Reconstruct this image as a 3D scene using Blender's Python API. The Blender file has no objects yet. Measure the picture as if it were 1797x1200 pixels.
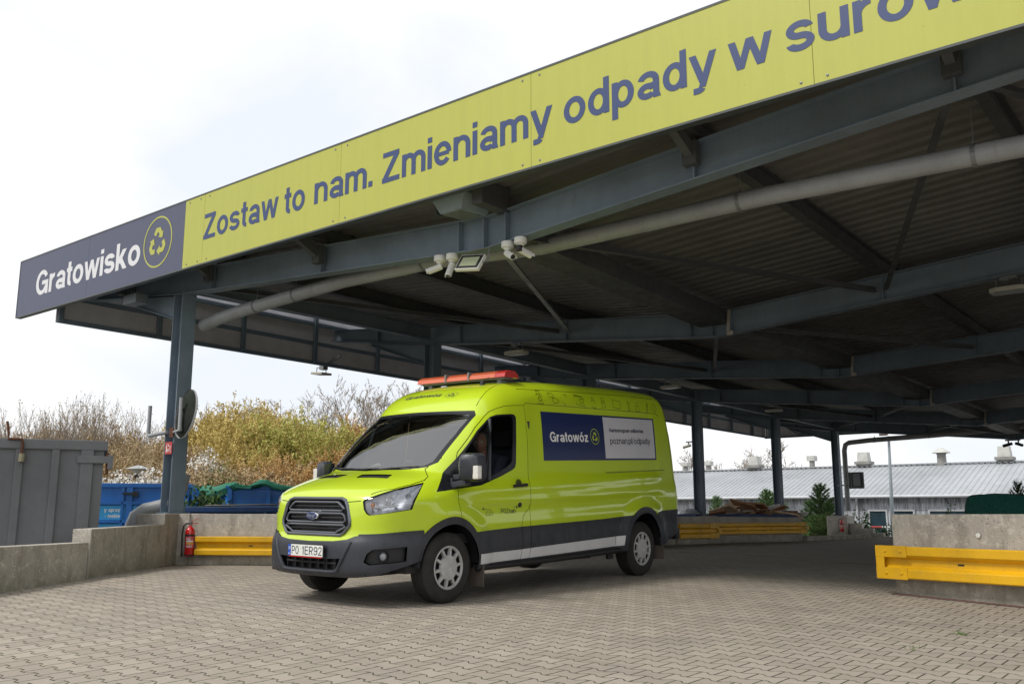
import bpy, bmesh, math, random
import numpy as np
from mathutils import Vector, Matrix
from mathutils.geometry import delaunay_2d_cdt
S = bpy.context.scene
COL = S.collection
PI = math.pi
random.seed(7)
# ---------------------------------------------------------------- camera
CAMZ, YAW, PIT, FPX = .88, math.radians(39.05), math.radians(10.35), 1626.0
cd = bpy.data.cameras.new('camera'); cam = bpy.data.objects.new('camera', cd); COL.objects.link(cam)
cam.location = (0, 0, CAMZ); cam.rotation_euler = (math.pi/2+PIT, 0, YAW)
cd.sensor_width = 36; cd.lens = 36*FPX/1797; cd.clip_end = 3000; cd.clip_start = .05
S.camera = cam
# ---------------------------------------------------------------- sky and sun
SUN_EL, SUN_AZ = math.radians(52), math.radians(203)   # azimuth measured from +Y clockwise
w = bpy.data.worlds.new('World'); S.world = w; w.use_nodes = True
nt = w.node_tree; N = nt.nodes; Lk = nt.links
bg = N['Background']
sky = N.new('ShaderNodeTexSky'); sky.sky_type = 'NISHITA'; sky.sun_disc = False; sky.sun_elevation = SUN_EL; sky.sun_rotation = SUN_AZ
sc = N.new('ShaderNodeVectorMath'); sc.operation = 'SCALE'; sc.inputs['Scale'].default_value = .10; Lk.new(sky.outputs[0], sc.inputs[0])
tc = N.new('ShaderNodeTexCoord'); mp = N.new('ShaderNodeMapping'); mp.inputs['Scale'].default_value = (1, 1, 2.2); Lk.new(tc.outputs['Generated'], mp.inputs[0])
no = N.new('ShaderNodeTexNoise'); no.inputs['Scale'].default_value = 2.3; no.inputs['Detail'].default_value = 6; no.inputs['Roughness'].default_value = .5; no.inputs['Distortion'].default_value = .4
Lk.new(mp.outputs[0], no.inputs[0])
rp = N.new('ShaderNodeValToRGB'); e = rp.color_ramp.elements
e[0].position = .36; e[0].color = (.83, .87, .93, 1); e[1].position = .50; e[1].color = (.985, .99, 1.0, 1)
Lk.new(no.outputs[0], rp.inputs[0])
mx = N.new('ShaderNodeMixRGB'); mx.inputs[0].default_value = .93; Lk.new(sc.outputs[0], mx.inputs[1]); Lk.new(rp.outputs[0], mx.inputs[2]); Lk.new(mx.outputs[0], bg.inputs[0])
bg.inputs[1].default_value = 1.13
sd = bpy.data.lights.new('sun', 'SUN'); sd.energy = 2.5; sd.angle = math.radians(14); sd.color = (1, .96, .90)
sun = bpy.data.objects.new('sun', sd); COL.objects.link(sun)
dv = Vector((math.sin(SUN_AZ)*math.cos(SUN_EL), math.cos(SUN_AZ)*math.cos(SUN_EL), math.sin(SUN_EL)))
sun.rotation_euler = dv.to_track_quat('Z', 'Y').to_euler()
vs = S.view_settings; vs.view_transform = 'Standard'; vs.look = 'None'; vs.exposure = 0; vs.gamma = 1
S.cycles.max_bounces = 7; S.cycles.transparent_max_bounces = 12
# ---------------------------------------------------------------- node helpers and materials
class NB:
    def __init__(s, nt): s.nt = nt; s.n = nt.nodes; s.l = nt.links
    def lk(s, a, i):
        if hasattr(a, 'is_output') or isinstance(a, bpy.types.NodeSocket): s.l.new(a, i)
        else: i.default_value = a
    def m(s, op, a, b=0.0, c=0.0):
        x = s.n.new('ShaderNodeMath'); x.operation = op; s.lk(a, x.inputs[0]); s.lk(b, x.inputs[1])
        if op in ('MULTIPLY_ADD', 'COMPARE', 'SMOOTH_MIN'): s.lk(c, x.inputs[2])
        return x.outputs[0]
    def mix(s, f, a, b, bt='MIX'):
        x = s.n.new('ShaderNodeMixRGB'); x.blend_type = bt; s.lk(f, x.inputs[0])
        for i, v in ((1, a), (2, b)):
            if isinstance(v, (tuple, list)): x.inputs[i].default_value = (*v[:3], 1)
            else: s.l.new(v, x.inputs[i])
        return x.outputs[0]
    def noise(s, vec, scale, detail=3, rough=.55, dist=0):
        x = s.n.new('ShaderNodeTexNoise'); x.inputs['Scale'].default_value = scale; x.inputs['Detail'].default_value = detail
        x.inputs['Roughness'].default_value = rough; x.inputs['Distortion'].default_value = dist; s.l.new(vec, x.inputs['Vector']); return x.outputs[0]
    def ramp(s, f, p0, p1, c0=0, c1=1):
        x = s.n.new('ShaderNodeMapRange'); s.lk(f, x.inputs[0]); x.inputs[1].default_value = p0; x.inputs[2].default_value = p1
        x.inputs[3].default_value = c0; x.inputs[4].default_value = c1; return x.outputs[0]
    def obj(s, scale=None):
        t = s.n.new('ShaderNodeTexCoord').outputs['Object']
        if scale is None: return t
        x = s.n.new('ShaderNodeMapping'); x.inputs['Scale'].default_value = scale; s.l.new(t, x.inputs[0]); return x.outputs[0]
    def pos(s, scale=None):
        t = s.n.new('ShaderNodeNewGeometry').outputs['Position']
        if scale is None: return t
        x = s.n.new('ShaderNodeMapping'); x.inputs['Scale'].default_value = scale; s.l.new(t, x.inputs[0]); return x.outputs[0]
    def bump(s, h, strength=.3, dist=.01):
        x = s.n.new('ShaderNodeBump'); x.inputs['Strength'].default_value = strength; x.inputs['Distance'].default_value = dist; s.l.new(h, x.inputs['Height']); return x.outputs[0]
MATS = {}
def mat(name, col=(.5, .5, .5), rough=.6, metal=0.0, var=.12, vs=3.0, coat=0.0, bump=0.0, bs=40.0, spec=.5, fn=None, alpha=None, trans=0):
    if name in MATS: return MATS[name]
    m = bpy.data.materials.new(name); m.use_nodes = True; b = NB(m.node_tree); p = m.node_tree.nodes['Principled BSDF']
    p.inputs['Roughness'].default_value = rough; p.inputs['Metallic'].default_value = metal; p.inputs['Specular IOR Level'].default_value = spec
    p.inputs['Coat Weight'].default_value = coat; p.inputs['Coat Roughness'].default_value = .04
    p.inputs['Base Color'].default_value = (*col, 1)
    if trans: p.inputs['Transmission Weight'].default_value = trans
    if var:
        n = b.noise(b.obj(), vs, 5, .6); f = b.ramp(n, .3, .7, 1-var, 1+var)
        x = b.n.new('ShaderNodeVectorMath'); x.operation = 'SCALE'; x.inputs[0].default_value = col; b.l.new(f, x.inputs['Scale']); b.l.new(x.outputs[0], p.inputs['Base Color'])
    if bump: b.l.new(b.bump(b.noise(b.obj(), bs, 4), bump, .01), p.inputs['Normal'])
    if fn: fn(b, p)
    MATS[name] = m; return m
# ---------------------------------------------------------------- mesh builder
class MB:
    def __init__(s): s.v = []; s.f = []; s.mi = []
    def add(s, vs, fs, mi=0):
        o = len(s.v); s.v += [tuple(v) for v in vs]; s.f += [tuple(o+i for i in f) for f in fs]; s.mi += [mi]*len(fs); return s
    def box(s, c, d, rz=0, mi=0, M=None):
        x, y, z = d[0]/2, d[1]/2, d[2]/2
        vs = [Vector((sx*x, sy*y, sz*z)) for sz in (-1, 1) for sy in (-1, 1) for sx in (-1, 1)]
        R = M if M is not None else Matrix.Rotation(rz, 3, 'Z')
        vs = [R@v+Vector(c) for v in vs]
        return s.add(vs, [(0, 2, 3, 1), (4, 5, 7, 6), (0, 1, 5, 4), (2, 6, 7, 3), (0, 4, 6, 2), (1, 3, 7, 5)], mi)
    def beam(s, a, b, wd, ht, mi=0, up=(0, 0, 1)):      # box from a to b
        a, b = Vector(a), Vector(b); d = (b-a).normalized(); u = Vector(up); r = d.cross(u).normalized(); u = r.cross(d)
        vs = [p+r*i*wd/2+u*j*ht/2 for p in (a, b) for i, j in ((-1, -1), (1, -1), (1, 1), (-1, 1))]
        return s.add(vs, [(3, 2, 1, 0), (4, 5, 6, 7), (0, 1, 5, 4), (1, 2, 6, 5), (2, 3, 7, 6), (3, 0, 4, 7)], mi)
    def ibeam(s, a, b, wd, ht, tf=.016, tw=.012, mi=0, ht2=None, up=(0, 0, 1)):    # a, b = bottom centre line; ht at a, ht2 at b
        a, b = Vector(a), Vector(b); ht2 = ht if ht2 is None else ht2; d = (b-a).normalized(); r = d.cross(Vector(up)).normalized(); u = Vector(up)
        for z0, z1, ww in ((lambda h: 0, lambda h: tf, wd), (lambda h: tf, lambda h: h-tf, tw), (lambda h: h-tf, lambda h: h, wd)):
            vs = [p+r*i*ww/2+u*z(h) for p, h in ((a, ht), (b, ht2)) for i, z in ((-1, z0), (1, z0), (1, z1), (-1, z1))]
            s.add(vs, [(3, 2, 1, 0), (4, 5, 6, 7), (0, 1, 5, 4), (1, 2, 6, 5), (2, 3, 7, 6), (3, 0, 4, 7)], mi)
        return s
    def prism(s, poly, z0, z1, mi=0):
        n = len(poly); f0 = z0 if callable(z0) else (lambda x, y: z0); f1_ = z1 if callable(z1) else (lambda x, y: z1)
        vs = [(x, y, f0(x, y)) for x, y in poly]+[(x, y, f1_(x, y)) for x, y in poly]
        return s.add(vs, [tuple(reversed(range(n))), tuple(range(n, 2*n))]+[(i, (i+1) % n, n+(i+1) % n, n+i) for i in range(n)], mi)
    def tube(s, pts, r, n=10, mi=0, cap=True):
        pts = [Vector(p) for p in pts]; rs = r if isinstance(r, (list, tuple)) else [r]*len(pts); vs = []; fs = []
        up = Vector((0, 0, 1)); pr = None
        for i, p in enumerate(pts):
            d = ((pts[min(i+1, len(pts)-1)]-pts[max(i-1, 0)])).normalized()
            if pr is None: pr = d.orthogonal().normalized() if abs(d.z) > .9 else d.cross(up).normalized()
            else: pr = (pr-d*pr.dot(d)).normalized()
            q = d.cross(pr)
            for k in range(n): a = 2*PI*k/n; vs.append(p+(pr*math.cos(a)+q*math.sin(a))*rs[i])
        for i in range(len(pts)-1):
            for k in range(n): fs.append((i*n+k, i*n+(k+1) % n, (i+1)*n+(k+1) % n, (i+1)*n+k))
        if cap: fs += [tuple(reversed(range(n))), tuple(range((len(pts)-1)*n, len(pts)*n))]
        return s.add(vs, fs, mi)
    def lathe(s, prof, c, ax=(0, 0, 1), n=24, mi=0):    # prof: (radius, height along axis)
        ax = Vector(ax).normalized(); p = ax.orthogonal().normalized(); q = ax.cross(p); c = Vector(c); vs = []; fs = []
        for r, h in prof:
            for k in range(n): a = 2*PI*k/n; vs.append(c+ax*h+(p*math.cos(a)+q*math.sin(a))*r)
        for i in range(len(prof)-1):
            for k in range(n): fs.append((i*n+k, i*n+(k+1) % n, (i+1)*n+(k+1) % n, (i+1)*n+k))
        return s.add(vs, fs, mi)
    def poly3(s, pts, mi=0): return s.add(pts, [tuple(range(len(pts)))], mi)
    def build(s, name, mats, parent=None, smooth=False, bevel=0, label=None, M=None):
        me = bpy.data.meshes.new(name); me.from_pydata([tuple(v) for v in s.v], [], s.f)
        if not isinstance(mats, (list, tuple)): mats = [mats]
        for m in mats: me.materials.append(m)
        me.polygons.foreach_set('material_index', s.mi)
        if smooth: me.polygons.foreach_set('use_smooth', [True]*len(me.polygons))
        me.update()
        bm = bmesh.new(); bm.from_mesh(me); bmesh.ops.recalc_face_normals(bm, faces=bm.faces)
        if bevel:
            bmesh.ops.remove_doubles(bm, verts=bm.verts, dist=1e-5)
            es = [e for e in bm.edges if len(e.link_faces) == 2 and e.calc_face_angle(0) > .5]
            bmesh.ops.bevel(bm, geom=es, offset=bevel, segments=2, profile=.7, affect='EDGES', clamp_overlap=True)
        bm.to_mesh(me); bm.free()
        if smooth:
            try: me.set_sharp_from_angle(angle=math.radians(38))
            except Exception: pass
        return link(name, me, parent, label, M)
def link(name, me, parent=None, label=None, M=None):
    o = bpy.data.objects.new(name, me); COL.objects.link(o)
    if M is not None: o.matrix_basis = M
    if parent is not None: attach(o, parent)
    if label: o['label'] = label
    return o
LOCALP = set()
def attach(o, p):
    o.parent = p
    root = p
    if root.name in LOCALP: LOCALP.add(o.name); return
    if p.type == 'EMPTY': o.matrix_parent_inverse = Matrix.Translation(-p.location)
    elif p.parent is not None or p.type == 'MESH': o.matrix_parent_inverse = Matrix.Identity(4)
def tag(o, label, cat, group=None, kind=None):
    if label: o['label'] = label
    if cat: o['category'] = cat
    if group: o['group'] = group
    if kind: o['kind'] = kind
    return o
def thing(name, label, cat, loc=(0, 0, 0), group=None, local=False, M=None):
    o = bpy.data.objects.new(name, None); COL.objects.link(o); o.empty_display_size = .2
    if M is not None: o.matrix_basis = M
    else: o.location = loc
    if local: LOCALP.add(o.name)
    return tag(o, label, cat, group)
def copy_tree(o, parent=None):
    c = o.copy(); COL.objects.link(c)
    if parent is not None: c.parent = parent
    for ch in o.children: copy_tree(ch, c)
    return c
def ground(name, mb, m, smooth=False):
    o = mb.build(name, m, smooth=smooth); o['kind'] = 'structure'; return o
# text and line art as flat meshes in 2D, mapped by a function
def text2d(txt, bold=0.0, shear=0.0, spacing=1.0):
    c = bpy.data.curves.new('t', 'FONT'); c.body = txt; c.offset = bold; c.shear = shear; c.space_character = spacing; c.resolution_u = 5; c.fill_mode = 'FRONT'
    o = bpy.data.objects.new('t', c); COL.objects.link(o); bpy.context.view_layer.update()
    me = bpy.data.meshes.new_from_object(o.evaluated_get(bpy.context.evaluated_depsgraph_get()))
    v = [(p.co.x, p.co.y) for p in me.vertices]; f = [tuple(p.vertices) for p in me.polygons]
    bpy.data.objects.remove(o); bpy.data.meshes.remove(me); bpy.data.curves.remove(c)
    return v, f
def text_fit(mb, txt, x0, x1, y0, y1, fn, mi=0, bold=.02, ref=None, shear=0.0, spacing=1.0):
    """fit txt so that its ink spans x0..x1; the height of the reference string 'ref' (or of the text) spans y0..y1"""
    v, f = text2d(txt, bold, shear, spacing); ax = min(p[0] for p in v); bx = max(p[0] for p in v)
    rv = text2d(ref, bold)[0] if ref else v
    ay = min(p[1] for p in rv); by = max(p[1] for p in rv)
    mb.add([fn(x0+(p[0]-ax)/(bx-ax)*(x1-x0), y0+(p[1]-ay)/(by-ay)*(y1-y0)) for p in v], f, mi)
def recycle(mb, cx, cy, r, fn, mi=0, flip=1):
    for k in range(3):
        a = math.radians(90+120*k)
        def T(x, y): 
            X, Y = x*math.cos(a-PI/2)-y*math.sin(a-PI/2), x*math.sin(a-PI/2)+y*math.cos(a-PI/2)
            return fn(cx+flip*X*r, cy+Y*r)
        # folded band at the top corner
        mb.add([T(*p) for p in [(-.62, .10), (-.33, -.07), (-.10, .34), (-.27, .62), (-.30, .68)]], [(0, 1, 2, 3, 4)], mi)
        mb.add([T(*p) for p in [(-.27, .70), (-.05, .36), (.06, .56), (.20, .78), (.16, .90), (-.16, .90)]], [(0, 1, 2, 3, 4, 5)], mi)
        mb.add([T(*p) for p in [(.23, .76), (.12, .55), (.02, .50), (.42, .28), (.66, .62), (.50, .56), (.36, .78)]], [(0, 1, 2, 3, 4, 5, 6)], mi)
def ring2d(mb, cx, cy, rx, ry, t, fn, mi=0, n=40):
    vs = []
    for k in range(n):
        a = 2*PI*k/n; vs += [fn(cx+rx*math.cos(a), cy+ry*math.sin(a)), fn(cx+(rx-t)*math.cos(a), cy+(ry-t)*math.sin(a))]
    mb.add(vs, [(2*k, 2*((k+1) % n), 2*((k+1) % n)+1, 2*k+1) for k in range(n)], mi)
def line2d(mb, pts, t, fn, mi=0, closed=False):
    P = list(pts)+([pts[0]] if closed else [])
    for (ax, ay), (bx, by) in zip(P[:-1], P[1:]):
        L = math.hypot(bx-ax, by-ay) or 1; dx, dy = -(by-ay)/L*t/2, (bx-ax)/L*t/2
        mb.add([fn(ax+dx, ay+dy), fn(bx+dx, by+dy), fn(bx-dx, by-dy), fn(ax-dx, ay-dy)], [(0, 1, 2, 3)], mi)
# ---------------------------------------------------------------- van placement and the ground surface
def _axes(yaw, pi):
    F = np.array([-np.sin(yaw)*np.cos(pi), np.cos(yaw)*np.cos(pi), np.sin(pi)]); R = np.array([np.cos(yaw), np.sin(yaw), 0]); return np.stack([R, np.cross(R, F), F], 1)
VM = _axes(YAW, PIT)@_axes(math.radians(38.73), math.radians(8.89)).T       # the ramp the van stands on tilts by about 1.5 degrees
def ramp_pt(x, y, z=0.0): return VM@(np.array([x, y, z])-np.array([0, 0, 1.14]))+np.array([0, 0, CAMZ])
_n = VM@np.array([0, 0, 1.]); _p0 = ramp_pt(0, 0)
def G(x, y):
    d = -x*math.sin(YAW)+y*math.cos(YAW)
    pl = lambda x, y: _p0[2]-(_n[0]*(x-_p0[0])+_n[1]*(y-_p0[1]))/_n[2]
    if d <= 12.6: return pl(x, y)
    k = 12.6/d; t = min(1, (d-12.6)/8); t = t*t*(3-2*t); return pl(x*k, y*k)*(1-t)
# ---------------------------------------------------------------- plain grotesque lettering, built from strokes and merged
def glyph(ch, v, h):
    Q = []; hv, hh = v/2, h/2; X, CH = .53, .72
    def st(x, y0, y1): Q.append([(x-hv, y0), (x+hv, y0), (x+hv, y1), (x-hv, y1)])
    def bar(y, x0, x1, t=None): t = hh if t is None else t/2; Q.append([(x0, y-t), (x1, y-t), (x1, y+t), (x0, y+t)])
    def para(x0, y0, x1, y1, w=None): w = (v*1.06 if w is None else w)/2; Q.append([(x0-w, y0), (x0+w, y0), (x1+w, y1), (x1-w, y1)])
    def arc(cx, cy, rx, ry, a0, a1):
        n = max(4, int(abs(a1-a0)/13)); P = []
        for i in range(n+1):
            a = math.radians(a0+(a1-a0)*i/n); c, s = math.cos(a), math.sin(a); P.append(((cx+(rx+hv)*c, cy+(ry+hh)*s), (cx+(rx-hv)*c, cy+(ry-hh)*s)))
        for (a, b), (c, d) in zip(P[:-1], P[1:]): Q.append([b, a, c, d])
    xt = X-hh; rb = (X-h)/2; cm = X/2; L = hv+.005
    if ch in 'oó': arc(L+.20, cm, .20, rb+.006, 0, 360); w = 2*L+.40
    if ch == 'ó': para(L+.16, .59, L+.27, .73)
    elif ch == 'n': st(L, 0, X); arc(L+.18, xt-.165, .18, .165, 0, 180); st(L+.36, 0, xt-.165); w = 2*L+.36
    elif ch == 'm': st(L, 0, X); arc(L+.155, xt-.14, .155, .14, 0, 180); st(L+.31, 0, xt-.14); arc(L+.465, xt-.14, .155, .14, 0, 180); st(L+.62, 0, xt-.14); w = 2*L+.62
    elif ch == 'u': st(L, hh+.165, X); arc(L+.18, hh+.165, .18, .165, 180, 360); st(L+.36, 0, X); w = 2*L+.36
    elif ch == 'r': st(L, 0, X); arc(L+.21, xt-.19, .21, .19, 88, 180); w = L+.25
    elif ch == 'a': st(L+.36, 0, xt-.13); arc(L+.19, xt-.125, .17, .125, 0, 165); arc(L+.16, .155, .145, .155-hh, 20, 330); bar(.155+.155-hh, L+.16, L+.36, h*.9); w = 2*L+.375; Q.append([(L+.36, 0), (L+.36+hv+.03, 0), (L+.36+hv, .1), (L+.36, .1)])
    elif ch == 't': st(.14, .14, .69); bar(xt, .0, .29); arc(.14+.11, .14, .11, .14-hh, 180, 275); w = .29
    elif ch == 'w': u_ = v*.92; para(.06, X, .20, 0, u_); para(.20, 0, .37, X, u_); para(.37, X, .54, 0, u_); para(.54, 0, .68, X, u_); w = .74
    elif ch == 'i': st(L, 0, X); st(L, .60, .72); w = 2*L
    elif ch == 'l': st(L, 0, CH); w = 2*L
    elif ch == 'k': st(L, 0, CH); para(L+.03, .17, L+.31, X, v*1.25); para(L+.13, .30, L+.36, 0, v*1.2); w = L+.36+hv
    elif ch == 's': arc(L+.175, cm+rb/2, .165, rb/2, 12, 270); arc(L+.175, cm-rb/2, .175, rb/2, -168, 90); w = 2*L+.35
    elif ch == 'e': arc(L+.195, cm, .195, rb+.006, 0, 322); bar(cm-.005, L, L+.39, h*.8); w = 2*L+.39
    elif ch == 'c': arc(L+.195, cm, .195, rb+.006, 38, 322); w = 2*L+.36
    elif ch == 'd': arc(L+.18, cm, .18, rb+.004, 0, 360); st(L+.37, 0, CH); w = 2*L+.37
    elif ch == 'b': arc(L+.19, cm, .18, rb+.004, 0, 360); st(L, 0, CH); w = 2*L+.37
    elif ch == 'p': arc(L+.19, cm, .18, rb+.004, 0, 360); st(L, -.20, X); w = 2*L+.37
    elif ch == 'g': arc(L+.18, cm, .18, rb+.004, 0, 360); st(L+.37, -.05, X); arc(L+.185, -.05, .185, .10, 190, 360); w = 2*L+.37
    elif ch == 'y': para(.065, X, .265, .0); para(.485, X, .245, -.10); arc(.17, -.09, .085, .055, 265, 350); bar(-.145, .07, .17); w = .55
    elif ch == 'z': bar(xt, .03, .43); bar(hh, .02, .44); para(.105, h*.8, .355, X-h*.8, v*1.25); w = .46
    elif ch == 'Z': bar(CH-hh, .04, .58); bar(hh, .02, .60); para(.115, h*.8, .50, CH-h*.8, v*1.3); w = .62
    elif ch == 'G': arc(L+.27, .36, .27, .36-hh+.006, 32, 335); bar(.345, L+.27, L+.55, h*.95); st(L+.55, 0, .345+h*.47); w = 2*L+.555
    elif ch == 'H': st(L, 0, CH); st(L+.46, 0, CH); bar(.37, L, L+.46); w = 2*L+.46
    elif ch == 'P': st(L, 0, CH); bar(CH-hh, L, L+.26); bar(.31, L, L+.26); arc(L+.25, (CH-hh+.31)/2, .17, (CH-hh-.31)/2, -90, 90); w = 2*L+.42
    elif ch == 'R': st(L, 0, CH); bar(CH-hh, L, L+.26); bar(.34, L, L+.26); arc(L+.25, (CH-hh+.34)/2, .16, (CH-hh-.34)/2, -90, 90); para(L+.22, .34, L+.40, 0); w = 2*L+.42
    elif ch == 'E': st(L, 0, CH); bar(CH-hh, L, L+.40); bar(.37, L, L+.36); bar(hh, L, L+.41); w = L+.44
    elif ch == 'O': arc(L+.23, .36, .23, .36-hh, 0, 360); w = 2*L+.46
    elif ch == 'L': st(L, 0, CH); bar(hh, L, L+.38); w = L+.40
    elif ch == 'F': st(L, 0, CH); bar(CH-hh, L, L+.40); bar(.37, L, L+.34); w = L+.42
    elif ch == '1': st(L+.17, 0, CH); para(L, .53, L+.17, .66); w = 2*L+.22
    elif ch == '2': arc(L+.19, .52, .19, .20-hh, 0, 175); para(L+.03, h*.9, L+.36, .46); bar(hh, L-.03, L+.41); w = 2*L+.40
    elif ch == '9': arc(L+.20, .50, .20, .22-hh, 0, 360); arc(L+.20, .25, .20, .25-hh, 195, 360); st(L+.40, .25, .50); w = 2*L+.40
    elif ch == 'N': st(L, 0, CH); st(L+.44, 0, CH); para(L+.01, CH, L+.43, 0); w = 2*L+.44
    elif ch == '.': st(L, 0, v); w = 2*L
    elif ch == ':': st(L, 0, v); st(L, X-v, X); w = 2*L
    elif ch == '/': para(.05, -.02, .26, .74, v*.8); w = .32
    elif ch == 'ę': arc(L+.195, cm, .195, rb+.006, 0, 322); bar(cm-.005, L, L+.39, h*.8); arc(L+.30, -.04, .07, .06, 90, 280); w = 2*L+.39
    elif ch == ',': st(L, 0, v); para(L+.02, 0, L-.02, -.13, v*.7); w = 2*L
    elif ch == '-': bar(.26, .02, .28); w = .30
    elif ch == ' ': w = .24
    return Q, w
_GC = {}
def union2d(Q):
    vs, fs = [], []
    for q in Q:
        if sum(q[i][0]*q[(i+1) % len(q)][1]-q[(i+1) % len(q)][0]*q[i][1] for i in range(len(q))) < 0: q = q[::-1]
        fs.append(list(range(len(vs), len(vs)+len(q)))); vs += [Vector(p) for p in q]
    o = delaunay_2d_cdt(vs, [], fs, 1, 1e-4); return [(p.x, p.y) for p in o[0]], [tuple(f) for f, src in zip(o[2], o[5]) if len(src)]
def gmesh(ch, v, h):
    k = (ch, v, h)
    if k not in _GC:
        Q, w = glyph(ch, v, h); a, f = union2d(Q) if Q else ([], []); _GC[k] = (a, f, w)
    return _GC[k]
def htext(mb, txt, x0, x1, y0, cap, fn, mi=0, v=.135, h=.115, gap=.055, shear=0.0):
    """text whose ink spans x0..x1, baseline y0, capital height cap"""
    x = 0; V_, F_ = [], []
    for ch in txt:
        a, f, w = gmesh(ch, v, h); o = len(V_); V_ += [(p[0]+x+shear*p[1], p[1]) for p in a]; F_ += [tuple(o+i for i in q) for q in f]; x += w+gap
    ax = min(p[0] for p in V_); bx = max(p[0] for p in V_)
    mb.add([fn(x0+(p[0]-ax)/(bx-ax)*(x1-x0), y0+p[1]/.72*cap) for p in V_], F_, mi)

def recycle(mb, cx, cy, r, fn, mi=0):
    """three folded arrows chasing each other round a triangle"""
    Q = []; P_ = [(-.27, .41), (-.13, .65), (.13, .65), (.26, .43)]; hw = .125
    def quad(a, b):
        L = math.hypot(b[0]-a[0], b[1]-a[1]); dx, dy = (b[1]-a[1])/L*hw, -(b[0]-a[0])/L*hw; return [(a[0]-dx, a[1]-dy), (a[0]+dx, a[1]+dy), (b[0]+dx, b[1]+dy), (b[0]-dx, b[1]-dy)]
    qs = [quad(a, b) for a, b in zip(P_[:-1], P_[1:])]+[[(-.245, .72), (-.05, .60), (-.13, .775)], [(.245, .72), (.13, .775), (.05, .60)]]
    dx, dy = .509, -.861; hx, hy = P_[-1]; qs.append([(hx+dy*.27, hy-dx*.27), (hx+dx*.29, hy+dy*.29), (hx-dy*.27, hy+dx*.27)])
    for k in range(3):
        a = math.radians(120*k); c, s_ = math.cos(a), math.sin(a)
        for q in qs: Q.append([(x*c-y*s_, x*s_+y*c) for x, y in q])
    a_, b_ = union2d(Q); mb.add([fn(cx+x*r*1.12, cy+y*r*1.12) for x, y in a_], b_, mi)
# ---------------------------------------------------------------- materials of the setting
def paving_fn(b, p):
    g = b.pos(); sp = b.n.new('ShaderNodeSeparateXYZ'); b.l.new(g, sp.inputs[0]); x, y = sp.outputs[0], sp.outputs[1]
    Lb, h, A = PAV_L, PAV_H, PAV_A
    yb = b.m('DIVIDE', y, h); i = b.m('ROUND', yb); par = b.m('MODULO', b.m('ABSOLUTE', i), 2.0)
    ph = b.m('SUBTRACT', b.m('DIVIDE', x, Lb), b.m('MULTIPLY', par, .5))
    wv = b.m('COSINE', b.m('MULTIPLY', ph, 2*PI)); wv = b.m('MULTIPLY', wv, 1.9); wv = b.m('MINIMUM', b.m('MAXIMUM', wv, -1.0), 1.0)
    bd = b.m('MULTIPLY_ADD', wv, A, b.m('MULTIPLY', i, h)); dv_ = b.m('SUBTRACT', y, bd); d1 = b.m('ABSOLUTE', dv_)
    up = b.m('GREATER_THAN', dv_, 0.0); row = b.m('ADD', i, b.m('SUBTRACT', up, 1.0))      # row between boundary row and row+1
    pr = b.m('MODULO', b.m('ABSOLUTE', b.m('ADD', row, 1.0)), 2.0); ub = b.m('SUBTRACT', b.m('DIVIDE', x, Lb), b.m('MULTIPLY', pr, .5))
    d2 = b.m('MULTIPLY', b.m('ABSOLUTE', b.m('SUBTRACT', ub, b.m('ROUND', ub))), Lb)
    d = b.m('MINIMUM', d1, d2)
    cid = b.n.new('ShaderNodeCombineXYZ'); b.l.new(b.m('FLOOR', ub), cid.inputs[0]); b.l.new(row, cid.inputs[1])
    wn = b.n.new('ShaderNodeTexWhiteNoise'); wn.noise_dimensions = '2D'; b.l.new(cid.outputs[0], wn.inputs['Vector'])
    wob = b.ramp(b.noise(g, 30, 3),   .3, .7, .0028, .0075)
    jm = b.ramp(b.m('DIVIDE', d, wob), .7, 1.5, 1, 0)                        # 1 in the joint
    base = b.mix(wn.outputs['Value'], (.27, .232, .188), (.385, .335, .275))
    big = b.noise(g, .55, 5, .6); base = b.mix(b.ramp(big, .35, .7, 0, .55), base, (.235, .215, .18))
    med = b.noise(g, 7, 6, .7); base = b.mix(b.ramp(med, .45, .75, 0, .35), base, (.24, .21, .17))
    grit = b.noise(g, 260, 3, .8); base = b.mix(b.ramp(grit, .3, .75, 0, .38), base, (.42, .37, .31)); g2 = b.noise(g, 420, 2, .8); base = b.mix(b.ramp(g2, .52, .72, 0, .55), base, (.15, .13, .11))
    st = b.noise(b.pos((.35, 1.3, 1)), 1.2, 5, .65); base = b.mix(b.ramp(st, .56, .72, 0, .4), base, (.12, .11, .10))
    vo = b.n.new('ShaderNodeTexVoronoi'); vo.inputs['Scale'].default_value = .42; b.l.new(b.noise(g, 0, 0) if 0 else g, vo.inputs['Vector']); sp2 = b.m('ADD', vo.outputs['Distance'], b.m('MULTIPLY', b.noise(g, 5, 4, .6), .22)); base = b.mix(b.ramp(sp2, .17, .25, .45, 0), base, (.10, .09, .08))
    moss = b.noise(g, 1.7, 4, .6); jc = b.mix(b.ramp(moss, .42, .60), (.030, .024, .018), (.055, .060, .014))
    col = b.mix(jm, base, jc); b.l.new(col, p.inputs['Base Color'])
    hgt = b.m('ADD', b.ramp(d, .001, .010, 0, 1), b.m('MULTIPLY', grit, .22)); b.l.new(b.bump(hgt, .55, .006), p.inputs['Normal'])
PAV_L, PAV_H, PAV_A = .20, .165, .019
M_PAV = mat('concrete_block_paving', rough=.88, var=0, fn=paving_fn)
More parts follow.
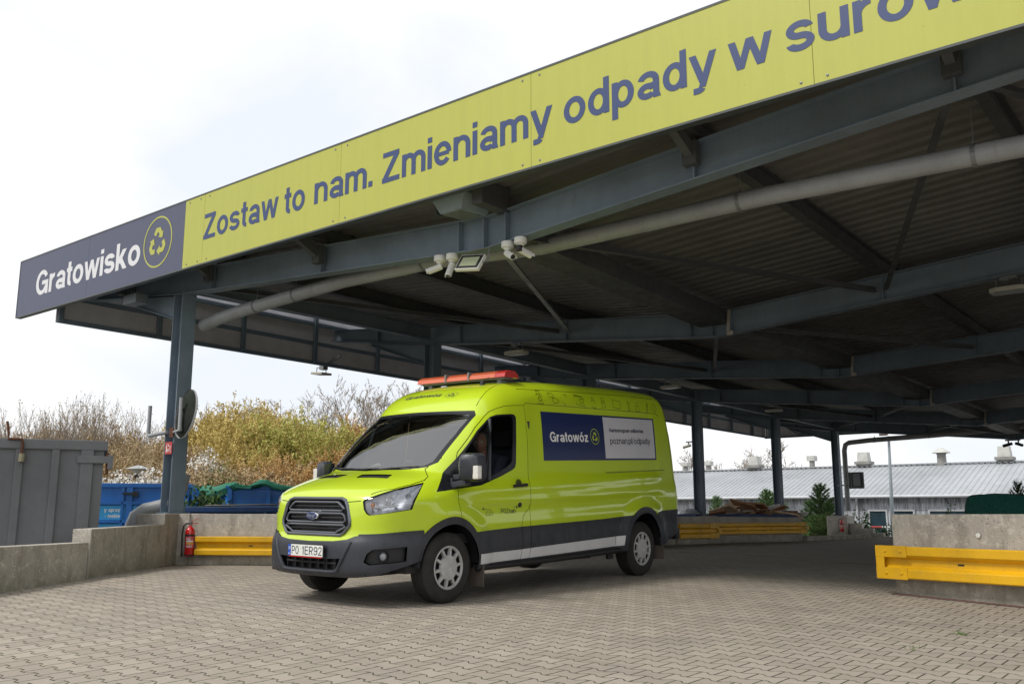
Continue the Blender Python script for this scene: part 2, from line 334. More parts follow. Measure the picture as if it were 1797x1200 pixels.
def concrete_fn(tint=(.49, .45, .39), dark=(.20, .18, .15), joints=0):
    def fn(b, p):
        g = b.pos(); base = b.mix(b.ramp(b.noise(g, 1.6, 6, .62), .3, .7), tint, tuple(c*.72 for c in tint))
        base = b.mix(b.ramp(b.noise(b.pos((1, 1, .25)), 5, 6, .7), .48, .72, 0, .75), base, dark)
        base = b.mix(b.ramp(b.noise(g, 13, 5, .7), .52, .66, 0, .6), base, tuple(min(1, c*1.35) for c in tint))
        base = b.mix(b.ramp(b.noise(g, 95, 3, .8), .56, .68, 0, .7), base, dark)
        pit = b.noise(g, 55, 2, .5); base = b.mix(b.ramp(pit, .66, .70, 0, .85), base, (.06, .052, .045))
        sp = b.n.new('ShaderNodeSeparateXYZ'); b.l.new(g, sp.inputs[0]); low = b.ramp(sp.outputs[2], .30, .0, 0, 1)
        base = b.mix(b.m('MULTIPLY', low, b.ramp(b.noise(g, 3.0, 4), .35, .65, .15, .75)), base, (.15, .155, .11))
        b.l.new(base, p.inputs['Base Color'])
        b.l.new(b.bump(b.m('ADD', b.noise(g, 70, 4, .7), b.m('MULTIPLY', pit, -1.2)), .5, .006), p.inputs['Normal'])
    return fn
M_CONC = mat('weathered_concrete', rough=.9, var=0, fn=concrete_fn())
M_CONC2 = mat('pale_concrete', rough=.9, var=0, fn=concrete_fn((.58, .55, .50)))
def dirtymetal(c, rust=.25, sc=4.0, rough=.5, streak=True, rcol=(.13, .045, .015)):
    def fn(b, p):
        o = b.pos(); base = b.mix(b.ramp(b.noise(o, sc*.4, 5, .6), .3, .7), c, tuple(x*.68 for x in c))
        base = b.mix(b.ramp(b.noise(b.pos((2.2, 2.2, .22)), sc, 5, .7), .52, .75, 0, .55), base, tuple(x*.5+.03 for x in c))
        base = b.mix(b.ramp(b.noise(o, sc*5, 5, .75), .60, .72, 0, rust*2.2), base, rcol)
        base = b.mix(b.ramp(b.noise(o, 120, 2, .8), .55, .7, 0, .25), base, tuple(min(1, x*1.7+.02) for x in c))
        b.l.new(base, p.inputs['Base Color']); b.l.new(b.bump(b.noise(o, 18, 4, .6), .12, .01), p.inputs['Normal'])
        r = b.ramp(b.noise(o, sc*2, 4), .3, .7, rough-.1, rough+.2); b.l.new(r, p.inputs['Roughness'])
    return fn
M_STEEL = mat('blue_grey_painted_steel', var=0, rough=.5, fn=dirtymetal((.185, .24, .29), .12, 3, .6))
M_PURL = mat('dark_primed_steel', var=0, rough=.6, fn=dirtymetal((.075, .08, .085), .12, 3, .55))
M_DECK = mat('galvanised_decking', var=0, rough=.6, fn=dirtymetal((.17, .165, .155), .03, 2, .55))
M_SOFFIT = mat('pale_fascia_backing', (.66, .65, .68), .6, var=.1)
M_GALV = mat('galvanised_pipe', var=0, rough=.45, fn=dirtymetal((.36, .375, .39), .10, 3, .38))
M_GUARD = mat('yellow_guard_paint', var=0, rough=.4, fn=dirtymetal((.82, .45, .006), .11, 3, .38, rcol=(.30, .16, .02)))
M_BLUEC = mat('blue_container_paint', var=0, rough=.42, fn=dirtymetal((.012, .15, .50), .14, 3, .4))
M_BLUED = mat('dark_blue_container_paint', var=0, rough=.4, fn=dirtymetal((.008, .045, .15), .14, 3, .4))
M_GREYC = mat('grey_container_paint', var=0, rough=.5, fn=dirtymetal((.135, .14, .15), .12, 2.2, .5))
M_RUST = mat('rusty_steel', (.10, .035, .015), .8, var=.4, vs=25)
M_BLACK = mat('black_plastic', (.012, .012, .014), .5, var=.2, vs=20)
M_WHITE = mat('white_plastic', (.72, .72, .68), .4, var=.05)
M_GREY = mat('grey_metal', (.20, .21, .22), .45, var=.15, metal=.3)
M_BRED = mat('red_edge_paver', (.16, .085, .07), .9, var=.3, vs=9, bump=.4)
M_ROADW = mat('yard_ground', rough=.95, var=0, fn=concrete_fn((.20, .19, .17), (.11, .10, .085)))
# ---------------------------------------------------------------- ground
YARD = -1.45
# the raised platform, its ramp, and the yard round it
PLAT = [(-60, -30), (40, -30), (40, 60), (2.0, 60), (-8.9, 34.5), (-10.0, 33.2), (-10.6, 31.2), (-13.3, 28), (-14.6, 23), (-14.6, 12), (-15.1, 8.9), (-13.0, 6.2), (-10.2, 2.0), (-60, -3)]
gm = MB()
xs = np.arange(-16, 42, .5); ys = np.arange(-30, 60.1, .5)
def in_poly(x, y, P):
    c = False; j = len(P)-1
    for i in range(len(P)):
        if (P[i][1] > y) != (P[j][1] > y) and x < (P[j][0]-P[i][0])*(y-P[i][1])/(P[j][1]-P[i][1])+P[i][0]: c = not c
        j = i
    return c
pts = [(x, y) for x in np.arange(-30, 40, .8) for y in np.arange(-29.5, 60, .8)]
ring = [(-30, -29.9), (39.9, -29.9), (39.9, 59.9), (-3.0, 59.9), (-9.9, 34.2), (-10.4, 31.5), (-11.3, 27.95), (-12.6, 22.9), (-12.85, 22.8), (-13.2, 12.7), (-11.5, 10.05), (-13.75, 8.75), (-14.1, 8.7), (-13.0, 7.2), (-10.6, 3.6), (-9.0, .9), (-30, -6)]
inner = [p for p in pts if in_poly(p[0], p[1], ring)]
vv = [Vector(p) for p in ring+inner]
o = delaunay_2d_cdt(vv, [], [list(range(len(ring)))], 1, 1e-4)
gm.add([(v.x, v.y, G(v.x, v.y)) for v in o[0]], [tuple(f) for f in o[2]])
for i in range(len(ring)):      # retaining edge down to the yard
    a, b_ = ring[i], ring[(i+1) % len(ring)]
    gm.add([(a[0], a[1], G(*a)), (b_[0], b_[1], G(*b_)), (b_[0], b_[1], YARD-.1), (a[0], a[1], YARD-.1)], [(0, 1, 2, 3)])
ground('paved_platform', gm, M_PAV, True)
g2 = MB()
rr = [-2500, -600, -200, -80, -40, 0, 40, 80, 200, 600, 2500]
g2.add([(x, y, YARD) for y in rr for x in rr], [(j*11+i, j*11+i+1, (j+1)*11+i+1, (j+1)*11+i) for j in range(10) for i in range(10)])
ground('yard_ground', g2, M_ROADW)
# ---------------------------------------------------------------- concrete walls
def wallpoly(a, b, t, side=1):
    a, b = Vector(a), Vector(b); d = (b-a).normalized(); n = Vector((-d.y, d.x))*t*side; return [tuple(a), tuple(b), tuple(b+n), tuple(a+n)]
def wall(name, label, a, b, t, za, zb, side=1, m=None, group=None, cat='concrete wall', joints=()):
    A, B = Vector(a), Vector(b); L2 = (B-A).length_squared
    ztop = lambda x, y: za+(zb-za)*max(0, min(1, (Vector((x, y))-A).dot(B-A)/L2))
    mb = MB(); 
    cuts = [0]+[j for j in joints]+[1]
    for i in range(len(cuts)-1):
        g = .004/math.sqrt(L2); s0 = cuts[i]+(g if i else 0); s1 = cuts[i+1]-(g if i < len(cuts)-2 else 0)
        mb.prism(wallpoly(A.lerp(B, s0), A.lerp(B, s1), t, side), YARD-.05, ztop)
    o = mb.build(name, m or M_CONC, bevel=.012); return tag(o, label, cat, group)
wall('concrete_wall', 'low stretch of concrete wall in front of the grey skip at the left edge', (-9.5, 2.2), (-11.68, 5.92), .24, .50, .495)
wall('concrete_wall', 'taller stretch of concrete wall left of the red fire extinguisher', (-11.70, 5.955), (-13.585, 8.31), .24, .66, .69)
blk = MB().prism([(-13.6, 8.33), (-13.45, 8.43), (-13.9, 9.25), (-14.75, 9.0), (-13.85, 7.75), (-13.23, 7.87)], YARD-.05, .844)
tag(blk.build('concrete_plinth', M_CONC, bevel=.012), 'concrete block under the foot of the front left steel column', 'concrete block')
wall('concrete_wall', 'concrete wall with yellow guard rail behind the nose of the green van', (-13.50, 8.44), (-11.3, 9.80), .25, .842, .836, 1)
wall('concrete_wall', 'long concrete wall hidden behind the green van', (-11.32, 10.08), (-12.95, 12.6), .25, .83, .80, 1)
wall('concrete_wall', 'dark concrete wall running back under the canopy behind the van', (-12.95, 12.65), (-12.72, 22.7), .25, .79, .76, 1)
wall('concrete_wall', 'short shaded concrete wall just right of the tail of the van', (-12.67, 22.75), (-12.32, 24.19), .3, .745, .735, 1)
wall('concrete_wall', 'long shaded concrete wall below the heap of wood waste', (-12.5, 24.28), (-11.19, 27.72), .3, .735, .70, 1)
wall('concrete_kerb', 'low dark concrete kerb at the far edge under the canopy', (-11.12, 27.9), (-10.43, 31.4), .3, .14, .14, 1, cat='kerb')
wall('concrete_wall', 'concrete wall behind the yellow guard rail at the right edge', (-3.3, 10.7), (2.1, 9.08), .3, .849, .87, 1)
# red edge strips along the foot of the walls
es = MB()
def strip(a, b, wd=.10):
    a, b = Vector(a), Vector(b); d = (b-a).normalized(); n = Vector((d.y, -d.x)); k = max(1, int((b-a).length/.5)); r = []
    for i in range(k+1):
        p = a.lerp(b, i/k); q = p+n*wd; r += [(p.x, p.y, G(p.x, p.y)+.005), (q.x, q.y, G(q.x, q.y)+.005)]
    es.add(r, [(2*i, 2*i+1, 2*i+3, 2*i+2) for i in range(k)])
strip((-9.5, 2.2), (-13.585, 8.31), .07); strip((-13.50, 8.44), (-11.3, 9.80), .05); strip((-3.3, 10.7), (2.1, 9.08), .12)
ground('edge_strip', es, M_BRED)
# ---------------------------------------------------------------- yellow guard rails (folded steel beam on the wall face)
RPROF = [(.0, 0), (.085, .0), (.095, .012), (.095, .088), (.085, .10), (.03, .135), (.03, .20), (.085, .235), (.095, .247), (.095, .323), (.085, .335), (.0, .335)]
def guard(label, a, b, zb, ends=(True, True), off=.03, side=-1, sc=.86, plate=None):
    A, B = Vector(a), Vector(b); d = (B-A).normalized(); n = Vector((-d.y, d.x))*side
    t = thing('guard_rail', label, 'guard rail', (A.x, A.y, zb), 'yellow guard rails on the concrete walls')
    mb = MB(); L = (B-A).length; vs = []
    for p, z in ((A, zb), (B, zb)):
        for q, h in RPROF: x = p+n*(off+q); vs.append((x.x, x.y, z+h*sc))
    k = len(RPROF); mb.add(vs, [(i, i+1, k+i+1, k+i) for i in range(k-1)]+[(k-1, 0, k, 2*k-1), tuple(range(k-1, -1, -1)), tuple(range(k, 2*k))])
    mb.build('rail_beam', M_GUARD, t)
    for e, use in ((0, ends[0]), (1, ends[1])):
        if not use: continue
        m2 = MB(); s0, s1 = (-.0, .34) if e == 0 else (L-.34, L)
        for q0, q1, z0, z1 in ((.092, .104, -.008, .112), (.092, .104, .223, .343)):
            for p0, p1 in (((s0-.03), s1),):
                P0, P1 = A+d*p0, A+d*p1
                m2.prism([tuple(P0+n*(off+q0)), tuple(P1+n*(off+q0)), tuple(P1+n*(off+q1)), tuple(P0+n*(off+q1))], zb+z0*sc, zb+z1*sc)
        P0 = A+d*(s0-.03 if e == 0 else s1); P1 = P0+d*.10
        m2.prism([tuple(P0+n*(off+.088)), tuple(P1+n*(off+.088)), tuple(P1+n*(off+.100)), tuple(P0+n*(off+.100))], zb+.11*sc, zb+.225*sc)
        pl = m2.build('end_plate', M_GUARD, t, bevel=.003)
        for bx in (.09, .27):
            for bz in (.055, .285):
                c = A+d*((s0 if e == 0 else s1-.34)+bx)+n*(off+.104)
                bo = MB().lathe([(.0, .012), (.012, .010), (.018, 0)], (c.x, c.y, zb+bz*sc), (n.x, n.y, 0), 8).build('bolt', M_GUARD if bz < .1 or e == 0 else M_GREY, t)
    for sx in np.arange(.9, L, 1.33):
        c = A+d*sx+n*(off+.0305)
        MB().box((c.x, c.y, zb+.168*sc), (.065, .004, .018), math.atan2(d.y, d.x)).build('slot', M_BLACK, t)
    return t
guard('yellow guard rail beside the fire extinguisher, left of the van nose', (-13.34, 8.54), (-11.35, 9.77), .205, (False, False), side=-1)
guard('bright yellow guard rail on the concrete wall at the right edge', (-3.39, 10.70), (2.1, 9.06), .175, (True, False), side=-1, off=.035, sc=1.0)
guard('short shaded yellow guard rail just right of the tail of the van', (-12.68, 22.75), (-12.30, 24.25), .15, (False, True), side=-1, sc=1.2)
guard('long shaded yellow guard rail below the heap of wood waste', (-12.42, 24.32), (-11.15, 27.75), .235, (False, True), side=-1, sc=.95)
# ---------------------------------------------------------------- canopy
GY = [8.5+6.1*k for k in range(6)]
ZV = [4.08, 3.86, 3.84, 3.71, 3.61, 3.52]; ZC = [4.52, 4.50, 4.40, 4.33, 4.27, 4.20]; ZR = [4.56, 4.33, 4.22, 4.12, 4.02, 3.93]
XV, XC, XR, XL, XE = -7.25, -14.1, -.35, -17.45, 9.6
GH = .42
def zbot(k, x):     # underside of girder k
    if x <= XV:
        sl = (ZC[k]-ZV[k])/(XC-XV); return ZV[k]+sl*(x-XV)
    sl = (ZR[k]-ZV[k])/(-1.2-XV); return ZV[k]+sl*((x if x < 2.2 else 4.4-x)-XV)
def zroof(x, y):    # underside of the deck
    k = (y-GY[0])/6.1; k = max(-.15, min(5.2, k)); i = max(0, min(4, int(math.floor(k)))); t = k-i
    return (zbot(i, x)*(1-t)+zbot(i+1, x)*t)+GH+.265
canopy = thing('canopy', 'large blue grey steel canopy roof over the paved yard', 'canopy', (XV, 20, 0))
for k, y in enumerate(GY):
    mb = MB()
    mb.ibeam((XC, y, zbot(k, XC)), (XV, y, ZV[k]), .20, GH); mb.ibeam((XV, y, ZV[k]), (XR, y, zbot(k, XR)), .20, GH)
    zt = zbot(k, XL)+GH
    mb.ibeam((XC, y, zbot(k, XC)), (XL, y, zt-.27), .20, GH, ht2=.27)
    mb.ibeam((XR, y, zbot(k, XR)), (2.2, y, zbot(k, 2.2)), .20, GH); mb.ibeam((2.2, y, zbot(k, 2.2)), (XE, y, zbot(k, XE)), .20, GH)
    for x in (-13.22, -10.42, -7.7, XV-.03, -6.93, -4.36, -1.78, -15.8):      # web stiffeners
        z0 = zbot(k, x); dz = .10 if x < -15 else 0
        mb.box((x, y-.052, z0+dz+(GH-dz)/2), (.014, .088, GH-.036-dz)); mb.box((x, y+.052, z0+dz+(GH-dz)/2), (.014, .088, GH-.036-dz))
    mb.build('girder', M_STEEL, canopy)
    # haunch at the column
    hb = MB(); zc = zbot(k, XC)
    hb.ibeam((XC-.17, y, zc-.42), (XC-2.0, y, zbot(k, XC-2.0)+.02), .18, .40, ht2=.06); hb.build('haunch', M_STEEL, canopy)
    pl = MB(); z = ZV[k]
    pl.box((XV+.30, y-.115, z+.25), (.05, .02, .36), M=Matrix.Rotation(.10, 3, 'Y')); pl.box((XV+.32, y-.12, z+.03), (.11, .03, .07)); pl.build('cover_plate', mat('pale_primer', (.42, .38, .33), .6), canopy) if k else None
def column(x, y, z0, z1, lab=None):
    c = MB(); hw = .13
    c.box((x, y, (z0+z1)/2), (.240, .012, z1-z0)); c.box((x-hw, y, (z0+z1)/2), (.018, .26, z1-z0)); c.box((x+hw, y, (z0+z1)/2), (.018, .26, z1-z0))
    c.box((x, y, z0+.012), (.36, .36, .024)); return c.build('column', M_STEEL, canopy)
ZB = [.85, .80, .78, .75, .72, .70]
for k, y in enumerate(GY): column(XC, y, ZB[k]-.01, ZC[k]+.02)
for k, y in enumerate(GY): column(2.2, y, G(2.2, y)-.02, zbot(k, 2.2)+.02)
# purlins (run back from girder to girder, tops flush with the girders)
for x in (-16.0, -13.22, -10.42, -4.36, -1.78, 1.2, 4.2, 7.2):
    mb = MB(); ys_ = [7.95]+GY+[39.9]
    for i in range(len(ys_)-1):
        a, b_ = ys_[i], ys_[i+1]; za, zb_ = zroof(x, a)-.262, zroof(x, b_)-.262; e0 = .0
        ja = .10 if i else 0; jb = .10 if i < len(ys_)-2 else 0
        h = .258 if 0 < i < len(ys_)-2 else .20; o_ = .258-h
        mb.ibeam((x, a+e0, za+o_), (x, b_-e0, zb_+o_), .14, h)
    mb.build('purlin', M_PURL, canopy)
vg = MB()       # wide gutter box along the valley
for i in range(5): vg.beam((XV, GY[i]+.11, zroof(XV, GY[i])-.36), (XV, GY[i+1]-.11, zroof(XV, GY[i+1])-.36), .50, .26)
vg.build('valley_gutter', M_PURL, canopy)
eb = MB(); 
for i in range(5): eb.ibeam((XC, GY[i]+.1, zroof(XC, GY[i])-.60), (XC, GY[i+1]-.1, zroof(XC, GY[i+1])-.60), .16, .30)
eb.build('eaves_beam', M_STEEL, canopy)
def brace(x0, k0, x1, k1, w=.075, m=None):
    mb = MB(); a = (x0, GY[k0]+.13, zbot(k0, x0)+.16); b_ = (x1, GY[k1]-.13, zbot(k1, x1)+.16); mb.beam(a, b_, w, .012); mb.beam((a[0], a[1], a[2]+w/2), (b_[0], b_[1], b_[2]+w/2), .012, w)
    mb.build('brace', M_GREYB if (k0, x0) == (0, -7.3) else M_PURL, canopy)
M_GREYB = mat('grey_brace_steel', var=0, rough=.5, fn=dirtymetal((.22, .24, .25), .1, 3, .45))
for x0, x1 in ((-7.3, -10.3), (-7.1, -4.45), (-1.85, -4.3), (-1.7, 1.1), (-14.0, -10.55)): brace(x0, 0, x1, 1)
for x0, x1 in ((-13.9, -10.5), (-7.3, -10.3), (-7.1, -4.45)): brace(x0, 1, x1, 2)
for x0, x1 in ((-13.9, -10.5), (-7.3, -10.3), (-1.85, -4.3)): brace(x0, 3, x1, 4)
for x0, x1 in ((-17.3, -14.2), (-10.4, -13.9), (-7.3, -10.3), (-10.4, -7.4)): brace(x0, 4, x1, 5)
# profiled deck: real folds running along x
dk = MB(); PIT_ = .25; prof = [(0, 0), (.085, 0), (.115, .04), (.175, .04), (.205, 0)]
xsd = [XL+.06, -16, XC, -10.4, XV, -4.36, -1.0, 2.2, XE]
Ys = []
yy = 7.80
while yy < 40.2:
    for a, h in prof: Ys.append((yy+a, h))
    yy += PIT_
vs_ = [(x, y, zroof(x, y)+h+(.0)) for y, h in Ys for x in xsd]; n_ = len(xsd)
dk.add(vs_, [(j*n_+i, j*n_+i+1, (j+1)*n_+i+1, (j+1)*n_+i) for j in range(len(Ys)-1) for i in range(n_-1)])
dk.add([(v[0], v[1], zroof(v[0], v[1])+.12) for v in vs_], [(j*n_+i, (j+1)*n_+i, (j+1)*n_+i+1, j*n_+i+1) for j in range(len(Ys)-1) for i in range(n_-1)])
dk.build('roof_deck', M_DECK, canopy)
# left side fascia (seen from inside): pale sheets in a dark frame
XS = -17.62
def zsf(y): return 4.42-(y-7.9)*.0085
sf = MB(); y0, y1 = 7.95, 40.0
sf.add([(XS, y0, zsf(y0)), (XS, y1, zsf(y1)), (XS, y1, zsf(y1)+1.45), (XS, y0, zsf(y0)+1.45), (XS-.03, y0, zsf(y0)), (XS-.03, y1, zsf(y1)), (XS-.03, y1, zsf(y1)+1.45), (XS-.03, y0, zsf(y0)+1.45)], [(0, 1, 2, 3), (4, 7, 6, 5), (0, 4, 5, 1), (3, 2, 6, 7), (0, 3, 7, 4), (1, 5, 6, 2)])
sf.build('side_fascia', M_SOFFIT, canopy)
fr = MB()
for h in (.03, .50, .97): fr.beam((XS+.04, y0, zsf(y0)+h), (XS+.04, y1, zsf(y1)+h), .07, .08)
for y in np.arange(8.0, 40, 2.033): fr.box((XS+.075, y, zsf(y)+.7), (.07, .09, 1.4))
fr.build('fascia_frame', M_STEEL, canopy)
bf = MB(); bf.box(((XS+XE)/2, 40.02, 4.62), (XE-XS, .03, 1.0)); bf.build('rear_fascia', M_SOFFIT, canopy)
bt = MB()
for z in (4.15, 5.10): bt.beam((XS, 39.94, z), (XE, 39.94, z), .07, .08)
for i, x in enumerate(np.arange(-17.4, 9, 1.5)):
    bt.box((x, 39.93, 4.62), (.06, .06, .9)); bt.beam((x, 39.9, 4.15), (x+1.5, 39.9, 5.08), .05, .05) if i % 2 else bt.beam((x, 39.9, 5.08), (x+1.5, 39.9, 4.15), .05, .05)
bt.build('rear_truss', M_STEEL, canopy)
# outriggers that carry the sign
for x in (-16.0, -13.22, -10.42, -4.36, -1.78, 1.2, 4.2, 7.2):
    mb = MB(); z = zroof(x, 8.3); mb.beam((x, 8.38, z-.42), (x, 7.76, z-.12), .09, .14); mb.beam((x, 7.76, 4.66), (x, 7.76, 5.66), .08, .08)
    mb.box((x, 8.36, z-.42), (.16, .10, .26)); mb.build('outrigger', M_PURL, canopy)
# ---------------------------------------------------------------- lettered fascia sign
YF, Z0, Z1, SX0, SX1, SPL = 7.66, 4.60, 5.70, -18.66, 9.8, -12.84
sign = thing('fascia_sign', 'long yellow and slate blue lettered sign board along the front edge of the canopy', 'sign', ((SX0+SX1)/2, YF, Z0))

def sheet_fn(c):
    def fn(b, p):
        base = b.mix(b.ramp(b.noise(b.pos((7, 1, .6)), 1.2, 5, .7), .45, .75, 0, .22), c, tuple(x*.72 for x in c)); base = b.mix(b.ramp(b.noise(b.pos(), 3, 5, .7), .50, .75, 0, .16), base, tuple(x*.8+.02 for x in c))
        base = b.mix(b.ramp(b.noise(b.pos(), 26, 2, .5), .72, .76, 0, .4), base, tuple(x*.5 for x in c)); b.l.new(base, p.inputs['Base Color'])
    return fn
M_YEL = mat('yellow_sign_sheet', rough=.45, var=0, fn=sheet_fn((.43, .44, .072))); M_NAV = mat('slate_blue_sign_sheet', rough=.45, var=0, fn=sheet_fn((.066, .074, .128)))
M_SGB = mat('sign_letter_blue', (.028, .051, .150), .45, var=.02); M_SGW = mat('sign_letter_white', (.68, .68, .70), .45, var=.02)
seams = [SX0, -15.9, SPL]; xx = -9.4; sy = [SPL, -12.3, -9.13, -5.93, -2.75, .45, 3.6, 6.7, SX1]
for i in range(2): MB().box(((seams[i]+seams[i+1])/2, YF, (Z0+Z1)/2), (seams[i+1]-seams[i]-.005, .03, Z1-Z0)).build('sign_panel', M_NAV, sign, label='slate blue panel')
for i in range(len(sy)-1): MB().box(((sy[i]+sy[i+1])/2, YF, (Z0+Z1)/2), (sy[i+1]-sy[i]-.005, .03, Z1-Z0)).build('sign_panel', M_YEL, sign, label='yellow panel')
tr = MB(); tr.box(((SX0+SX1)/2, YF+.03, Z0-.012), (SX1-SX0, .10, .024)); tr.box(((SX0+SX1)/2, YF+.03, Z1+.012), (SX1-SX0, .10, .024)); tr.box((SX0-.012, YF+.03, (Z0+Z1)/2), (.02, .10, Z1-Z0+.04)); tr.build('edge_trim', mat('dark_trim', (.06, .07, .07), .4), sign)
sb = MB()
for i in range(len(sy)-1):
    for x in (sy[i]+.12, sy[i+1]-.12):
        for z in (Z0+.05, Z1-.05): sb.lathe([(0, -.008), (.012, -.006), (.014, 0)], (x, YF-.0155, z), (0, 1, 0), 6)
sb.build('rivets', M_GREY, sign)
SF = lambda x, z: (x, YF-.0185, z)
# ---------------------------------------------------------------- van body as one smooth implicit surface (s back, w left, z up)
VC = (2.4, 1.0)
PROF = [(.14,.26),(.03,.30),(.0,.36),(-.005,.50),(.0,.60),(.03,.66),(.045,.70),(.045,.85),(.055,.98),(.085,1.06),(.16,1.125),(.30,1.185),(.48,1.245),(.66,1.29),(.79,1.325),
        (.83,1.365),(.975,1.525),(1.20,1.735),(1.40,1.895),(1.495,1.962),(1.585,2.075),(1.72,2.19),(1.93,2.29),(2.25,2.36),(2.6,2.395),(3.1,2.43),(3.8,2.455),(4.6,2.475),(5.3,2.48),(5.55,2.46),(5.66,2.38),(5.71,2.2),(5.77,1.5),(5.79,.9),(5.79,.42)]
def _smooth(P, n=3):
    P = np.array(P, float)
    for _ in range(n):
        Q = [P[0]]
        for a, b in zip(P[:-1], P[1:]): Q += [a*.75+b*.25, a*.25+b*.75]
        Q.append(P[-1]); P = np.array(Q)
    return P
_PS = _smooth(PROF, 3)
def _theta(s, z): 
    t = np.arctan2(z-VC[1], VC[0]-s)
    return np.where(t < -1.2, t+2*np.pi, t)
_TH = _theta(_PS[:,0], _PS[:,1]); _RH = np.hypot(_PS[:,0]-VC[0], _PS[:,1]-VC[1])
_tt = np.linspace(_TH[0], _TH[-1], 3000); _rr = np.interp(_tt, _TH, _RH)
_dr = np.gradient(_rr, _tt); _ca = 1/np.sqrt(1+(_dr/_rr)**2)
_k = np.ones(31)/31; _ca = np.convolve(np.pad(_ca, 15, 'edge'), _k, 'valid')
WZ = [(.20,.93),(.30,.975),(.42,1.0),(.50,1.005),(.68,1.005),(.80,1.02),(1.02,1.03),(1.12,1.02),(1.22,.998),(1.35,.985),(1.6,.965),(1.9,.932),(2.1,.90),(2.3,.855),(2.6,.76)]
_wz = np.linspace(.1, 2.7, 1300); _wv = np.interp(_wz, [a for a, b in WZ], [b for a, b in WZ])
_k2 = np.ones(41)/41; _wv = np.convolve(np.pad(_wv, 20, 'edge'), _k2, 'valid')
def sstep(a, b, x):
    t = np.clip((x-a)/(b-a), 0, 1); return t*t*(3-2*t)   # a > b gives a falling step
ARCH = [(.975, .36), (4.72, .38)]
def Wside(s, z):
    w = np.interp(z, _wz, _wv)
    za = 1.13+.045*(s-1.0); zb = .955+.03*(s-1.2); fr = sstep(.95, 1.7, s)*(1-sstep(5.0, 5.35, s))
    w = w+.016*fr*(sstep(.06, -.03, z-za)*sstep(-.14, -.04, z-za)) - .018*fr*sstep(.02, -.05, z-zb)*sstep(-.24, -.10, z-zb)
    zc = 1.30+.008*(s-3.8); w = w-.012*sstep(2.25, 2.5, s)*(1-sstep(5.1, 5.25, s))*sstep(zc-.05, zc+.02, z)*sstep(2.18, 2.06, z)
    for a, b in ARCH:
        d = np.hypot(s-a, (z-b)); w = w+.034*sstep(.70, .50, d)
    return w-.03*sstep(4.6, 5.8, s)*np.ones_like(z)
def f1(s, w, z):
    aw = np.abs(w)
    pl = (.10*aw**2+(.25+.20*sstep(1.2, .6, z))*aw**6)*(1-sstep(1.5, 3.2, s))+.06*aw**4*sstep(5.0, 5.7, s)
    cr = (.045*aw**2+.03*aw**6)*sstep(.8, 1.2, z)
    sp, zp = s-pl*np.where(s > 4.5, -1, 1), z+cr
    t = np.clip(_theta(sp, zp), _TH[0], _TH[-1])
    return (np.hypot(sp-VC[0], zp-VC[1])-np.interp(t, _tt, _rr))*np.interp(t, _tt, _ca)
def f2(s, w, z): return np.abs(w)-Wside(s, z)
def rad(s, z):
    t = _theta(s, z)
    return np.interp(t, [-.4, .1, .25, .55, .9, 1.3, 2.4, 2.8, 3.4], [.22, .20, .12, .10, .16, .26, .26, .14, .12])
def FV(s, w, z):
    a, b = f1(s, w, z), f2(s, w, z); r = rad(s, z)
    h = np.clip(r-np.abs(a-b), 0, None)/r
    return np.maximum(a, b)+h*h*r*.25
def solve_side(s, z):
    s, z = np.asarray(s, float), np.asarray(z, float); lo = np.full(s.shape, .2); hi = np.full(s.shape, 1.25)
    for _ in range(34):
        m = (lo+hi)/2; g = FV(s, m, z) > 0; hi = np.where(g, m, hi); lo = np.where(g, lo, m)
    return (lo+hi)/2
def solve_rad(t, w):
    t, w = np.asarray(t, float), np.asarray(w, float); lo = np.full(t.shape, .3); hi = np.full(t.shape, 4.6)
    for _ in range(36):
        m = (lo+hi)/2; g = FV(VC[0]-m*np.cos(t), w, VC[1]+m*np.sin(t)) > 0; hi = np.where(g, m, hi); lo = np.where(g, lo, m)
    m = (lo+hi)/2; return VC[0]-m*np.cos(t), VC[1]+m*np.sin(t)
def gradF(s, w, z):
    e = 7e-3; g = np.stack([FV(s+e, w, z)-FV(s-e, w, z), FV(s, w+e, z)-FV(s, w-e, z), FV(s, w, z+e)-FV(s, w, z-e)], -1)
    return g/np.maximum(np.linalg.norm(g, axis=-1, keepdims=True), 1e-9)
words = [('Zostaw', -12.29, -10.45, 4.965), ('to', -10.31, -9.86, 4.955), ('nam.', -9.655, -8.50, 4.965), ('Zmieniamy', -8.32, -5.635, 4.95), ('odpady', -5.48, -3.675, 4.955), ('w', -3.555, -3.115, 4.955), ('surowce', -2.985, -.80, 4.955)]
lb = MB()
for t_, a, b_, z in words: htext(lb, t_, a, b_, z, .40, SF)
lb.build('lettering', M_SGB, sign, label='blue bold lettering')
lw = MB(); htext(lw, 'Gratowisko', -17.90, -14.13, 4.905, .475, SF, v=.15, h=.125, gap=.045); lw.build('lettering', M_SGW, sign, label='white bold lettering')
lo = MB(); ring2d(lo, -13.61, 5.18, .43, .43, .028, SF); recycle(lo, -13.61, 5.17, .29, SF); lo.build('recycling_emblem', M_YEL, sign)
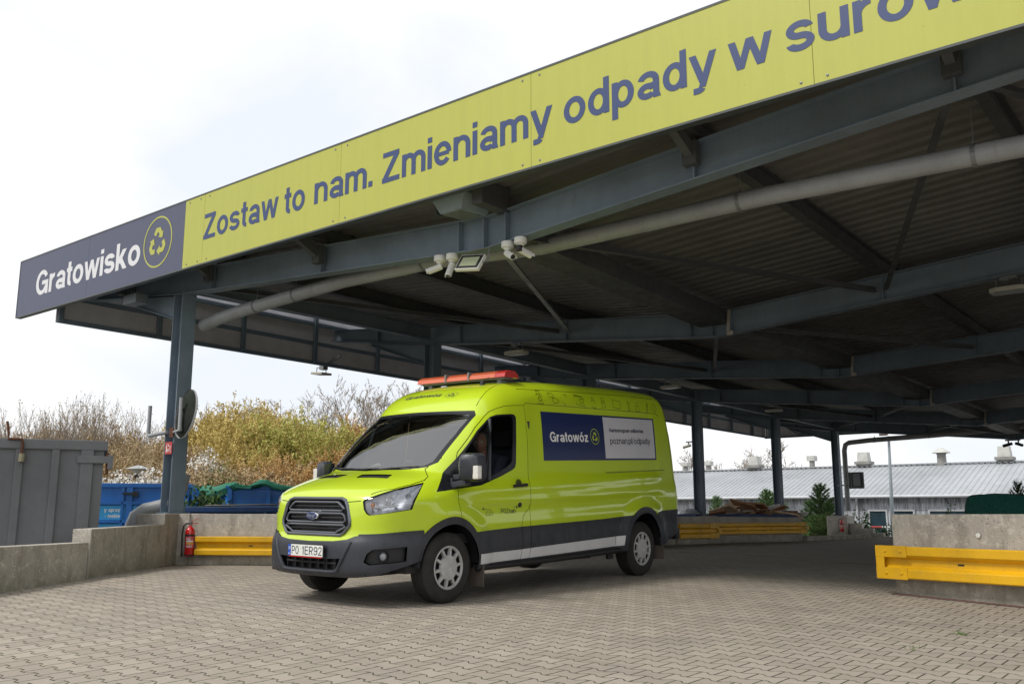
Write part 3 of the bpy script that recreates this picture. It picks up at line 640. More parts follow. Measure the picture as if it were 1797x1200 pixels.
# ---------------------------------------------------------------- the van
X0, Y0, SO = -7.407, 6.034, 2.9
_o = ramp_pt(X0, Y0+SO)
VMX = Matrix([list(VM[0])+[_o[0]], list(VM[1])+[_o[1]], list(VM[2])+[_o[2]], [0, 0, 0, 1]])
van = thing('delivery_van', 'lime green high roof delivery van with dark cladding and an orange light bar', 'van', local=True, M=VMX)
V = lambda s, w_, z: (w_, s-SO, z)
def paint_fn(b, p):
    g = b.n.new('ShaderNodeNewGeometry'); dirt = b.noise(b.obj(), 2.5, 6, .65); col = b.mix(b.ramp(dirt, .35, .75, 0, .12), (.50, .66, .010), (.40, .50, .03))
    sp = b.n.new('ShaderNodeSeparateXYZ'); b.l.new(b.obj(), sp.inputs[0]); lowd = b.m('MULTIPLY', b.ramp(sp.outputs[2], 1.1, .6, 0, 1), b.ramp(b.noise(b.obj(), 9, 5, .7), .4, .7)); col = b.mix(b.m('MULTIPLY', lowd, .18), col, (.32, .33, .10))
    b.l.new(b.mix(g.outputs['Backfacing'], col, (.05, .05, .045)), p.inputs['Base Color'])
    b.l.new(b.bump(b.noise(b.obj(), 3.0, 2), .05, .02), p.inputs['Coat Normal'])
M_PAINT = mat('lime_green_car_paint', rough=.38, coat=1.0, var=0, fn=paint_fn, spec=.4)
M_SEAM = mat('panel_gap', (.05, .065, .004), .8, var=0)
M_CLAD = mat('dark_grey_cladding', var=0, rough=.45, fn=dirtymetal((.030, .034, .045), .0, 5, .42, rcol=(.1, .09, .08)))
M_STRIPE = mat('white_reflective_stripe', (.62, .63, .64), .35, var=.08)
def glass_fn(b, p):
    m = b.nt; out = b.n['Material Output']; tr = b.n.new('ShaderNodeBsdfTransparent'); tr.inputs[0].default_value = (.62, .72, .70, 1)
    gl = b.n.new('ShaderNodeBsdfGlossy'); gl.inputs['Roughness'].default_value = .015; fr = b.n.new('ShaderNodeFresnel'); fr.inputs[0].default_value = 1.75
    mx_ = b.n.new('ShaderNodeMixShader'); b.l.new(fr.outputs[0], mx_.inputs[0]); b.l.new(tr.outputs[0], mx_.inputs[1]); b.l.new(gl.outputs[0], mx_.inputs[2]); b.l.new(mx_.outputs[0], out.inputs[0])
def glass2(tc, ior):
    def fn(b, p):
        glass_fn(b, p)
        for n_ in b.n:
            if n_.bl_idname == 'ShaderNodeBsdfTransparent': n_.inputs[0].default_value = tc
            if n_.bl_idname == 'ShaderNodeFresnel': n_.inputs[0].default_value = ior
    return fn
M_GLASS = mat('tinted_glass', var=0, fn=glass_fn); M_WGLASS = mat('windscreen_glass', var=0, fn=glass2((.70, .78, .76, 1), 3.2)); M_LGLASS = mat('headlight_glass', var=0, fn=glass2((.97, .98, 1, 1), 1.5))
M_TRIM = mat('satin_black_trim', (.010, .011, .014), .28, var=.1)
M_LENS = mat('clear_lens', (.85, .87, .9), .05, var=0, coat=1)
M_CHROME = mat('chrome', (.75, .76, .78), .12, 1.0, var=0)
M_NAVY = mat('navy_banner', (.010, .022, .10), .3, coat=.6, var=.05)
M_BWHITE = mat('white_banner', (.62, .62, .66), .35, coat=.5, var=.04)
M_RED = mat('red_lens', (.45, .01, .01), .2, coat=1, var=0)
M_INT = mat('cab_interior', (.018, .018, .02), .7, var=.2); M_INT2 = mat('grey_cab_lining', (.035, .033, .032), .8, var=.1)
(R_PAINT, R_SEAM, R_CLAD, R_STRIPE, R_WS, R_DGL, R_DEL, R_VENT, R_LAMP, R_DOOR, R_TRIM, R_BUMP, R_NAVY, R_BWH, R_FOG, R_QGL, R_TAIL, R_HOOD) = range(18)
# --- the two halves share one boundary curve where the front/roof chart meets the side chart
dth = np.array([.02]); ths = [_TH[0]+.02]
while ths[-1] < _TH[-1]-.03:
    r_ = float(np.interp(ths[-1], _tt, _rr)); s_ = VC[0]-r_*math.cos(ths[-1]); st = .028 if s_ < 2.7 else .075
    c_ = float(np.interp(ths[-1], _tt, _ca)); ths.append(ths[-1]+st*c_/r_)
ths = np.array(ths); NT = len(ths)
wk = np.full(NT, .9)
for _ in range(40):
    s_, z_ = solve_rad(ths, wk); lo_ = np.full(NT, .3); hi_ = np.full(NT, 1.2)
    # find w where f1 == f2 on the surface
    for _i in range(26):
        m_ = (lo_+hi_)/2; a_, b_ = solve_rad(ths, m_); g_ = f2(a_, m_, b_) > f1(a_, m_, b_); hi_ = np.where(g_, m_, hi_); lo_ = np.where(g_, lo_, m_)
    wk = (lo_+hi_)/2; break
sk, zk = solve_rad(ths, wk)
vfr = np.concatenate([np.linspace(0, .80, 22, endpoint=False), np.linspace(.80, 1, 11)])
bm = bmesh.new(); rows = []
for j, v_ in enumerate(vfr):
    w_ = wk*v_; s_, z_ = (solve_rad(ths, w_) if j < len(vfr)-1 else (sk, zk)); rows.append([bm.verts.new((w_[i], s_[i], z_[i])) for i in range(NT)])
for j in range(len(rows)-1):
    for i in range(NT-1):
        bm.faces.new((rows[j][i], rows[j][i+1], rows[j+1][i+1], rows[j+1][i]))
# side chart
nb = 60; bs = np.linspace(sk[-1], sk[0], nb)[1:-1]; bz = np.interp(bs, [sk[0], 1.4, 5.2, sk[-1]], [zk[0]+.0, .30, .36, zk[-1]])
ringS = [(float(a), float(b)) for a, b in zip(sk, zk)]+[(float(a), float(b)) for a, b in zip(bs, bz)]
gx, gz = np.meshgrid(np.arange(-.1, 5.9, .034), np.arange(.2, 2.6, .034)); cand = list(zip(gx.ravel().tolist(), gz.ravel().tolist()))
ra = np.array(ringS)
def segdist(p, A, B):
    d = B-A; t = np.clip(((p-A)*d).sum(-1)/np.maximum((d*d).sum(-1), 1e-12), 0, 1); return np.hypot(*(p-(A+d*t[:, None])).T)
inn = []
for i, c in enumerate(cand):
    if c[0] > 2.7 and ((i % 2) or (int(c[1]/.034) % 2)) and c[1] > 1.4 and c[1] < 2.0: continue
    if in_poly(c[0], c[1], ringS) and segdist(np.array(c), ra, np.roll(ra, -1, 0)).min() > .016: inn.append(c)
o = delaunay_2d_cdt([Vector(p) for p in ringS+inn], [], [list(range(len(ringS)))], 1, 1e-5)
sv = np.array([(v.x, v.y) for v in o[0]]); sw = solve_side(sv[:, 0], sv[:, 1])
for i in range(min(NT, len(sv))): 
    if abs(sv[i, 0]-sk[i]) < 1e-4: sw[i] = wk[i]
sver = [bm.verts.new((sw[i], sv[i, 0], sv[i, 1])) for i in range(len(sv))]
for f in o[2]:
    try: bm.faces.new([sver[i] for i in f])
    except Exception: pass
bmesh.ops.remove_doubles(bm, verts=bm.verts, dist=4e-4)
bm.normal_update()
for f in bm.faces:      # outward
    c = f.calc_center_median(); g_ = gradF(c.y, c.x, c.z)
    if f.normal.dot(Vector((g_[1], g_[0], g_[2]))) < 0: f.normal_flip()
bm.faces.ensure_lookup_table()
VF = Vector
PR = {'side': (VF((0, 1, 0)), VF((0, 0, 1)), VF((1, 0, 0))), 'front': (VF((1, 0, 0)), VF((0, 0, 1)), VF((0, -1, 0))), 'top': (VF((0, 1, 0)), VF((1, 0, 0)), VF((0, 0, 1))),
      'obl': (VF((.75, .66, 0)).normalized(), VF((0, 0, 1)), VF((.66, -.75, 0)).normalized())}
def cut(pr, poly, region, only=None, nmin=.12, extra=None):
    A, B, D = PR[pr]; xs_ = [p[0] for p in poly]; ys_ = [p[1] for p in poly]; X1, X2, Y1, Y2 = min(xs_)-.01, max(xs_)+.01, min(ys_)-.01, max(ys_)+.01
    def ok(f):
        if f.normal.dot(D) < nmin: return False
        if only is not None and f.material_index not in only: return False
        if extra is not None and not extra(f.calc_center_median()): return False
        a = [v.co.dot(A) for v in f.verts]; b = [v.co.dot(B) for v in f.verts]
        return max(a) > X1 and min(a) < X2 and max(b) > Y1 and min(b) < Y2
    cand_ = [f for f in bm.faces if ok(f)]
    for i in range(len(poly)):
        p, q = poly[i], poly[(i+1) % len(poly)]; L = math.hypot(q[0]-p[0], q[1]-p[1])
        if L < 1e-6: continue
        nx, ny = -(q[1]-p[1])/L, (q[0]-p[0])/L; a1, a2, b1, b2 = min(p[0], q[0])-.003, max(p[0], q[0])+.003, min(p[1], q[1])-.003, max(p[1], q[1])+.003
        loc = []; rest = []
        for f in cand_:
            if not f.is_valid: continue
            a = [v.co.dot(A) for v in f.verts]; b = [v.co.dot(B) for v in f.verts]
            (loc if (max(a) > a1 and min(a) < a2 and max(b) > b1 and min(b) < b2) else rest).append(f)
        if not loc: cand_ = rest; continue
        ge = list({e for f in loc for e in f.edges})+list({v for f in loc for v in f.verts})+loc
        r = bmesh.ops.bisect_plane(bm, geom=ge, plane_co=A*p[0]+B*p[1], plane_no=(A*nx+B*ny), dist=2e-5)
        cand_ = rest+[g for g in r['geom'] if isinstance(g, bmesh.types.BMFace)]
    n = 0
    for f in cand_:
        if not f.is_valid: continue
        c = f.calc_center_median()
        if in_poly(c.dot(A), c.dot(B), poly): f.material_index = region; n += 1
    return n
def strip2(pts, t):     # polyline to thin polygons
    out = []
    for (ax, ay), (bx, by) in zip(pts[:-1], pts[1:]):
        L = math.hypot(bx-ax, by-ay); dx, dy = -(by-ay)/L*t/2, (bx-ax)/L*t/2; ex, ey = (bx-ax)/L*t*.3, (by-ay)/L*t*.3
        out.append([(ax+dx-ex, ay+dy-ey), (bx+dx+ex, by+dy+ey), (bx-dx+ex, by-dy+ey), (ax-dx-ex, ay-dy-ey)])
    return out
def arc(cx, cy, r, a0, a1, n): return [(cx+r*math.cos(math.radians(a0+(a1-a0)*i/n)), cy+r*math.sin(math.radians(a0+(a1-a0)*i/n))) for i in range(n+1)]
MAIN = (R_PAINT,)
# door outline, windows
DOORP = [(2.275, 2.06), (2.09, 2.046), (1.94, 2.028), (1.82, 1.995), (1.72, 1.952), (1.49, 1.772), (1.195, 1.499), (1.165, 1.45), (1.135, 1.36), (1.06, 1.108), (1.047, .985), (1.085, .82), (1.13, .735), (1.31, .69), (2.105, .725), (2.14, .83), (2.235, .90), (2.262, .95), (2.245, 1.15), (2.268, 1.44), (2.285, 1.66)]
cut('side', DOORP, R_DOOR)
WIN = [(1.66, 1.862), (1.72, 1.90), (1.80, 1.925), (2.03, 1.947), (2.085, 1.943), (2.112, 1.915), (2.108, 1.85), (2.075, 1.60), (2.050, 1.40), (2.030, 1.355), (1.98, 1.327), (1.78, 1.257), (1.507, 1.181), (1.405, 1.156), (1.06, 1.122), (.90, 1.104), (.765, 1.092), (1.02, 1.318), (1.14, 1.42), (1.26, 1.525), (1.49, 1.737)]
cut('side', WIN, R_TRIM, only=(R_PAINT, R_DOOR))
cut('side', [(1.705, 1.872), (1.75, 1.893), (1.83, 1.908), (2.015, 1.922), (2.045, 1.905), (2.048, 1.86), (1.985, 1.43), (1.955, 1.395), (1.86, 1.345), (1.60, 1.245), (1.565, 1.233), (1.585, 1.40)], R_DGL, only=(R_TRIM,))
cut('side', [(1.665, 1.845), (1.545, 1.36), (1.52, 1.225), (1.30, 1.20), (1.185, 1.20), (1.185, 1.425), (1.30, 1.538), (1.50, 1.722)], R_QGL, only=(R_TRIM,))
# windscreen with its black border
wsb = [(0, 1.288), (.29, 1.292), (.46, 1.300), (.71, 1.343), (.785, 1.392), (.795, 1.68), (.785, 1.915), (.745, 1.966), (0, 1.975)]
fw_ = lambda c: c.y < 1.9
cut('front', wsb, R_TRIM, only=(R_PAINT,), extra=fw_)
cut('front', [(0, 1.315), (.46, 1.325), (.68, 1.362), (.735, 1.40), (.755, 1.68), (.748, 1.88), (.715, 1.925), (0, 1.935)], R_WS, only=(R_TRIM,), extra=fw_)
# bonnet, vents
HL = [(.085, 0.0), (.085, .49), (.10, .53), (.128, .63), (.36, .80), (.55, .862), (.72, .875), (.80, .84), (.905, .72)]
cut('top', [(.082, -.02), (.082, .49), (.100, .55), (.128, .632), (.36, .80), (.55, .855), (.72, .868), (.80, .84), (.90, .70), (.80, .46), (.72, 0), (.72, -.02)], R_HOOD, nmin=.25, extra=lambda c: c.y < 1 and c.z > .99 and c.z < 1.33)
for st_ in strip2([(.19, .675), (.36, .800), (.55, .855), (.72, .868), (.80, .84), (.90, .70)], .009): cut('top', st_, R_SEAM, only=(R_HOOD, R_PAINT), extra=lambda c: c.y < 1.1 and c.z < 1.36 and c.z > .98)
cut('top', [(.455, .150), (.58, .105), (.635, .50), (.51, .555)], R_VENT, only=(R_HOOD, R_SEAM), extra=lambda c: c.z > 1.0)
for st_ in strip2([(0, .995), (.48, .998), (.55, 1.003), (.605, 1.008)], .008): cut('front', st_, R_SEAM, only=(R_HOOD, R_PAINT), extra=lambda c: c.y < .3)
# grille opening
GR = [(0, 1.034), (.37, 1.030), (.425, 1.012), (.462, .965), (.505, .82), (.505, .775), (.44, .70), (.40, .680), (0, .676)]
cut('front', GR, R_DEL, only=(R_PAINT, R_HOOD, R_SEAM), extra=lambda c: c.y < .3)
# headlight (cut square on to the corner of the nose)
hl3 = [(.123, .629, 1.004), (.130, .645, 1.020), (.168, .68, 1.042), (.27, .745, 1.083), (.364, .817, 1.120), (.69, .891, 1.186), (.574, .949, 1.095), (.475, .984, 1.005), (.437, .983, .925), (.239, .872, .893), (.132, .715, .870), (.121, .685, .885), (.115, .655, .925)]
A_, B_, D_ = PR['obl']; HLP = [(VF((b, a, c)).dot(A_), c) for a, b, c in hl3]
cut('obl', HLP, R_LAMP, only=(R_PAINT, R_HOOD, R_SEAM), extra=lambda c: c.x > .5)
# bumper: everything dark below the green
cut('front', [(0, .615), (.34, .622), (.50, .640), (.58, .672), (.80, .700), (1.2, .727), (1.2, .1), (0, .1)], R_BUMP, only=(R_PAINT,), nmin=-.9, extra=lambda c: c.y < .60)
cut('side', [(.595, .1), (.595, .727), (.40, .718), (.2, .70), (-.1, .68), (-.1, .1)], R_BUMP, only=(R_PAINT,), nmin=.3, extra=lambda c: c.y < .62)
cut('front', [(0, .452), (.35, .462), (.45, .466), (.40, .376), (.33, .352), (0, .345)], R_DEL, only=(R_BUMP,), extra=lambda c: c.y < .3)
fg3 = [(.078, .707, .437), (.089, .734, .514), (.117, .784, .553), (.384, .973, .575), (.374, .97, .437), (.102, .756, .411)]
cut('obl', [(VF((b, a, c)).dot(A_), c) for a, b, c in fg3], R_FOG, only=(R_BUMP,), extra=lambda c: c.x > .5)
# arches, cladding, white stripe
for ax_, az_, ro, ri in ((.965, .37, .478, .405), (4.70, .39, .495, .415)):
    cut('side', [(ax_-ro*.97, .1)]+arc(ax_, az_, ro, 172, 8, 22)+[(ax_+ro*.97, .1)], R_CLAD, nmin=.1)
    cut('side', [(ax_-ri, .1)]+arc(ax_, az_, ri, 180, 0, 24)+[(ax_+ri, .1)], R_DEL, nmin=-.2)
cut('side', [(1.30, .682), (2.10, .712), (3.75, .752), (4.42, .785), (4.42, .1), (1.30, .1)], R_CLAD, only=(R_PAINT, R_DOOR), nmin=.2)
cut('side', [(5.02, .80), (5.19, .825), (6.0, .845), (6.0, .1), (5.02, .1)], R_CLAD, only=(R_PAINT,), nmin=.1)
cut('side', [(1.395, .458), (2.11, .470), (2.265, .476), (4.216, .537), (4.19, .415), (2.262, .369), (2.107, .367), (1.405, .352)], R_STRIPE, only=(R_CLAD,))
ALLP = (R_PAINT, R_DOOR, R_CLAD, R_STRIPE, R_BUMP)
for pl_ in ([(2.275, 2.06), (2.09, 2.046), (1.94, 2.028), (1.82, 1.995), (1.72, 1.952), (1.49, 1.772), (1.195, 1.499), (1.165, 1.45), (1.135, 1.36), (1.06, 1.108), (1.047, .985), (1.085, .82), (1.13, .75)],
            [(2.285, 2.06), (2.285, 1.66), (2.268, 1.44), (2.245, 1.15), (2.262, .95), (2.235, .90), (2.14, .83), (2.112, .715), (2.137, .549), (2.11, .36)],
            [(2.262, .95), (2.27, .73), (2.295, .54), (2.262, .36)],
            [(2.285, 2.255), (3.4, 2.305), (4.5, 2.345), (5.35, 2.36)], [(2.285, 2.06), (2.33, 2.09), (5.3, 2.15), (5.40, 2.12)], [(4.02, .53), (4.02, .43)], [(5.56, 2.2), (5.60, 1.0)]):
    for st_ in strip2(pl_, .006): cut('side', st_, R_SEAM, only=ALLP)
for st_ in strip2([(.905, .715), (.99, .735), (1.05, .79)], .008): cut('top', st_, R_SEAM, only=(R_PAINT,), extra=lambda c: c.z > 1.2 and c.z < 1.5 and c.x > .7)
for st_ in strip2([(1.66, .735), (1.80, .715), (1.995, .675), (2.334, .60), (2.7, .50)], .007): cut('top', st_, R_SEAM, only=(R_PAINT,), nmin=.2, extra=lambda c: c.z > 1.9)
# banner
BN = [(2.601, 2.012), (5.217, 2.074), (5.176, 1.506), (2.582, 1.440)]
cut('side', BN, R_NAVY, only=(R_PAINT, R_SEAM))
cut('side', [(3.916, 2.021), (5.183, 2.053), (5.145, 1.528), (3.895, 1.498)], R_BWH, only=(R_NAVY,))
cut('side', [(5.66, .86), (5.66, 1.55), (5.9, 1.55), (5.9, .86)], R_TAIL, only=(R_PAINT, R_SEAM))
# split into parts and mirror
OFFS = {R_SEAM: -.007, R_WS: -.003, R_DGL: -.014, R_QGL: -.008, R_NAVY: .0012, R_BWH: .0012, R_STRIPE: .002, R_VENT: -.012, R_FOG: -.045, R_CLAD: .006, R_BUMP: .010, R_LAMP: -.004}
def region_mesh(name, regs, mats, parent=None, mirror=True, half=None, label=None, solid=0):
    vidx = {}; vs = []; fs = []; mi = []; src = []
    for f in bm.faces:
        if f.material_index not in regs: continue
        ids = []
        for v in f.verts:
            k = (v.index, f.material_index)
            if k not in vidx: vidx[k] = len(vs); vs.append(v.co.copy()); src.append(f.material_index)
            ids.append(vidx[k])
        fs.append(tuple(ids)); mi.append(regs.index(f.material_index))
    if not vs: return None
    P = np.array([tuple(v) for v in vs]); Gd = gradF(P[:, 1], P[:, 0], P[:, 2]); Nn = Gd[:, [1, 0, 2]]
    P = P+Nn*np.array([OFFS.get(s, 0) for s in src])[:, None]
    onax = np.abs(P[:, 0]) < 1e-4; n = len(P)
    if half == -1:
        P[:, 0] *= -1; Nn = Nn*[-1, 1, 1]; fs = [tuple(reversed(f)) for f in fs]
    if mirror and half is None:
        P2 = P*[-1, 1, 1]; N2 = Nn*[-1, 1, 1]; P = np.concatenate([P, P2]); Nn = np.concatenate([Nn, N2]); fs = fs+[tuple(n+i for i in reversed(f)) for f in fs]; mi = mi+mi
    P[:, 1] -= SO
    me = bpy.data.meshes.new(name); me.from_pydata(P.tolist(), [], fs); 
    for m in mats: me.materials.append(m)
    me.polygons.foreach_set('material_index', mi); me.polygons.foreach_set('use_smooth', [True]*len(fs)); me.update()
    me.normals_split_custom_set_from_vertices(Nn.tolist())
    o = link(name, me, parent, label); LOCALP.add(o.name); return o
bm.verts.index_update()
body = region_mesh('body', [R_PAINT, R_SEAM, R_HOOD], [M_PAINT, M_SEAM, M_PAINT], van)
region_mesh('bumper', [R_BUMP], [M_CLAD], van); region_mesh('cladding', [R_CLAD], [M_CLAD], van); [region_mesh('stripe', [R_STRIPE], [M_STRIPE], van, half=k_) for k_ in (1, -1)]
region_mesh('windscreen', [R_WS], [M_WGLASS], van); doors = []
for h_ in (1, -1):
    d_ = region_mesh('door', [R_DOOR], [M_PAINT], van, half=h_); doors.append(d_)
    if h_ == -1: region_mesh('window', [R_DGL], [M_GLASS], d_, half=h_)
    region_mesh('quarter_window', [R_QGL], [M_GLASS], d_, half=h_)
    region_mesh('headlight', [R_LAMP], [M_LGLASS], van, half=h_)
region_mesh('window_surround', [R_TRIM], [M_TRIM], van); region_mesh('bonnet_vent', [R_VENT], [M_BLACK], van); [region_mesh('fog_lamp_recess', [R_FOG], [M_BLACK], van, half=k_) for k_ in (1, -1)]
[region_mesh('tail_light', [R_TAIL], [M_RED], van, half=k_) for k_ in (1, -1)]
SIDE = lambda off: (lambda s, z: (float(solve_side(s, z))+off, s-SO, z))
ban = region_mesh('banner', [R_NAVY, R_BWH], [M_NAVY, M_BWHITE], van, half=1); region_mesh('banner', [R_NAVY, R_BWH], [M_NAVY, M_BWHITE], van, half=-1)
def VB(mb, name, mats, parent=van, **k):
    o = mb.build(name, mats, parent, **k); LOCALP.add(o.name); return o
# lettering on the banner
M_DKTXT = mat('dark_print', (.02, .03, .06), .5, var=0); M_BRT = mat('white_print', (.80, .80, .80), .5, var=0); M_YG = mat('lime_print', (.50, .62, .02), .5, var=0)
def SB(off=.004):
    def fn(s, z): return (float(solve_side(s, z))+off, s-SO, z)
    return fn
tb = MB(); sk_ = .0
skew = lambda fn, a: (lambda s, z: fn(s, z+a*(s-3.1)))
htext(tb, 'Gratowóz', 2.735, 3.53, 1.675, .118, skew(SB(), .035), v=.15, h=.12); VB(tb, 'lettering', M_BRT, ban, label='white lettering')
tb = MB(); ring2d(tb, 3.685, 1.762+.0, .098, .098, .007, SB(), n=28); recycle(tb, 3.685, 1.758, .068, SB()); VB(tb, 'recycling_emblem', M_YG, ban)
tb = MB(); htext(tb, 'Harmonogram odbiorów:', 4.035, 4.895, 1.81, .052, skew(SB(), .028), v=.15, h=.12, gap=.06); VB(tb, 'lettering', M_DKTXT, ban, label='small dark line of lettering'); tb = MB(); htext(tb, 'poznan.pl/odpady', 4.03, 5.05, 1.650, .082, skew(SB(), .035), v=.10, h=.085); VB(tb, 'lettering', M_DKTXT, ban, label='large dark line of lettering')
tb = MB(); htext(tb, 'POZnan', 1.755, 2.005, .862, .052, SB(.0035), v=.10, h=.08); line2d(tb, [(1.975, .915), (1.99, .935)], .006, SB(.0035))
for a in (0, 60, 120): 
    c, s_ = math.cos(math.radians(a))*.016, math.sin(math.radians(a))*.016
    line2d(tb, [(2.022-c, .925-s_), (2.022+c, .925+s_)], .007, SB(.0035)); line2d(tb, [(1.455-c, .915-s_), (1.455+c, .915+s_)], .006, SB(.0035))
htext(tb, 'ZZO', 1.495, 1.625, .845, .042, SB(.0035), v=.06, h=.06, gap=.10); line2d(tb, [(1.475, .912), (1.60, .900)], .004, SB(.0035)); VB(tb, 'door_lettering', M_DKTXT, doors[0])
# row of small line drawings under the roof edge
ICN = {}; IF = SB(.004); T_ = .0065; cz = lambda s: 2.175+(s-2.6)*.018
def I(s, pts, closed=True): line2d(ICN.setdefault(int((s-2.5)/.215), MB()), [(s+x, cz(s)+y+.01) for x, y in pts], T_, IF, closed=closed)
I(2.63, [(-.05, -.08), (.05, -.08), (.05, .03), (-.05, .03)]); ring2d(ICN.setdefault(0, MB()), 2.63, cz(2.63)-.015, .032, .032, .009, IF, n=12); I(2.63, [(-.02, .03), (-.03, .075), (.04, .075), (.02, .03)])
I(2.88, [(-.06, .01), (.02, .01), (.05, .035), (.02, .06), (-.06, .06)]); I(2.93, [(-.05, -.06), (.04, -.06), (.06, -.03), (.04, 0), (-.05, 0)])
I(3.14, [(-.05, -.06), (-.02, -.075), (.05, .05), (.02, .065)]); I(3.46, [(-.09, -.05), (.09, -.07), (.09, .04), (-.09, .06)]); I(3.49, [(-.04, -.03), (.04, -.03), (.04, .02), (-.04, .02)]); I(3.46, [(-.10, .07), (.08, .055)], False)
I(3.76, [(-.035, -.08), (.035, -.08), (.035, .02), (-.035, .02)]); I(3.76, [(-.015, .02), (-.015, .06), (.015, .06), (.015, .02)]); I(3.98, [(-.04, -.06), (.04, -.06), (.04, 0), (-.04, 0)]); I(3.98, [(-.03, .02), (.03, .02), (.03, .06), (-.03, .06)])
I(4.30, [(-.10, -.04), (-.05, -.06), (.08, -.06), (.10, .0), (.10, .04), (-.08, .05)]); I(4.60, [(-.03, -.08), (.03, -.08), (.0, -.02), (.03, .02), (0, .05), (-.03, .02), (0, -.02)]); I(4.83, [(-.06, -.07), (.06, -.07), (.04, .0), (-.04, .0)]); I(4.83, [(0, 0), (.02, .06)], False)
I(5.10, [(-.03, -.07), (-.01, -.075), (.04, .05), (.02, .055)]); I(5.32, [(-.05, -.02), (0, -.07), (.05, -.02), (.03, .05), (-.03, .05)])
for m_ in ICN.values(): VB(m_, 'line_drawing', mat('faint_print', (.09, .115, .004), .5, var=0), body)
# front brow lettering
def BROW(off=.005):
    def fn(x, y):   # x across, y up the brow; find the surface in front of a point
        t = 1.04-.0+y*0; 
        th = _brow0+y/1.9
        s_, z_ = solve_rad(th, abs(x)); return (x, float(s_)-SO-off*.6, float(z_)+off)
    return fn
_tm = _tt > .35
def th_at(s): return float(np.interp(s, (VC[0]-_rr*np.cos(_tt))[_tm], _tt[_tm]))
_brow0 = th_at(1.70)
tb = MB(); htext(tb, 'Gratowóz', -.42, .16, -.02, .10, BROW(), v=.11, h=.09); ring2d(tb, .315, .022, .085, .085, .005, BROW(), n=28); recycle(tb, .315, .018, .055, BROW()); VB(tb, 'brow_lettering', M_DKTXT, body)
# --- grille
gs = .085
gb = MB()
gp = [(-x, z) for x, z in reversed(GR[1:-1])]+GR
gp = [(x, z) for x, z in GR[1:-1]]; full = gp+[(-x, z) for x, z in reversed(gp)]
def GS(x, z, d=0): 
    s_ = float(np.interp(z, [.6, .72, .85, .98, 1.04], [.035, .05, .055, .068, .09])) + (.10*x*x+.25*abs(x)**6) - .008
    return V(s_+d, x, z)
def loop_tube(mb, pts, r, d=0, n=8): 
    P_ = []; 
    for i in range(len(pts)):
        a, b_ = pts[i], pts[(i+1) % len(pts)]; k = max(1, int(math.hypot(b_[0]-a[0], b_[1]-a[1])/.08))
        for j in range(k): P_.append(GS(a[0]+(b_[0]-a[0])*j/k, a[1]+(b_[1]-a[1])*j/k, d))
    P_.append(P_[0]); mb.tube(P_, r, n, cap=False)
M_GRF = mat('dark_chrome_grille', (.17, .18, .20), .28, .85, var=.05)
loop_tube(gb, full, .017, .0)
grille = VB(gb, 'grille', M_GRF, smooth=True)
for zt, zb_, w1, w2 in ((.993, .912, .355, .415), (.886, .800, .425, .448), (.776, .702, .458, .36)):
    b2 = MB(); mid = (zt+zb_)/2
    rp_ = [(w1-.03, zt), (w1, zt-.015), (w2, zb_+.018), (w2-.03, zb_)]
    loop_tube(b2, rp_+[(-x, z) for x, z in reversed(rp_)], .0125, .004); VB(b2, 'grille_loop', M_GRF, grille, smooth=True)
    b3 = MB(); b3.tube([GS(x, mid, .02) for x in np.linspace(-(w1+w2)/2+.04, (w1+w2)/2-.04, 11)], .007, 6); VB(b3, 'grille_slat', M_BLACK, grille, smooth=True)
bk = MB(); 
bk.add([GS(x, z, .075) for x in np.linspace(-.52, .52, 13) for z in (.66, .76, .86, .96, 1.05)], [(i*5+j, i*5+j+1, (i+1)*5+j+1, (i+1)*5+j) for i in range(12) for j in range(4)])
for x in np.arange(-.42, .43, .105): bk.add([GS(x+dx, z, .045) for dx in (-.004, .004) for z in (.68, 1.02)], [(0, 1, 3, 2)])
VB(bk, 'radiator_mesh', M_BLACK, grille)
bd_ = MB(); c = Vector(GS(0, .862, -.02))
bd_.lathe([(0, .014), (.60, .013), (.9, .009), (1.0, 0), (1.0, -.02)], (0, 0, 0), (0, -1, 0), 32); bd_.v = [(v[0]*.093, v[1]+c.y, v[2]*.040+c.z) for v in bd_.v]
badge = VB(bd_, 'badge', M_CHROME, grille, smooth=True)
bo = MB(); bo.lathe([(0, .0165), (.8, .0160), (.87, .012)], (0, 0, 0), (0, -1, 0), 32); bo.v = [(v[0]*.093, v[1]+c.y, v[2]*.040+c.z) for v in bo.v]; VB(bo, 'badge_oval', mat('badge_blue', (.01, .03, .13), .2, coat=1, var=0), badge)
bt_ = MB(); text_fit(bt_, 'Ford', -.060, .060, .847, .878, lambda x, z: (x, c.y-.0185, z), bold=.0, shear=.45, ref='F'); VB(bt_, 'badge_lettering', M_CHROME, badge)
# lower intake
ib = MB(); ib.add([V(.07, x, z) for x in (-.5, .5) for z in (.33, .48)], [(0, 1, 3, 2)])
ib.tube([V(.025+.1*x*x, x, .415) for x in np.linspace(-.37, .37, 9)], .012, 6)
for x in (-.36, -.24, -.12, 0, .12, .24, .36): ib.box(V(.05, x, .405), (.008, .04, .10))
VB(ib, 'lower_intake', M_BLACK)
# bumper sculpt: proud centre plate lip and corner crease
cp = MB()
def BS(x, z, d=0):
    s_, w_ = float(solve_rad(math.atan2(z-1.0, 2.4-.02), abs(x))[0]), x; return V(s_-.010+d, x, z)
def bump_loft(name, polyl, r, m=M_CLAD):
    mb = MB(); mb.tube([BS(x, z) for x, z in polyl], r, 8); return VB(mb, name, m, smooth=True)
bump_loft('bumper_lip', [(-.40, .345)]+[(x, .335) for x in np.linspace(-.33, .33, 7)]+[(.40, .345), (.47, .45), (.53, .56), (.56, .625)], .018)
bump_loft('bumper_lip', [(-.40, .345), (-.47, .45), (-.53, .56), (-.56, .625)], .018)
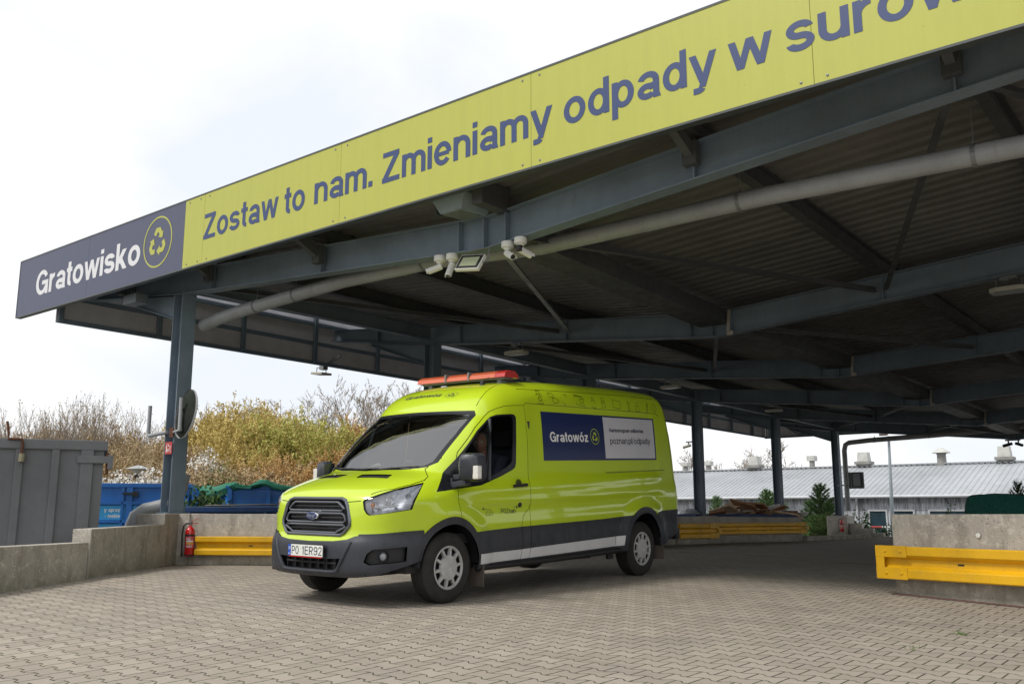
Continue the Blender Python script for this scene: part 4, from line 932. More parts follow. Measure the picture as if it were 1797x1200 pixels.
# plate
pt = MB(); pt.box(V(-.035, 0, .524), (.535, .012, .128)); plate = VB(pt, 'number_plate', M_BLACK, bevel=.003)
pw = MB(); pw.box(V(-.043, .02, .527), (.478, .006, .108)); VB(pw, 'plate_face', M_WHITE, plate)
pb = MB(); pb.box(V(-.043, -.242, .527), (.044, .0062, .108)); VB(pb, 'plate_band', mat('plate_blue', (.01, .08, .45), .4, var=0), plate)
pp = MB(); PFN = lambda x, z: (x, -.0475-SO, z)
htext(pp, 'PO', -.205, -.098, .487, .08, PFN, v=.09, h=.08, gap=.10); VB(pp, 'plate_characters', M_DKTXT, plate); pp = MB(); htext(pp, '1ER92', -.052, .250, .487, .08, PFN, v=.09, h=.08, gap=.10); VB(pp, 'plate_characters', M_DKTXT, plate)
p2_ = MB(); text_fit(p2_, 'PL', -.256, -.230, .482, .497, PFN, bold=.0); ring2d(p2_, -.242, .545, .014, .014, .004, PFN, n=12); VB(p2_, 'plate_band_marks', M_BRT, plate)
p3_ = MB(); p3_.box(V(-.043, .0, .466), (.50, .004, .010)); VB(p3_, 'plate_holder', M_RED, plate)
# headlight insides and fog lamps, mirrors, handles
for h_, rt in ((1, van), (-1, van)):
    hs = MB()
    def HP(s, w_, z, d=0.0): return V(s+.035+d*.7, h_*(w_-.025-d*.4), z)
    cen_ = np.mean(np.array(hl3), 0); hp_ = [cen_+(np.array(p)-cen_)*.985 for p in hl3]; hn_ = [gradF(*p) for p in hp_]; hq_ = [V(p[0]-n_[0]*.04, h_*(p[1]-n_[1]*.04), p[2]-n_[2]*.02) for p, n_ in zip(hp_, hn_)]; hc_ = cen_-gradF(*cen_)*.09
    hs.add(hq_+[V(hc_[0], h_*hc_[1], hc_[2])], [(i, (i+1) % len(hq_), len(hq_)) for i in range(len(hq_))])
    ho = VB(hs, 'headlight_housing', mat('headlight_silver', (.80, .82, .85), .30, .35, var=.12, vs=25), rt)
    for (s, w_, z, r) in ((.21, .70, .965, .034), (.31, .79, 1.01, .040), (.22, .745, .915, .022), (.33, .86, .925, .022), (.46, .89, 1.05, .030)):
        q = MB(); q.lathe([(r, .0), (r*.95, .01), (r*.75, -.025), (r*.35, -.04), (0, -.042)], V(s+.028, h_*(w_-.012), z), Vector((h_*.55, -.83, 0)), 18); VB(q, 'reflector', M_CHROME, ho, smooth=True)
    q = MB(); q.lathe([(0, .02), (.018, .015), (.024, 0)], V(.185, h_*.705, .968), Vector((h_*.4, -.9, 0)), 12); VB(q, 'indicator_bulb', mat('orange_bulb', (.8, .30, .10), .2, coat=1, var=0), ho, smooth=True)
    q = MB()
    for (a, b_) in (((.18, .68, .945), (.50, .93, .975)), ((.18, .70, .94), (.165, .72, .89)), ((.32, .80, .965), (.40, .83, 1.08))): q.beam(HP(*a, -.02), HP(*b_, -.02), .012, .012)
    VB(q, 'lamp_bezel', M_CHROME, ho)
    q = MB(); q.lathe([(.050, -.03), (.050, .012), (.040, .014), (.036, -.01), (0, .0)], V(.225, h_*.815, .487), Vector((h_*.35, -.93, 0)), 20); VB(q, 'fog_lamp', M_BLACK, smooth=True)
    q = MB(); q.lathe([(0, .012), (.02, .010), (.034, .004)], V(.225, h_*.815, .487), Vector((h_*.35, -.93, 0)), 16); VB(q, 'fog_lens', mat('dull_lens', (.22, .23, .25), .15, coat=1, var=0), smooth=True)
    # mirror
    mr = MB(); 
    mc = [(.885, 1.14), (.900, 1.105)]
    prof_m = [(1.03, 1.26), (1.02, 1.36), (1.04, 1.455), (1.08, 1.478), (1.22, 1.478), (1.26, 1.455), (1.275, 1.36), (1.275, 1.24), (1.20, 1.205), (1.07, 1.205)]
    vs_m = []
    Lm = [(0.0, .90), (.03, 1.0), (.10, .98), (.135, .80)]
    # housing: outline in the (across, up) plane swept front to back
    cw, cz_ = (1.20 if h_ == 1 else 1.075), (1.345 if h_ == 1 else 1.30); ol = [(-.115, -.13), (-.125, 0), (-.115, .105), (-.085, .135), (.06, .135), (.105, .11), (.125, 0), (.12, -.11), (.08, -.15), (-.08, -.15)]
    for ds, k_ in ((-.10, .55), (-.075, .86), (-.02, 1.0), (.04, .99), (.05, .93)):
        vs_m += [V(1.08+ds+.03*(x*8), h_*(cw+x*k_), cz_+z*k_) for x, z in ol]
    n_ = len(ol); mr.add(vs_m, [(a*n_+i, a*n_+(i+1) % n_, (a+1)*n_+(i+1) % n_, (a+1)*n_+i) for a in range(4) for i in range(n_)]+[tuple(reversed(range(n_))), tuple(range(4*n_, 5*n_))])
    mi_ = VB(mr, 'wing_mirror', M_CLAD, smooth=True)
    q = MB(); q.beam(V(1.05, h_*.985, 1.24), V(1.08, h_*1.12, 1.25), .09, .05, up=(0, 0, 1)); q.beam(V(1.04, h_*.98, 1.16), V(1.07, h_*1.14, 1.19), .12, .055); q.box(V(1.10, h_*.985, 1.17), (.03, .22, .12)); VB(q, 'mirror_arm', M_CLAD, mi_, bevel=.008)
    q = MB(); q.box(V(1.035, h_*(cw+.092), 1.285), (.075, .06, .135)); VB(q, 'indicator_lens', mat('cream_lens', (.62, .60, .55), .15, coat=1, var=.1, vs=40), mi_, bevel=.015)
    q = MB(); q.box(V(1.135, h_*cw, cz_+.005), (.19, .006, .22)); VB(q, 'mirror_glass', M_CHROME, mi_)
    # handle
    dr = doors[0] if h_ == 1 else doors[1]
    q = MB(); q.beam(V(1.925, h_*1.052, 1.152), V(2.17, h_*1.048, 1.166), .028, .034); VB(q, 'handle', M_BLACK, dr, bevel=.009)
    q = MB(); q.lathe([(0, .006), (.045, .004), (.05, -.004)], V(2.045, h_*1.024, 1.178), (h_, 0, 0), 20); VB(q, 'handle_cup', M_SEAM, dr, smooth=True)
    q = MB(); q.beam(V(1.560, h_*1.000, 1.21), V(1.685, h_*.895, 1.872), .020, .05, up=(1, 0, 0)); VB(q, 'window_bar', mat('grey_trim', (.06, .065, .07), .4, var=0), dr)
q = MB(); q.lathe([(0, .014), (.024, .012), (.03, 0)], V(2.071, 1.015, .95), (1, 0, 0), 16); VB(q, 'filler_lock', M_BLACK, smooth=True)
# sliding rail trim on the side
q = MB(); q.beam(V(3.86, .978, 1.318), V(5.36, .962, 1.372), .012, .014); VB(q, 'sliding_door_rail', mat('dark_green_trim', (.17, .22, .008), .5, var=0))  # rail in a darker green than the body paint
# sill tube and mud flaps, underbody
for h_ in (1, -1):
    q = MB(); q.tube([V(1.39, h_*.985, .318), V(2.8, h_*.985, .330), V(4.23, h_*.99, .362)], .036, 10); VB(q, 'sill', M_BLACK, smooth=True)
    q = MB(); q.box(V(1.445, h_*.93, .235), (.22, .014, .22)); VB(q, 'mud_flap', mat('muddy_rubber', (.10, .08, .065), .9, var=.3), bevel=.006)
    q = MB(); q.box(V(5.16, h_*.93, .285), (.22, .014, .20)); VB(q, 'mud_flap', mat('muddy_rubber'), bevel=.006)
q = MB(); q.box(V(2.9, 0, .375), (1.80, 4.9, .12)); q.box(V(3.5, .55, .33), (.25, .9, .14)); q.tube([V(4.70, -.8, .36), V(4.70, .8, .36)], .07, 10); q.box(V(.45, 0, .33), (1.4, .7, .06)); q.box(V(2.0, .3, .27), (.10, .5, .08)); q.box(V(4.1, .86, .29), (.03, .12, .09)); VB(q, 'underbody', M_BLACK)
for ax_, rr_ in ((.965, .43), (4.70, .44)):
    for h_ in (1, -1):
        q = MB(); vs_ = []; n_ = 14
        for x in (1.0, .62): vs_ += [V(ax_+rr_*math.cos(PI*i/n_), h_*x, .37+rr_*math.sin(PI*i/n_)) for i in range(n_+1)]
        q.add(vs_, [(i, i+1, n_+2+i, n_+1+i) for i in range(n_)]); q.add(vs_[n_+1:], [tuple(range(n_+1))]); VB(q, 'wheel_well', M_BLACK)
# rear bumper corner
q = MB(); q.box(V(5.76, 0, .50), (1.86, .12, .16)); VB(q, 'rear_bumper', M_BLACK, bevel=.03)
# wheels
def wheel(name, s, wc, h_, R=.345):
    t = MB(); W2 = .115; ax = Vector((h_, 0, 0)); c = V(s, h_*wc, R+.002)
    prof_ = [(.215, -W2), (.30, -W2-.004), (R-.018, -W2+.012), (R, -W2+.035), (R, W2-.035), (R-.018, W2-.012), (R-.05, W2+.004), (.27, W2+.006), (.218, W2-.002), (.205, W2-.02), (.205, -W2+.02)]
    t.lathe(prof_, c, ax, 56)
    ty = MB(); ty.v, ty.f, ty.mi = t.v, t.f, t.mi
    tyre = VB(ty, 'wheel', mat('tyre_rubber', (.022, .021, .020), .85, var=.35, vs=8, bump=.3, bs=60), smooth=True)
    # tread grooves
    g = MB()
    for ox in (-.055, -.02, .02, .055): g.lathe([(R+.0012, ox-.005), (R+.0012, ox+.005)], c, ax, 56)
    VB(g, 'tread_groove', M_BLACK, tyre)
    cv = MB(); p = ax.orthogonal().normalized(); q_ = ax.cross(p); C_ = Vector(c)
    def T(r, a, d): return C_+ax*(W2-.012+d)+(p*math.cos(a)+q_*math.sin(a))*r
    N_ = 10
    cv.lathe([(.212, -.01+W2-.012), (.214, .006+W2-.012), (.200, .010+W2-.012), (.192, .004+W2-.012), (.188, -.01+W2-.012)], c, ax, 50)
    cv.lathe([(.124, -.012+W2-.012), (.120, .012+W2-.012), (.06, .020+W2-.012), (.032, .022+W2-.012), (.03, .014+W2-.012), (0, .014+W2-.012)], c, ax, 50)
    for k in range(N_):
        a = 2*PI*k/N_; w1, w2 = .085, .060
        cv.add([T(.118, a-w1*1.5, .012), T(.118, a+w1*1.5, .012), T(.198, a+w2, .006), T(.198, a-w2, .006), T(.118, a-w1*1.5, -.02), T(.118, a+w1*1.5, -.02), T(.198, a+w2, -.02), T(.198, a-w2, -.02)], [(0, 1, 2, 3), (0, 4, 5, 1), (3, 2, 6, 7), (0, 3, 7, 4), (1, 5, 6, 2)])
        if k % 2 == 0: cv.add([T(.035, a-.05, .0245), T(.035, a+.05, .0245), T(.125, a+.03, .0145), T(.125, a-.03, .0145)], [(0, 1, 2, 3)])
    VB(cv, 'wheel_cover', mat('silver_wheel_cover', var=0, rough=.4, fn=dirtymetal((.50, .50, .49), .06, 14, .35)), tyre, smooth=True)
    dk_ = MB(); dk_.lathe([(0, W2-.05), (.205, W2-.05)], c, ax, 30); VB(dk_, 'brake_drum', M_BLACK, tyre)
    return tyre
for s in (.965, 4.70):
    for h_ in (1, -1): wheel('wheel', s, .875, h_)
# roof: light bar, antenna, gutter strips
q = MB(); q.beam(V(2.32, -.66, 2.39), V(2.32, .66, 2.39), .17, .022); lbar = VB(q, 'light_bar', M_GREY, bevel=.01)
for a, b_, m_ in ((-.70, -.24, 0), (-.215, .13, 0), (.155, .55, 0), (.555, .70, 1)):
    q = MB(); pr_ = [(-.13, 0), (-.115, .05), (-.06, .085), (.06, .085), (.115, .05), (.13, 0)]
    vs_ = [V(2.32+x, w_, 2.398+z*.95) for w_ in (a, b_) for x, z in pr_]; q.add(vs_, [(i, i+1, 7+i, 6+i) for i in range(5)]+[tuple(range(6)), tuple(range(11, 5, -1)), (0, 6, 11, 5)])
    VB(q, 'lamp_dome', mat('orange_lens', (.60, .115, .04), .3, coat=1, var=.06) if not m_ else mat('red_dome_lens', (.48, .02, .015), .3, coat=1, var=.06), lbar, label='red end dome' if m_ else None)
for w_ in (-.228, .142): 
    q = MB(); q.box(V(2.32, w_, 2.437), (.022, .27, .10)); VB(q, 'clamp_band', M_GREY, lbar, bevel=.004)
for w_ in (-.55, .55): 
    q = MB(); q.box(V(2.32, w_, 2.34), (.06, .10, .11)); VB(q, 'bar_foot', M_GREY, lbar)
za_ = float(solve_rad(th_at(2.1), .42)[1])
q = MB(); q.lathe([(.035, -.01), (.03, .02), (.012, .045), (0, .05)], V(2.08, .46, za_-.005), (0, 0, 1), 12); q.tube([V(2.08, .46, za_+.03), V(2.42, .46, za_+.20)], .004, 5); VB(q, 'aerial', M_BLACK)
# wipers
q = MB()
for a, b_ in (((-.62, 1.345), (-.05, 1.325)), ((.02, 1.318), (.62, 1.352))):
    def WP(x, z, d=.012):
        s_ = float(np.interp(z, [1.28, 1.36, 1.53, 1.74, 1.95], [.76, .85, 1.02, 1.25, 1.48]))+.10*x*x+.25*abs(x)**6; return V(s_-d, x, z)
    q.tube([WP(a[0], a[1]), WP((a[0]+b_[0])/2, (a[1]+b_[1])/2+.003, .02), WP(b_[0], b_[1])], .009, 6)
q.tube([WP(-.70, 1.32, .01), WP(-.66, 1.38, .03), WP(-.62, 1.345, .02)], .012, 6)
VB(q, 'wiper', M_BLACK)
# cab interior
q = MB(); q.box(V(2.62, 0, 1.35), (1.75, .03, 1.6)); VB(q, 'bulkhead', M_INT2)
q = MB(); q.box(V(1.75, 0, .62), (1.8, 1.8, .1)); VB(q, 'cab_floor', M_INT)
q = MB(); q.prism([(-.86, -1.72), (.86, -1.72), (.86, -1.45), (-.86, -1.45)], .75, 1.24); q.add([V(.86, x, 1.285) for x in (-.72, .72)]+[V(1.44, x, 1.24) for x in (-.86, .86)]+[V(1.44, x, .8) for x in (-.86, .86)], [(0, 1, 3, 2), (2, 3, 5, 4)]); dash = VB(q, 'dashboard', M_INT)
q = MB(); q.add([WP(x, z, -.03) for x, z in ((-.10, 1.36), (.06, 1.365), (.04, 1.385), (-.02, 1.40), (-.07, 1.378))], [(0, 1, 2, 3, 4)]); q.add([WP(x, z, -.03) for x, z in ((.36, 1.40), (.47, 1.395), (.48, 1.415), (.38, 1.42))], [(0, 1, 2, 3)]); VB(q, 'paper', mat('paper', (.75, .75, .72), .7, var=.05), dash)
for cx in (.47, -.45):
    q = MB(); q.box(V(2.10, cx, .98), (.50, .50, .14)); q.box(V(2.36, cx, 1.28), (.46, .12, .58), M=Matrix.Rotation(-.22, 3, 'X')); q.box(V(2.44, cx, 1.70), (.24, .09, .20), M=Matrix.Rotation(-.12, 3, 'X')); VB(q, 'seat', mat('seat_fabric', (.02, .022, .028), .9, var=.2), bevel=.04)
q = MB(); cst = Vector(V(1.60, .46, 1.24)); axs = Vector((0, .55, .85)).normalized(); p_ = Vector((1, 0, 0)); r_ = axs.cross(p_)
q.tube([cst+(p_*math.cos(a)+r_*math.sin(a))*.19 for a in np.linspace(0, 2*PI, 33)], .014, 8, cap=False); q.tube([cst, cst-axs*.25], .03, 8); q.tube([cst-p_*.19, cst+p_*.19], .012, 6); VB(q, 'steering_wheel', M_BLACK, smooth=True)
q = MB(); q.tube([V(2.33, .93, 1.88), V(2.36, .90, 1.5), V(2.28, .80, 1.35)], .02, 6); VB(q, 'seat_belt', M_INT2)
q = MB(); q.beam(V(1.62, -.60, 1.90), V(1.62, .60, 1.90), .12, .03); q.box(V(1.60, .42, 1.85), (.42, .16, .02), M=Matrix.Rotation(.6, 3, 'X')); VB(q, 'sun_visor', mat('visor_grey', (.30, .31, .28), .8, var=.1))
# ---------------------------------------------------------------- people: helpers and the driver
def skin_mesh(name, verts, edges, radii, m, parent=None, sub=2, root=0, scale=None):
    me = bpy.data.meshes.new(name); me.from_pydata([tuple(v) for v in verts], edges, []); me.update()
    o = bpy.data.objects.new(name, me); COL.objects.link(o)
    sk = o.modifiers.new('s', 'SKIN'); sk.use_smooth_shade = True; sv_ = me.skin_vertices[0].data
    for i, r in enumerate(radii): sv_[i].radius = (r, r) if not isinstance(r, tuple) else r; sv_[i].use_root = (i == root)
    sb_ = o.modifiers.new('u', 'SUBSURF'); sb_.levels = sub; sb_.render_levels = sub
    bpy.context.view_layer.update(); me2 = bpy.data.meshes.new_from_object(o.evaluated_get(bpy.context.evaluated_depsgraph_get()))
    bpy.data.objects.remove(o); bpy.data.meshes.remove(me); me2.name = name; me2.materials.clear(); me2.materials.append(m)
    me2.polygons.foreach_set('use_smooth', [True]*len(me2.polygons)); return link(name, me2, parent)
M_SKIN = mat('skin', (.42, .20, .135), .5, var=.12, vs=18); M_JKT = mat('dark_work_jacket', (.018, .022, .04), .85, var=.2, vs=14); M_HAIR = mat('grey_hair', (.22, .20, .18), .8, var=.3, vs=60)
person = thing('person', 'driver in a dark jacket sitting at the wheel of the green van', 'person', local=True, M=VMX)
def PV(s, w_, z): return (w_, s-SO, z)
b_v = [PV(2.20, .47, 1.10), PV(2.22, .47, 1.28), PV(2.20, .47, 1.44), PV(2.13, .47, 1.53),
       PV(2.18, .66, 1.43), PV(1.98, .72, 1.22), PV(1.76, .62, 1.24), PV(2.18, .28, 1.43), PV(1.98, .22, 1.22), PV(1.76, .30, 1.24),
       PV(1.95, .58, 1.09), PV(1.66, .60, 1.10), PV(1.50, .60, .74), PV(1.95, .36, 1.09), PV(1.66, .34, 1.10), PV(1.50, .34, .74)]
skn = skin_mesh('jacket', b_v, [(0, 1), (1, 2), (2, 3), (2, 4), (4, 5), (5, 6), (2, 7), (7, 8), (8, 9), (0, 10), (10, 11), (11, 12), (0, 13), (13, 14), (14, 15)],
                [.15, .155, .13, .055, .075, .055, .038, .075, .055, .038, .095, .075, .05, .095, .075, .05], M_JKT)
bpy.context.view_layer.update()
# head: a sphere pushed into a face
hb_ = bmesh.new(); bmesh.ops.create_uvsphere(hb_, u_segments=36, v_segments=28, radius=1)
for v in hb_.verts:
    x, y, z = v.co; f_ = max(0, -y); X, Y, Z = x*.075, y*.095, z*.118
    X *= 1-.22*max(0, -z)**1.5; 
    if y < 0: Y *= 1-.10*max(0, -z-.2)
    Y -= .026*f_*math.exp(-(x/.20)**2)*math.exp(-((z+.10)/.22)**2)                       # nose
    Y += .014*f_*(math.exp(-((abs(x)-.36)/.15)**2)*math.exp(-((z-.10)/.13)**2))            # eye sockets
    Y -= .008*f_*math.exp(-((z-.30)/.10)**2)*math.exp(-(x/.55)**2)                         # brow
    Y -= .007*f_*math.exp(-((z+.47)/.06)**2)*math.exp(-(x/.26)**2); Y += .006*f_*math.exp(-((z+.53)/.035)**2)*math.exp(-(x/.28)**2)
    Y -= .010*f_*math.exp(-((z+.82)/.14)**2)*math.exp(-(x/.3)**2)                          # chin
    if abs(x) > .93 and abs(z) < .3: X *= 1.12
    v.co = (X, Y, Z)
hc = Vector(PV(2.05, .46, 1.635)); R_ = Matrix.Rotation(math.radians(28), 3, 'Z')
bmesh.ops.transform(hb_, matrix=Matrix.Translation(hc)@R_.to_4x4(), verts=hb_.verts)
hm = bpy.data.meshes.new('person_head'); hb_.to_mesh(hm); hb_.free(); hm.materials.append(M_SKIN); hm.polygons.foreach_set('use_smooth', [True]*len(hm.polygons))
# body surface: neck, head and hands joined in one mesh
def hand(mbx, c, d, side):
    c = Vector(c); d = Vector(d).normalized(); u = Vector((0, 0, 1)); r = d.cross(u).normalized()
    mbx.tube([c-d*.05, c, c+d*.05, c+d*.085], [.026, .032, .040, .036], 10)
    for i, (o_, L) in enumerate(((-.030, .058), (-.010, .068), (.010, .064), (.029, .050))):
        p0 = c+d*.08+r*o_; mbx.tube([p0, p0+d*L*.45+u*-.004, p0+d*L*.6-u*.028, p0+d*L*.2-u*.045], [.010, .0095, .009, .007], 6)
    p0 = c+d*.02+r*side*.034; mbx.tube([p0, p0+r*side*.022+d*.03, p0+r*side*.012+d*.06-u*.02], [.012, .011, .009], 6)
hd = MB(); o0 = len(hd.v); hd.add([tuple(v.co) for v in hm.vertices], [tuple(p.vertices) for p in hm.polygons])
hd.tube([hc+Vector((0, .03, -.20)), hc+Vector((0, .03, -.12)), hc+Vector((0, .02, -.05))], [.062, .055, .055], 14)
hand(hd, PV(1.74, .62, 1.245), (-.10, -1, .2), -1); hand(hd, PV(1.74, .30, 1.245), (.10, -1, .2), 1)
for sx in (-1, 1):
    ec = R_@Vector((sx*.0775, .012, .004)); hd.lathe([(.0, .004), (.022, .008), (.030, .002), (.026, -.008)], hc+ec, R_@Vector((sx, .25, 0)), 12)
skb = hd.build('person_body', M_SKIN, person, smooth=True); LOCALP.add(skb.name); skn.parent = skb; LOCALP.add(skn.name)
ey = MB()
for sx in (-1, 1):
    ey.lathe([(0, .012), (.008, .009), (.012, 0)], hc+R_@Vector((sx*.028, -.078, .012)), R_@Vector((0, -1, 0)), 10)
e_ = ey.build('eyes', mat('eye_white', (.6, .58, .55), .3, var=0), skb, smooth=True)
ha = MB(); ha.lathe([(0, .128), (.04, .122), (.068, .095), (.082, .05), (.083, .02), (.078, -.03)], hc+R_@Vector((0, .022, 0)), R_@Vector((0, .28, .96)), 24); ha.build('hair', M_HAIR, skb, smooth=True)
# ---------------------------------------------------------------- placing helpers for things further off (offset angle and distance)
def at(u, d):       # u = sideways offset in thousandths of the distance
    lat = u*d/1000.0; return (-math.sin(YAW)*d+math.cos(YAW)*lat, math.cos(YAW)*d+math.sin(YAW)*lat)
def px(u): return (u-898.5)/1626*984
def zat(v, d): return CAMZ+d*math.tan(PIT-math.atan((v-600)/FPX))
# ---------------------------------------------------------------- fire extinguishers
M_EXT = mat('extinguisher_red', (.55, .008, .010), .25, coat=.8, var=.06)
def extinguisher(label, x, y, z, rz, sc=1.0):
    t = thing('fire_extinguisher', label, 'fire extinguisher', (x, y, z), 'fire extinguishers')
    c = (x, y, z); k = sc
    b = MB(); b.lathe([(0, 0), (.072*k, 0), (.08*k, .012*k), (.08*k, .40*k), (.074*k, .44*k), (.05*k, .475*k), (.025*k, .49*k), (.022*k, .52*k)], c, n=28); b.build('cylinder_body', M_EXT, t, smooth=True)
    b = MB()
    b.lathe([(.0815*k, .33*k), (.0815*k, .365*k)], c, n=28); b.lathe([(.0815*k, .01*k), (.0815*k, .03*k)], c, n=28); b.build('black_band', M_BLACK, t)
    d = Vector((math.cos(rz), math.sin(rz), 0)); s_ = Vector((-d.y, d.x, 0))
    def arcq(mb, a0, a1, z0, z1, r): 
        vs_ = []
        for i in range(9):
            a = rz+a0+(a1-a0)*i/8; vs_ += [(x+math.cos(a)*r, y+math.sin(a)*r, z+z0*k), (x+math.cos(a)*r, y+math.sin(a)*r, z+z1*k)]
        mb.add(vs_, [(2*i, 2*i+2, 2*i+3, 2*i+1) for i in range(8)])
    b = MB(); arcq(b, -.9, .9, .14, .325, .0818*k); l_ = b.build('label', mat('ext_label', (.50, .10, .14), .4, var=.5, vs=40), t)
    b = MB(); arcq(b, -.75, .75, .235, .262, .0824*k); arcq(b, -.8, .2, .29, .297, .0824*k); arcq(b, -.8, .1, .275, .282, .0824*k)
    for i in range(4): arcq(b, -.6+i*.3, -.45+i*.3, .15, .18, .0824*k)
    b.build('label_marks', M_WHITE, l_)
    b = MB(); arcq(b, -.75, .75, .20, .225, .0824*k); b.build('label_stripe', M_GUARD, l_)
    b = MB(); b.lathe([(.022*k, .50*k), (.022*k, .55*k), (.03*k, .555*k), (.03*k, .575*k), (0, .58*k)], c, n=12); b.build('valve', M_GREY, t)
    b = MB(); p = Vector(c)+Vector((0, 0, .565*k)); b.beam(p-s_*.01, p+s_*.13*k+Vector((0, 0, .075*k)), .024*k, .010); b.beam(p-s_*.01-Vector((0, 0, .015)), p+s_*.13*k-Vector((0, 0, .012)), .024*k, .010); b.build('lever', M_EXT, t)
    b = MB(); P_ = Vector(c); hp = [P_+Vector((0, 0, .54*k))+s_*.02, P_+Vector((0, 0, .55*k))-s_*.06*k, P_+Vector((0, 0, .50*k))-s_*.115*k, P_+Vector((0, 0, .35*k))-s_*.13*k, P_+Vector((0, 0, .15*k))-s_*.122*k, P_+Vector((0, 0, .06*k))-s_*.12*k]
    b.tube(hp, .013*k, 8); b.tube([hp[-1], hp[-1]-Vector((0, 0, .07*k))], [.016*k, .022*k], 8); b.build('hose', M_BLACK, t, smooth=True)
    return t
extinguisher('red fire extinguisher standing by the concrete wall left of the van', -13.36, 8.40, .19, -.55, .92)
extinguisher('distant red fire extinguisher on the concrete plinth of the farthest column', -13.78, 38.28, .06, -1.2, .95)
# ---------------------------------------------------------------- on and round the front left column
cx_, cy_ = XC, GY[0]
t = thing('traffic_mirror', 'round traffic mirror seen from behind on a bracket on the front left column', 'traffic mirror', (-13.4, 8.3, 2.2))
mx_, my_, mz_ = -13.42, 8.22, 2.42; md = Vector((.18, .97, -.14)).normalized()
q = MB(); q.lathe([(0, -.07), (.15, -.062), (.29, -.03), (.375, .0), (.385, .012), (.37, .02)], (mx_, my_, mz_), md, 40); q.build('mirror_back', mat('dark_mirror_back', (.03, .035, .03), .95, var=.3, vs=4, spec=.05), t, smooth=True)
q = MB(); q.lathe([(.40, -.008), (.405, .02), (.385, .035), (.372, .024)], (mx_, my_, mz_), md, 40); q.build('mirror_rim', mat('pale_rim', (.45, .46, .47), .4, var=.1), t, smooth=True)
q = MB(); q.lathe([(0, .055), (.2, .043), (.385, .022)], (mx_, my_, mz_), md, 40); q.build('mirror_face', M_CHROME, t, smooth=True)
q = MB(); q.tube([(-13.33, 8.08, 2.14), (-13.33, 8.08, 2.66)], .03, 10); q.tube([(-13.95, 8.36, 2.165), (-13.33, 8.10, 2.15)], .024, 10); q.tube([(-13.42, 8.16, 2.5), (-13.33, 8.08, 2.5)], .02, 8); q.build('mirror_post', M_GALV, t, smooth=True)
q = MB(); q.box((-14.0, 8.345, 2.16), (.12, .012, .16)); q.build('rusty_clamp', M_RUST, t)
t = thing('pipe_bracket', 'bent steel pipe bracket sticking out left of the front left column', 'bracket', (-14.4, 8.3, 2.2))
q = MB(); q.tube([(-14.13, 8.34, 2.17), (-14.60, 8.30, 2.13), (-14.635, 8.30, 2.15), (-14.64, 8.30, 2.18), (-14.64, 8.30, 2.64)], .032, 10); q.build('bent_pipe', M_GALV, t, smooth=True)
t = thing('fire_sign', 'small red fire extinguisher sign on the front left column', 'sign', (-13.83, 8.34, 1.9))
SGF = lambda a, z: (-14.07+a, 8.338, z)
q = MB(); q.box((-14.055, 8.343, 1.905), (.20, .006, .20)); q.build('sign_plate', mat('sign_red', (.42, .02, .02), .4, var=.1), t)
q = MB(); fS = lambda a, z: (-14.055+a, 8.3385, 1.905+z)
for pl_ in ([(-.07, -.07), (-.045, -.07), (-.045, .04), (-.07, .04)], [(-.075, .055), (-.035, .075), (-.035, .055)], [(-.02, -.06), (.005, -.06), (.005, -.01), (-.02, -.01)], [(-.02, .03), (0, .075), (.012, .03)]): q.add([fS(*p) for p in pl_], [tuple(range(len(pl_)))])
text_fit(q, 'PPOŻ', .035, .075, -.07, .07, lambda x, z: fS(x, z), bold=.01); q.build('sign_marks', M_WHITE, t)
t = thing('drain_pipe', 'fat grey downpipe curving out at the foot of the front left column', 'drain pipe', (-14.5, 8.3, .9))
q = MB(); q.tube([(-14.18, 8.72, 1.5), (-14.20, 8.70, 1.25), (-14.26, 8.62, 1.06), (-14.36, 8.46, .96), (-14.50, 8.26, .90), (-14.58, 8.15, .80), (-14.61, 8.10, .62), (-14.61, 8.10, -.4)], .115, 16); q.build('pipe', M_GALV, t, smooth=True)
# long pipes under the girders
def longpipe(label, path, r, hang=(), top=4.7):
    t = thing('drain_pipe', label, 'drain pipe', path[0]); q = MB(); q.tube(path, r, 18); q.build('pipe', M_GALV, t, smooth=True)
    q = MB(); P_ = [Vector(p) for p in path]
    Ls = [0]
    for a, b_ in zip(P_[:-1], P_[1:]): Ls.append(Ls[-1]+(b_-a).length)
    def ev(s_):
        for i in range(len(P_)-1):
            if s_ <= Ls[i+1]: return P_[i].lerp(P_[i+1], (s_-Ls[i])/(Ls[i+1]-Ls[i])), (P_[i+1]-P_[i]).normalized()
        return P_[-1], (P_[-1]-P_[-2]).normalized()
    for s_ in hang:
        c, d = ev(s_); q.lathe([(r, -.02), (r+.008, -.02), (r+.008, .02), (r, .02)], c, d, 18); q.box((c.x, c.y, c.z+r+.02), (.02, .03, .04)); q.tube([(c.x, c.y, c.z+r), (c.x, c.y, max(c.z+r+.1, zroof(c.x, c.y)))], .005, 5)
    q.build('pipe_hanger', M_GREY, t)
    for s_ in np.arange(1.0, Ls[-1], 1.9):
        c, d = ev(s_); MB().lathe([(r, -.006), (r+.0035, -.004), (r+.0035, .004), (r, .006)], c, d, 18).build('pipe_seam', M_GALV, t)
    return t
longpipe('thick grey drain pipe hung along behind the first canopy girder', [(-14.0, 8.80, 4.02), (-13.6, 8.86, 4.11), (-13.1, 8.9, 4.17), (-10.5, 8.92, 4.285), (-8.6, 8.95, 4.275), (-7.0, 9.26, 4.255), (-4.0, 9.28, 4.275), (-1.4, 9.3, 4.21), (1.5, 9.3, 4.2)], .105, (1.4, 2.4, 5.2, 9.8, 12.2))
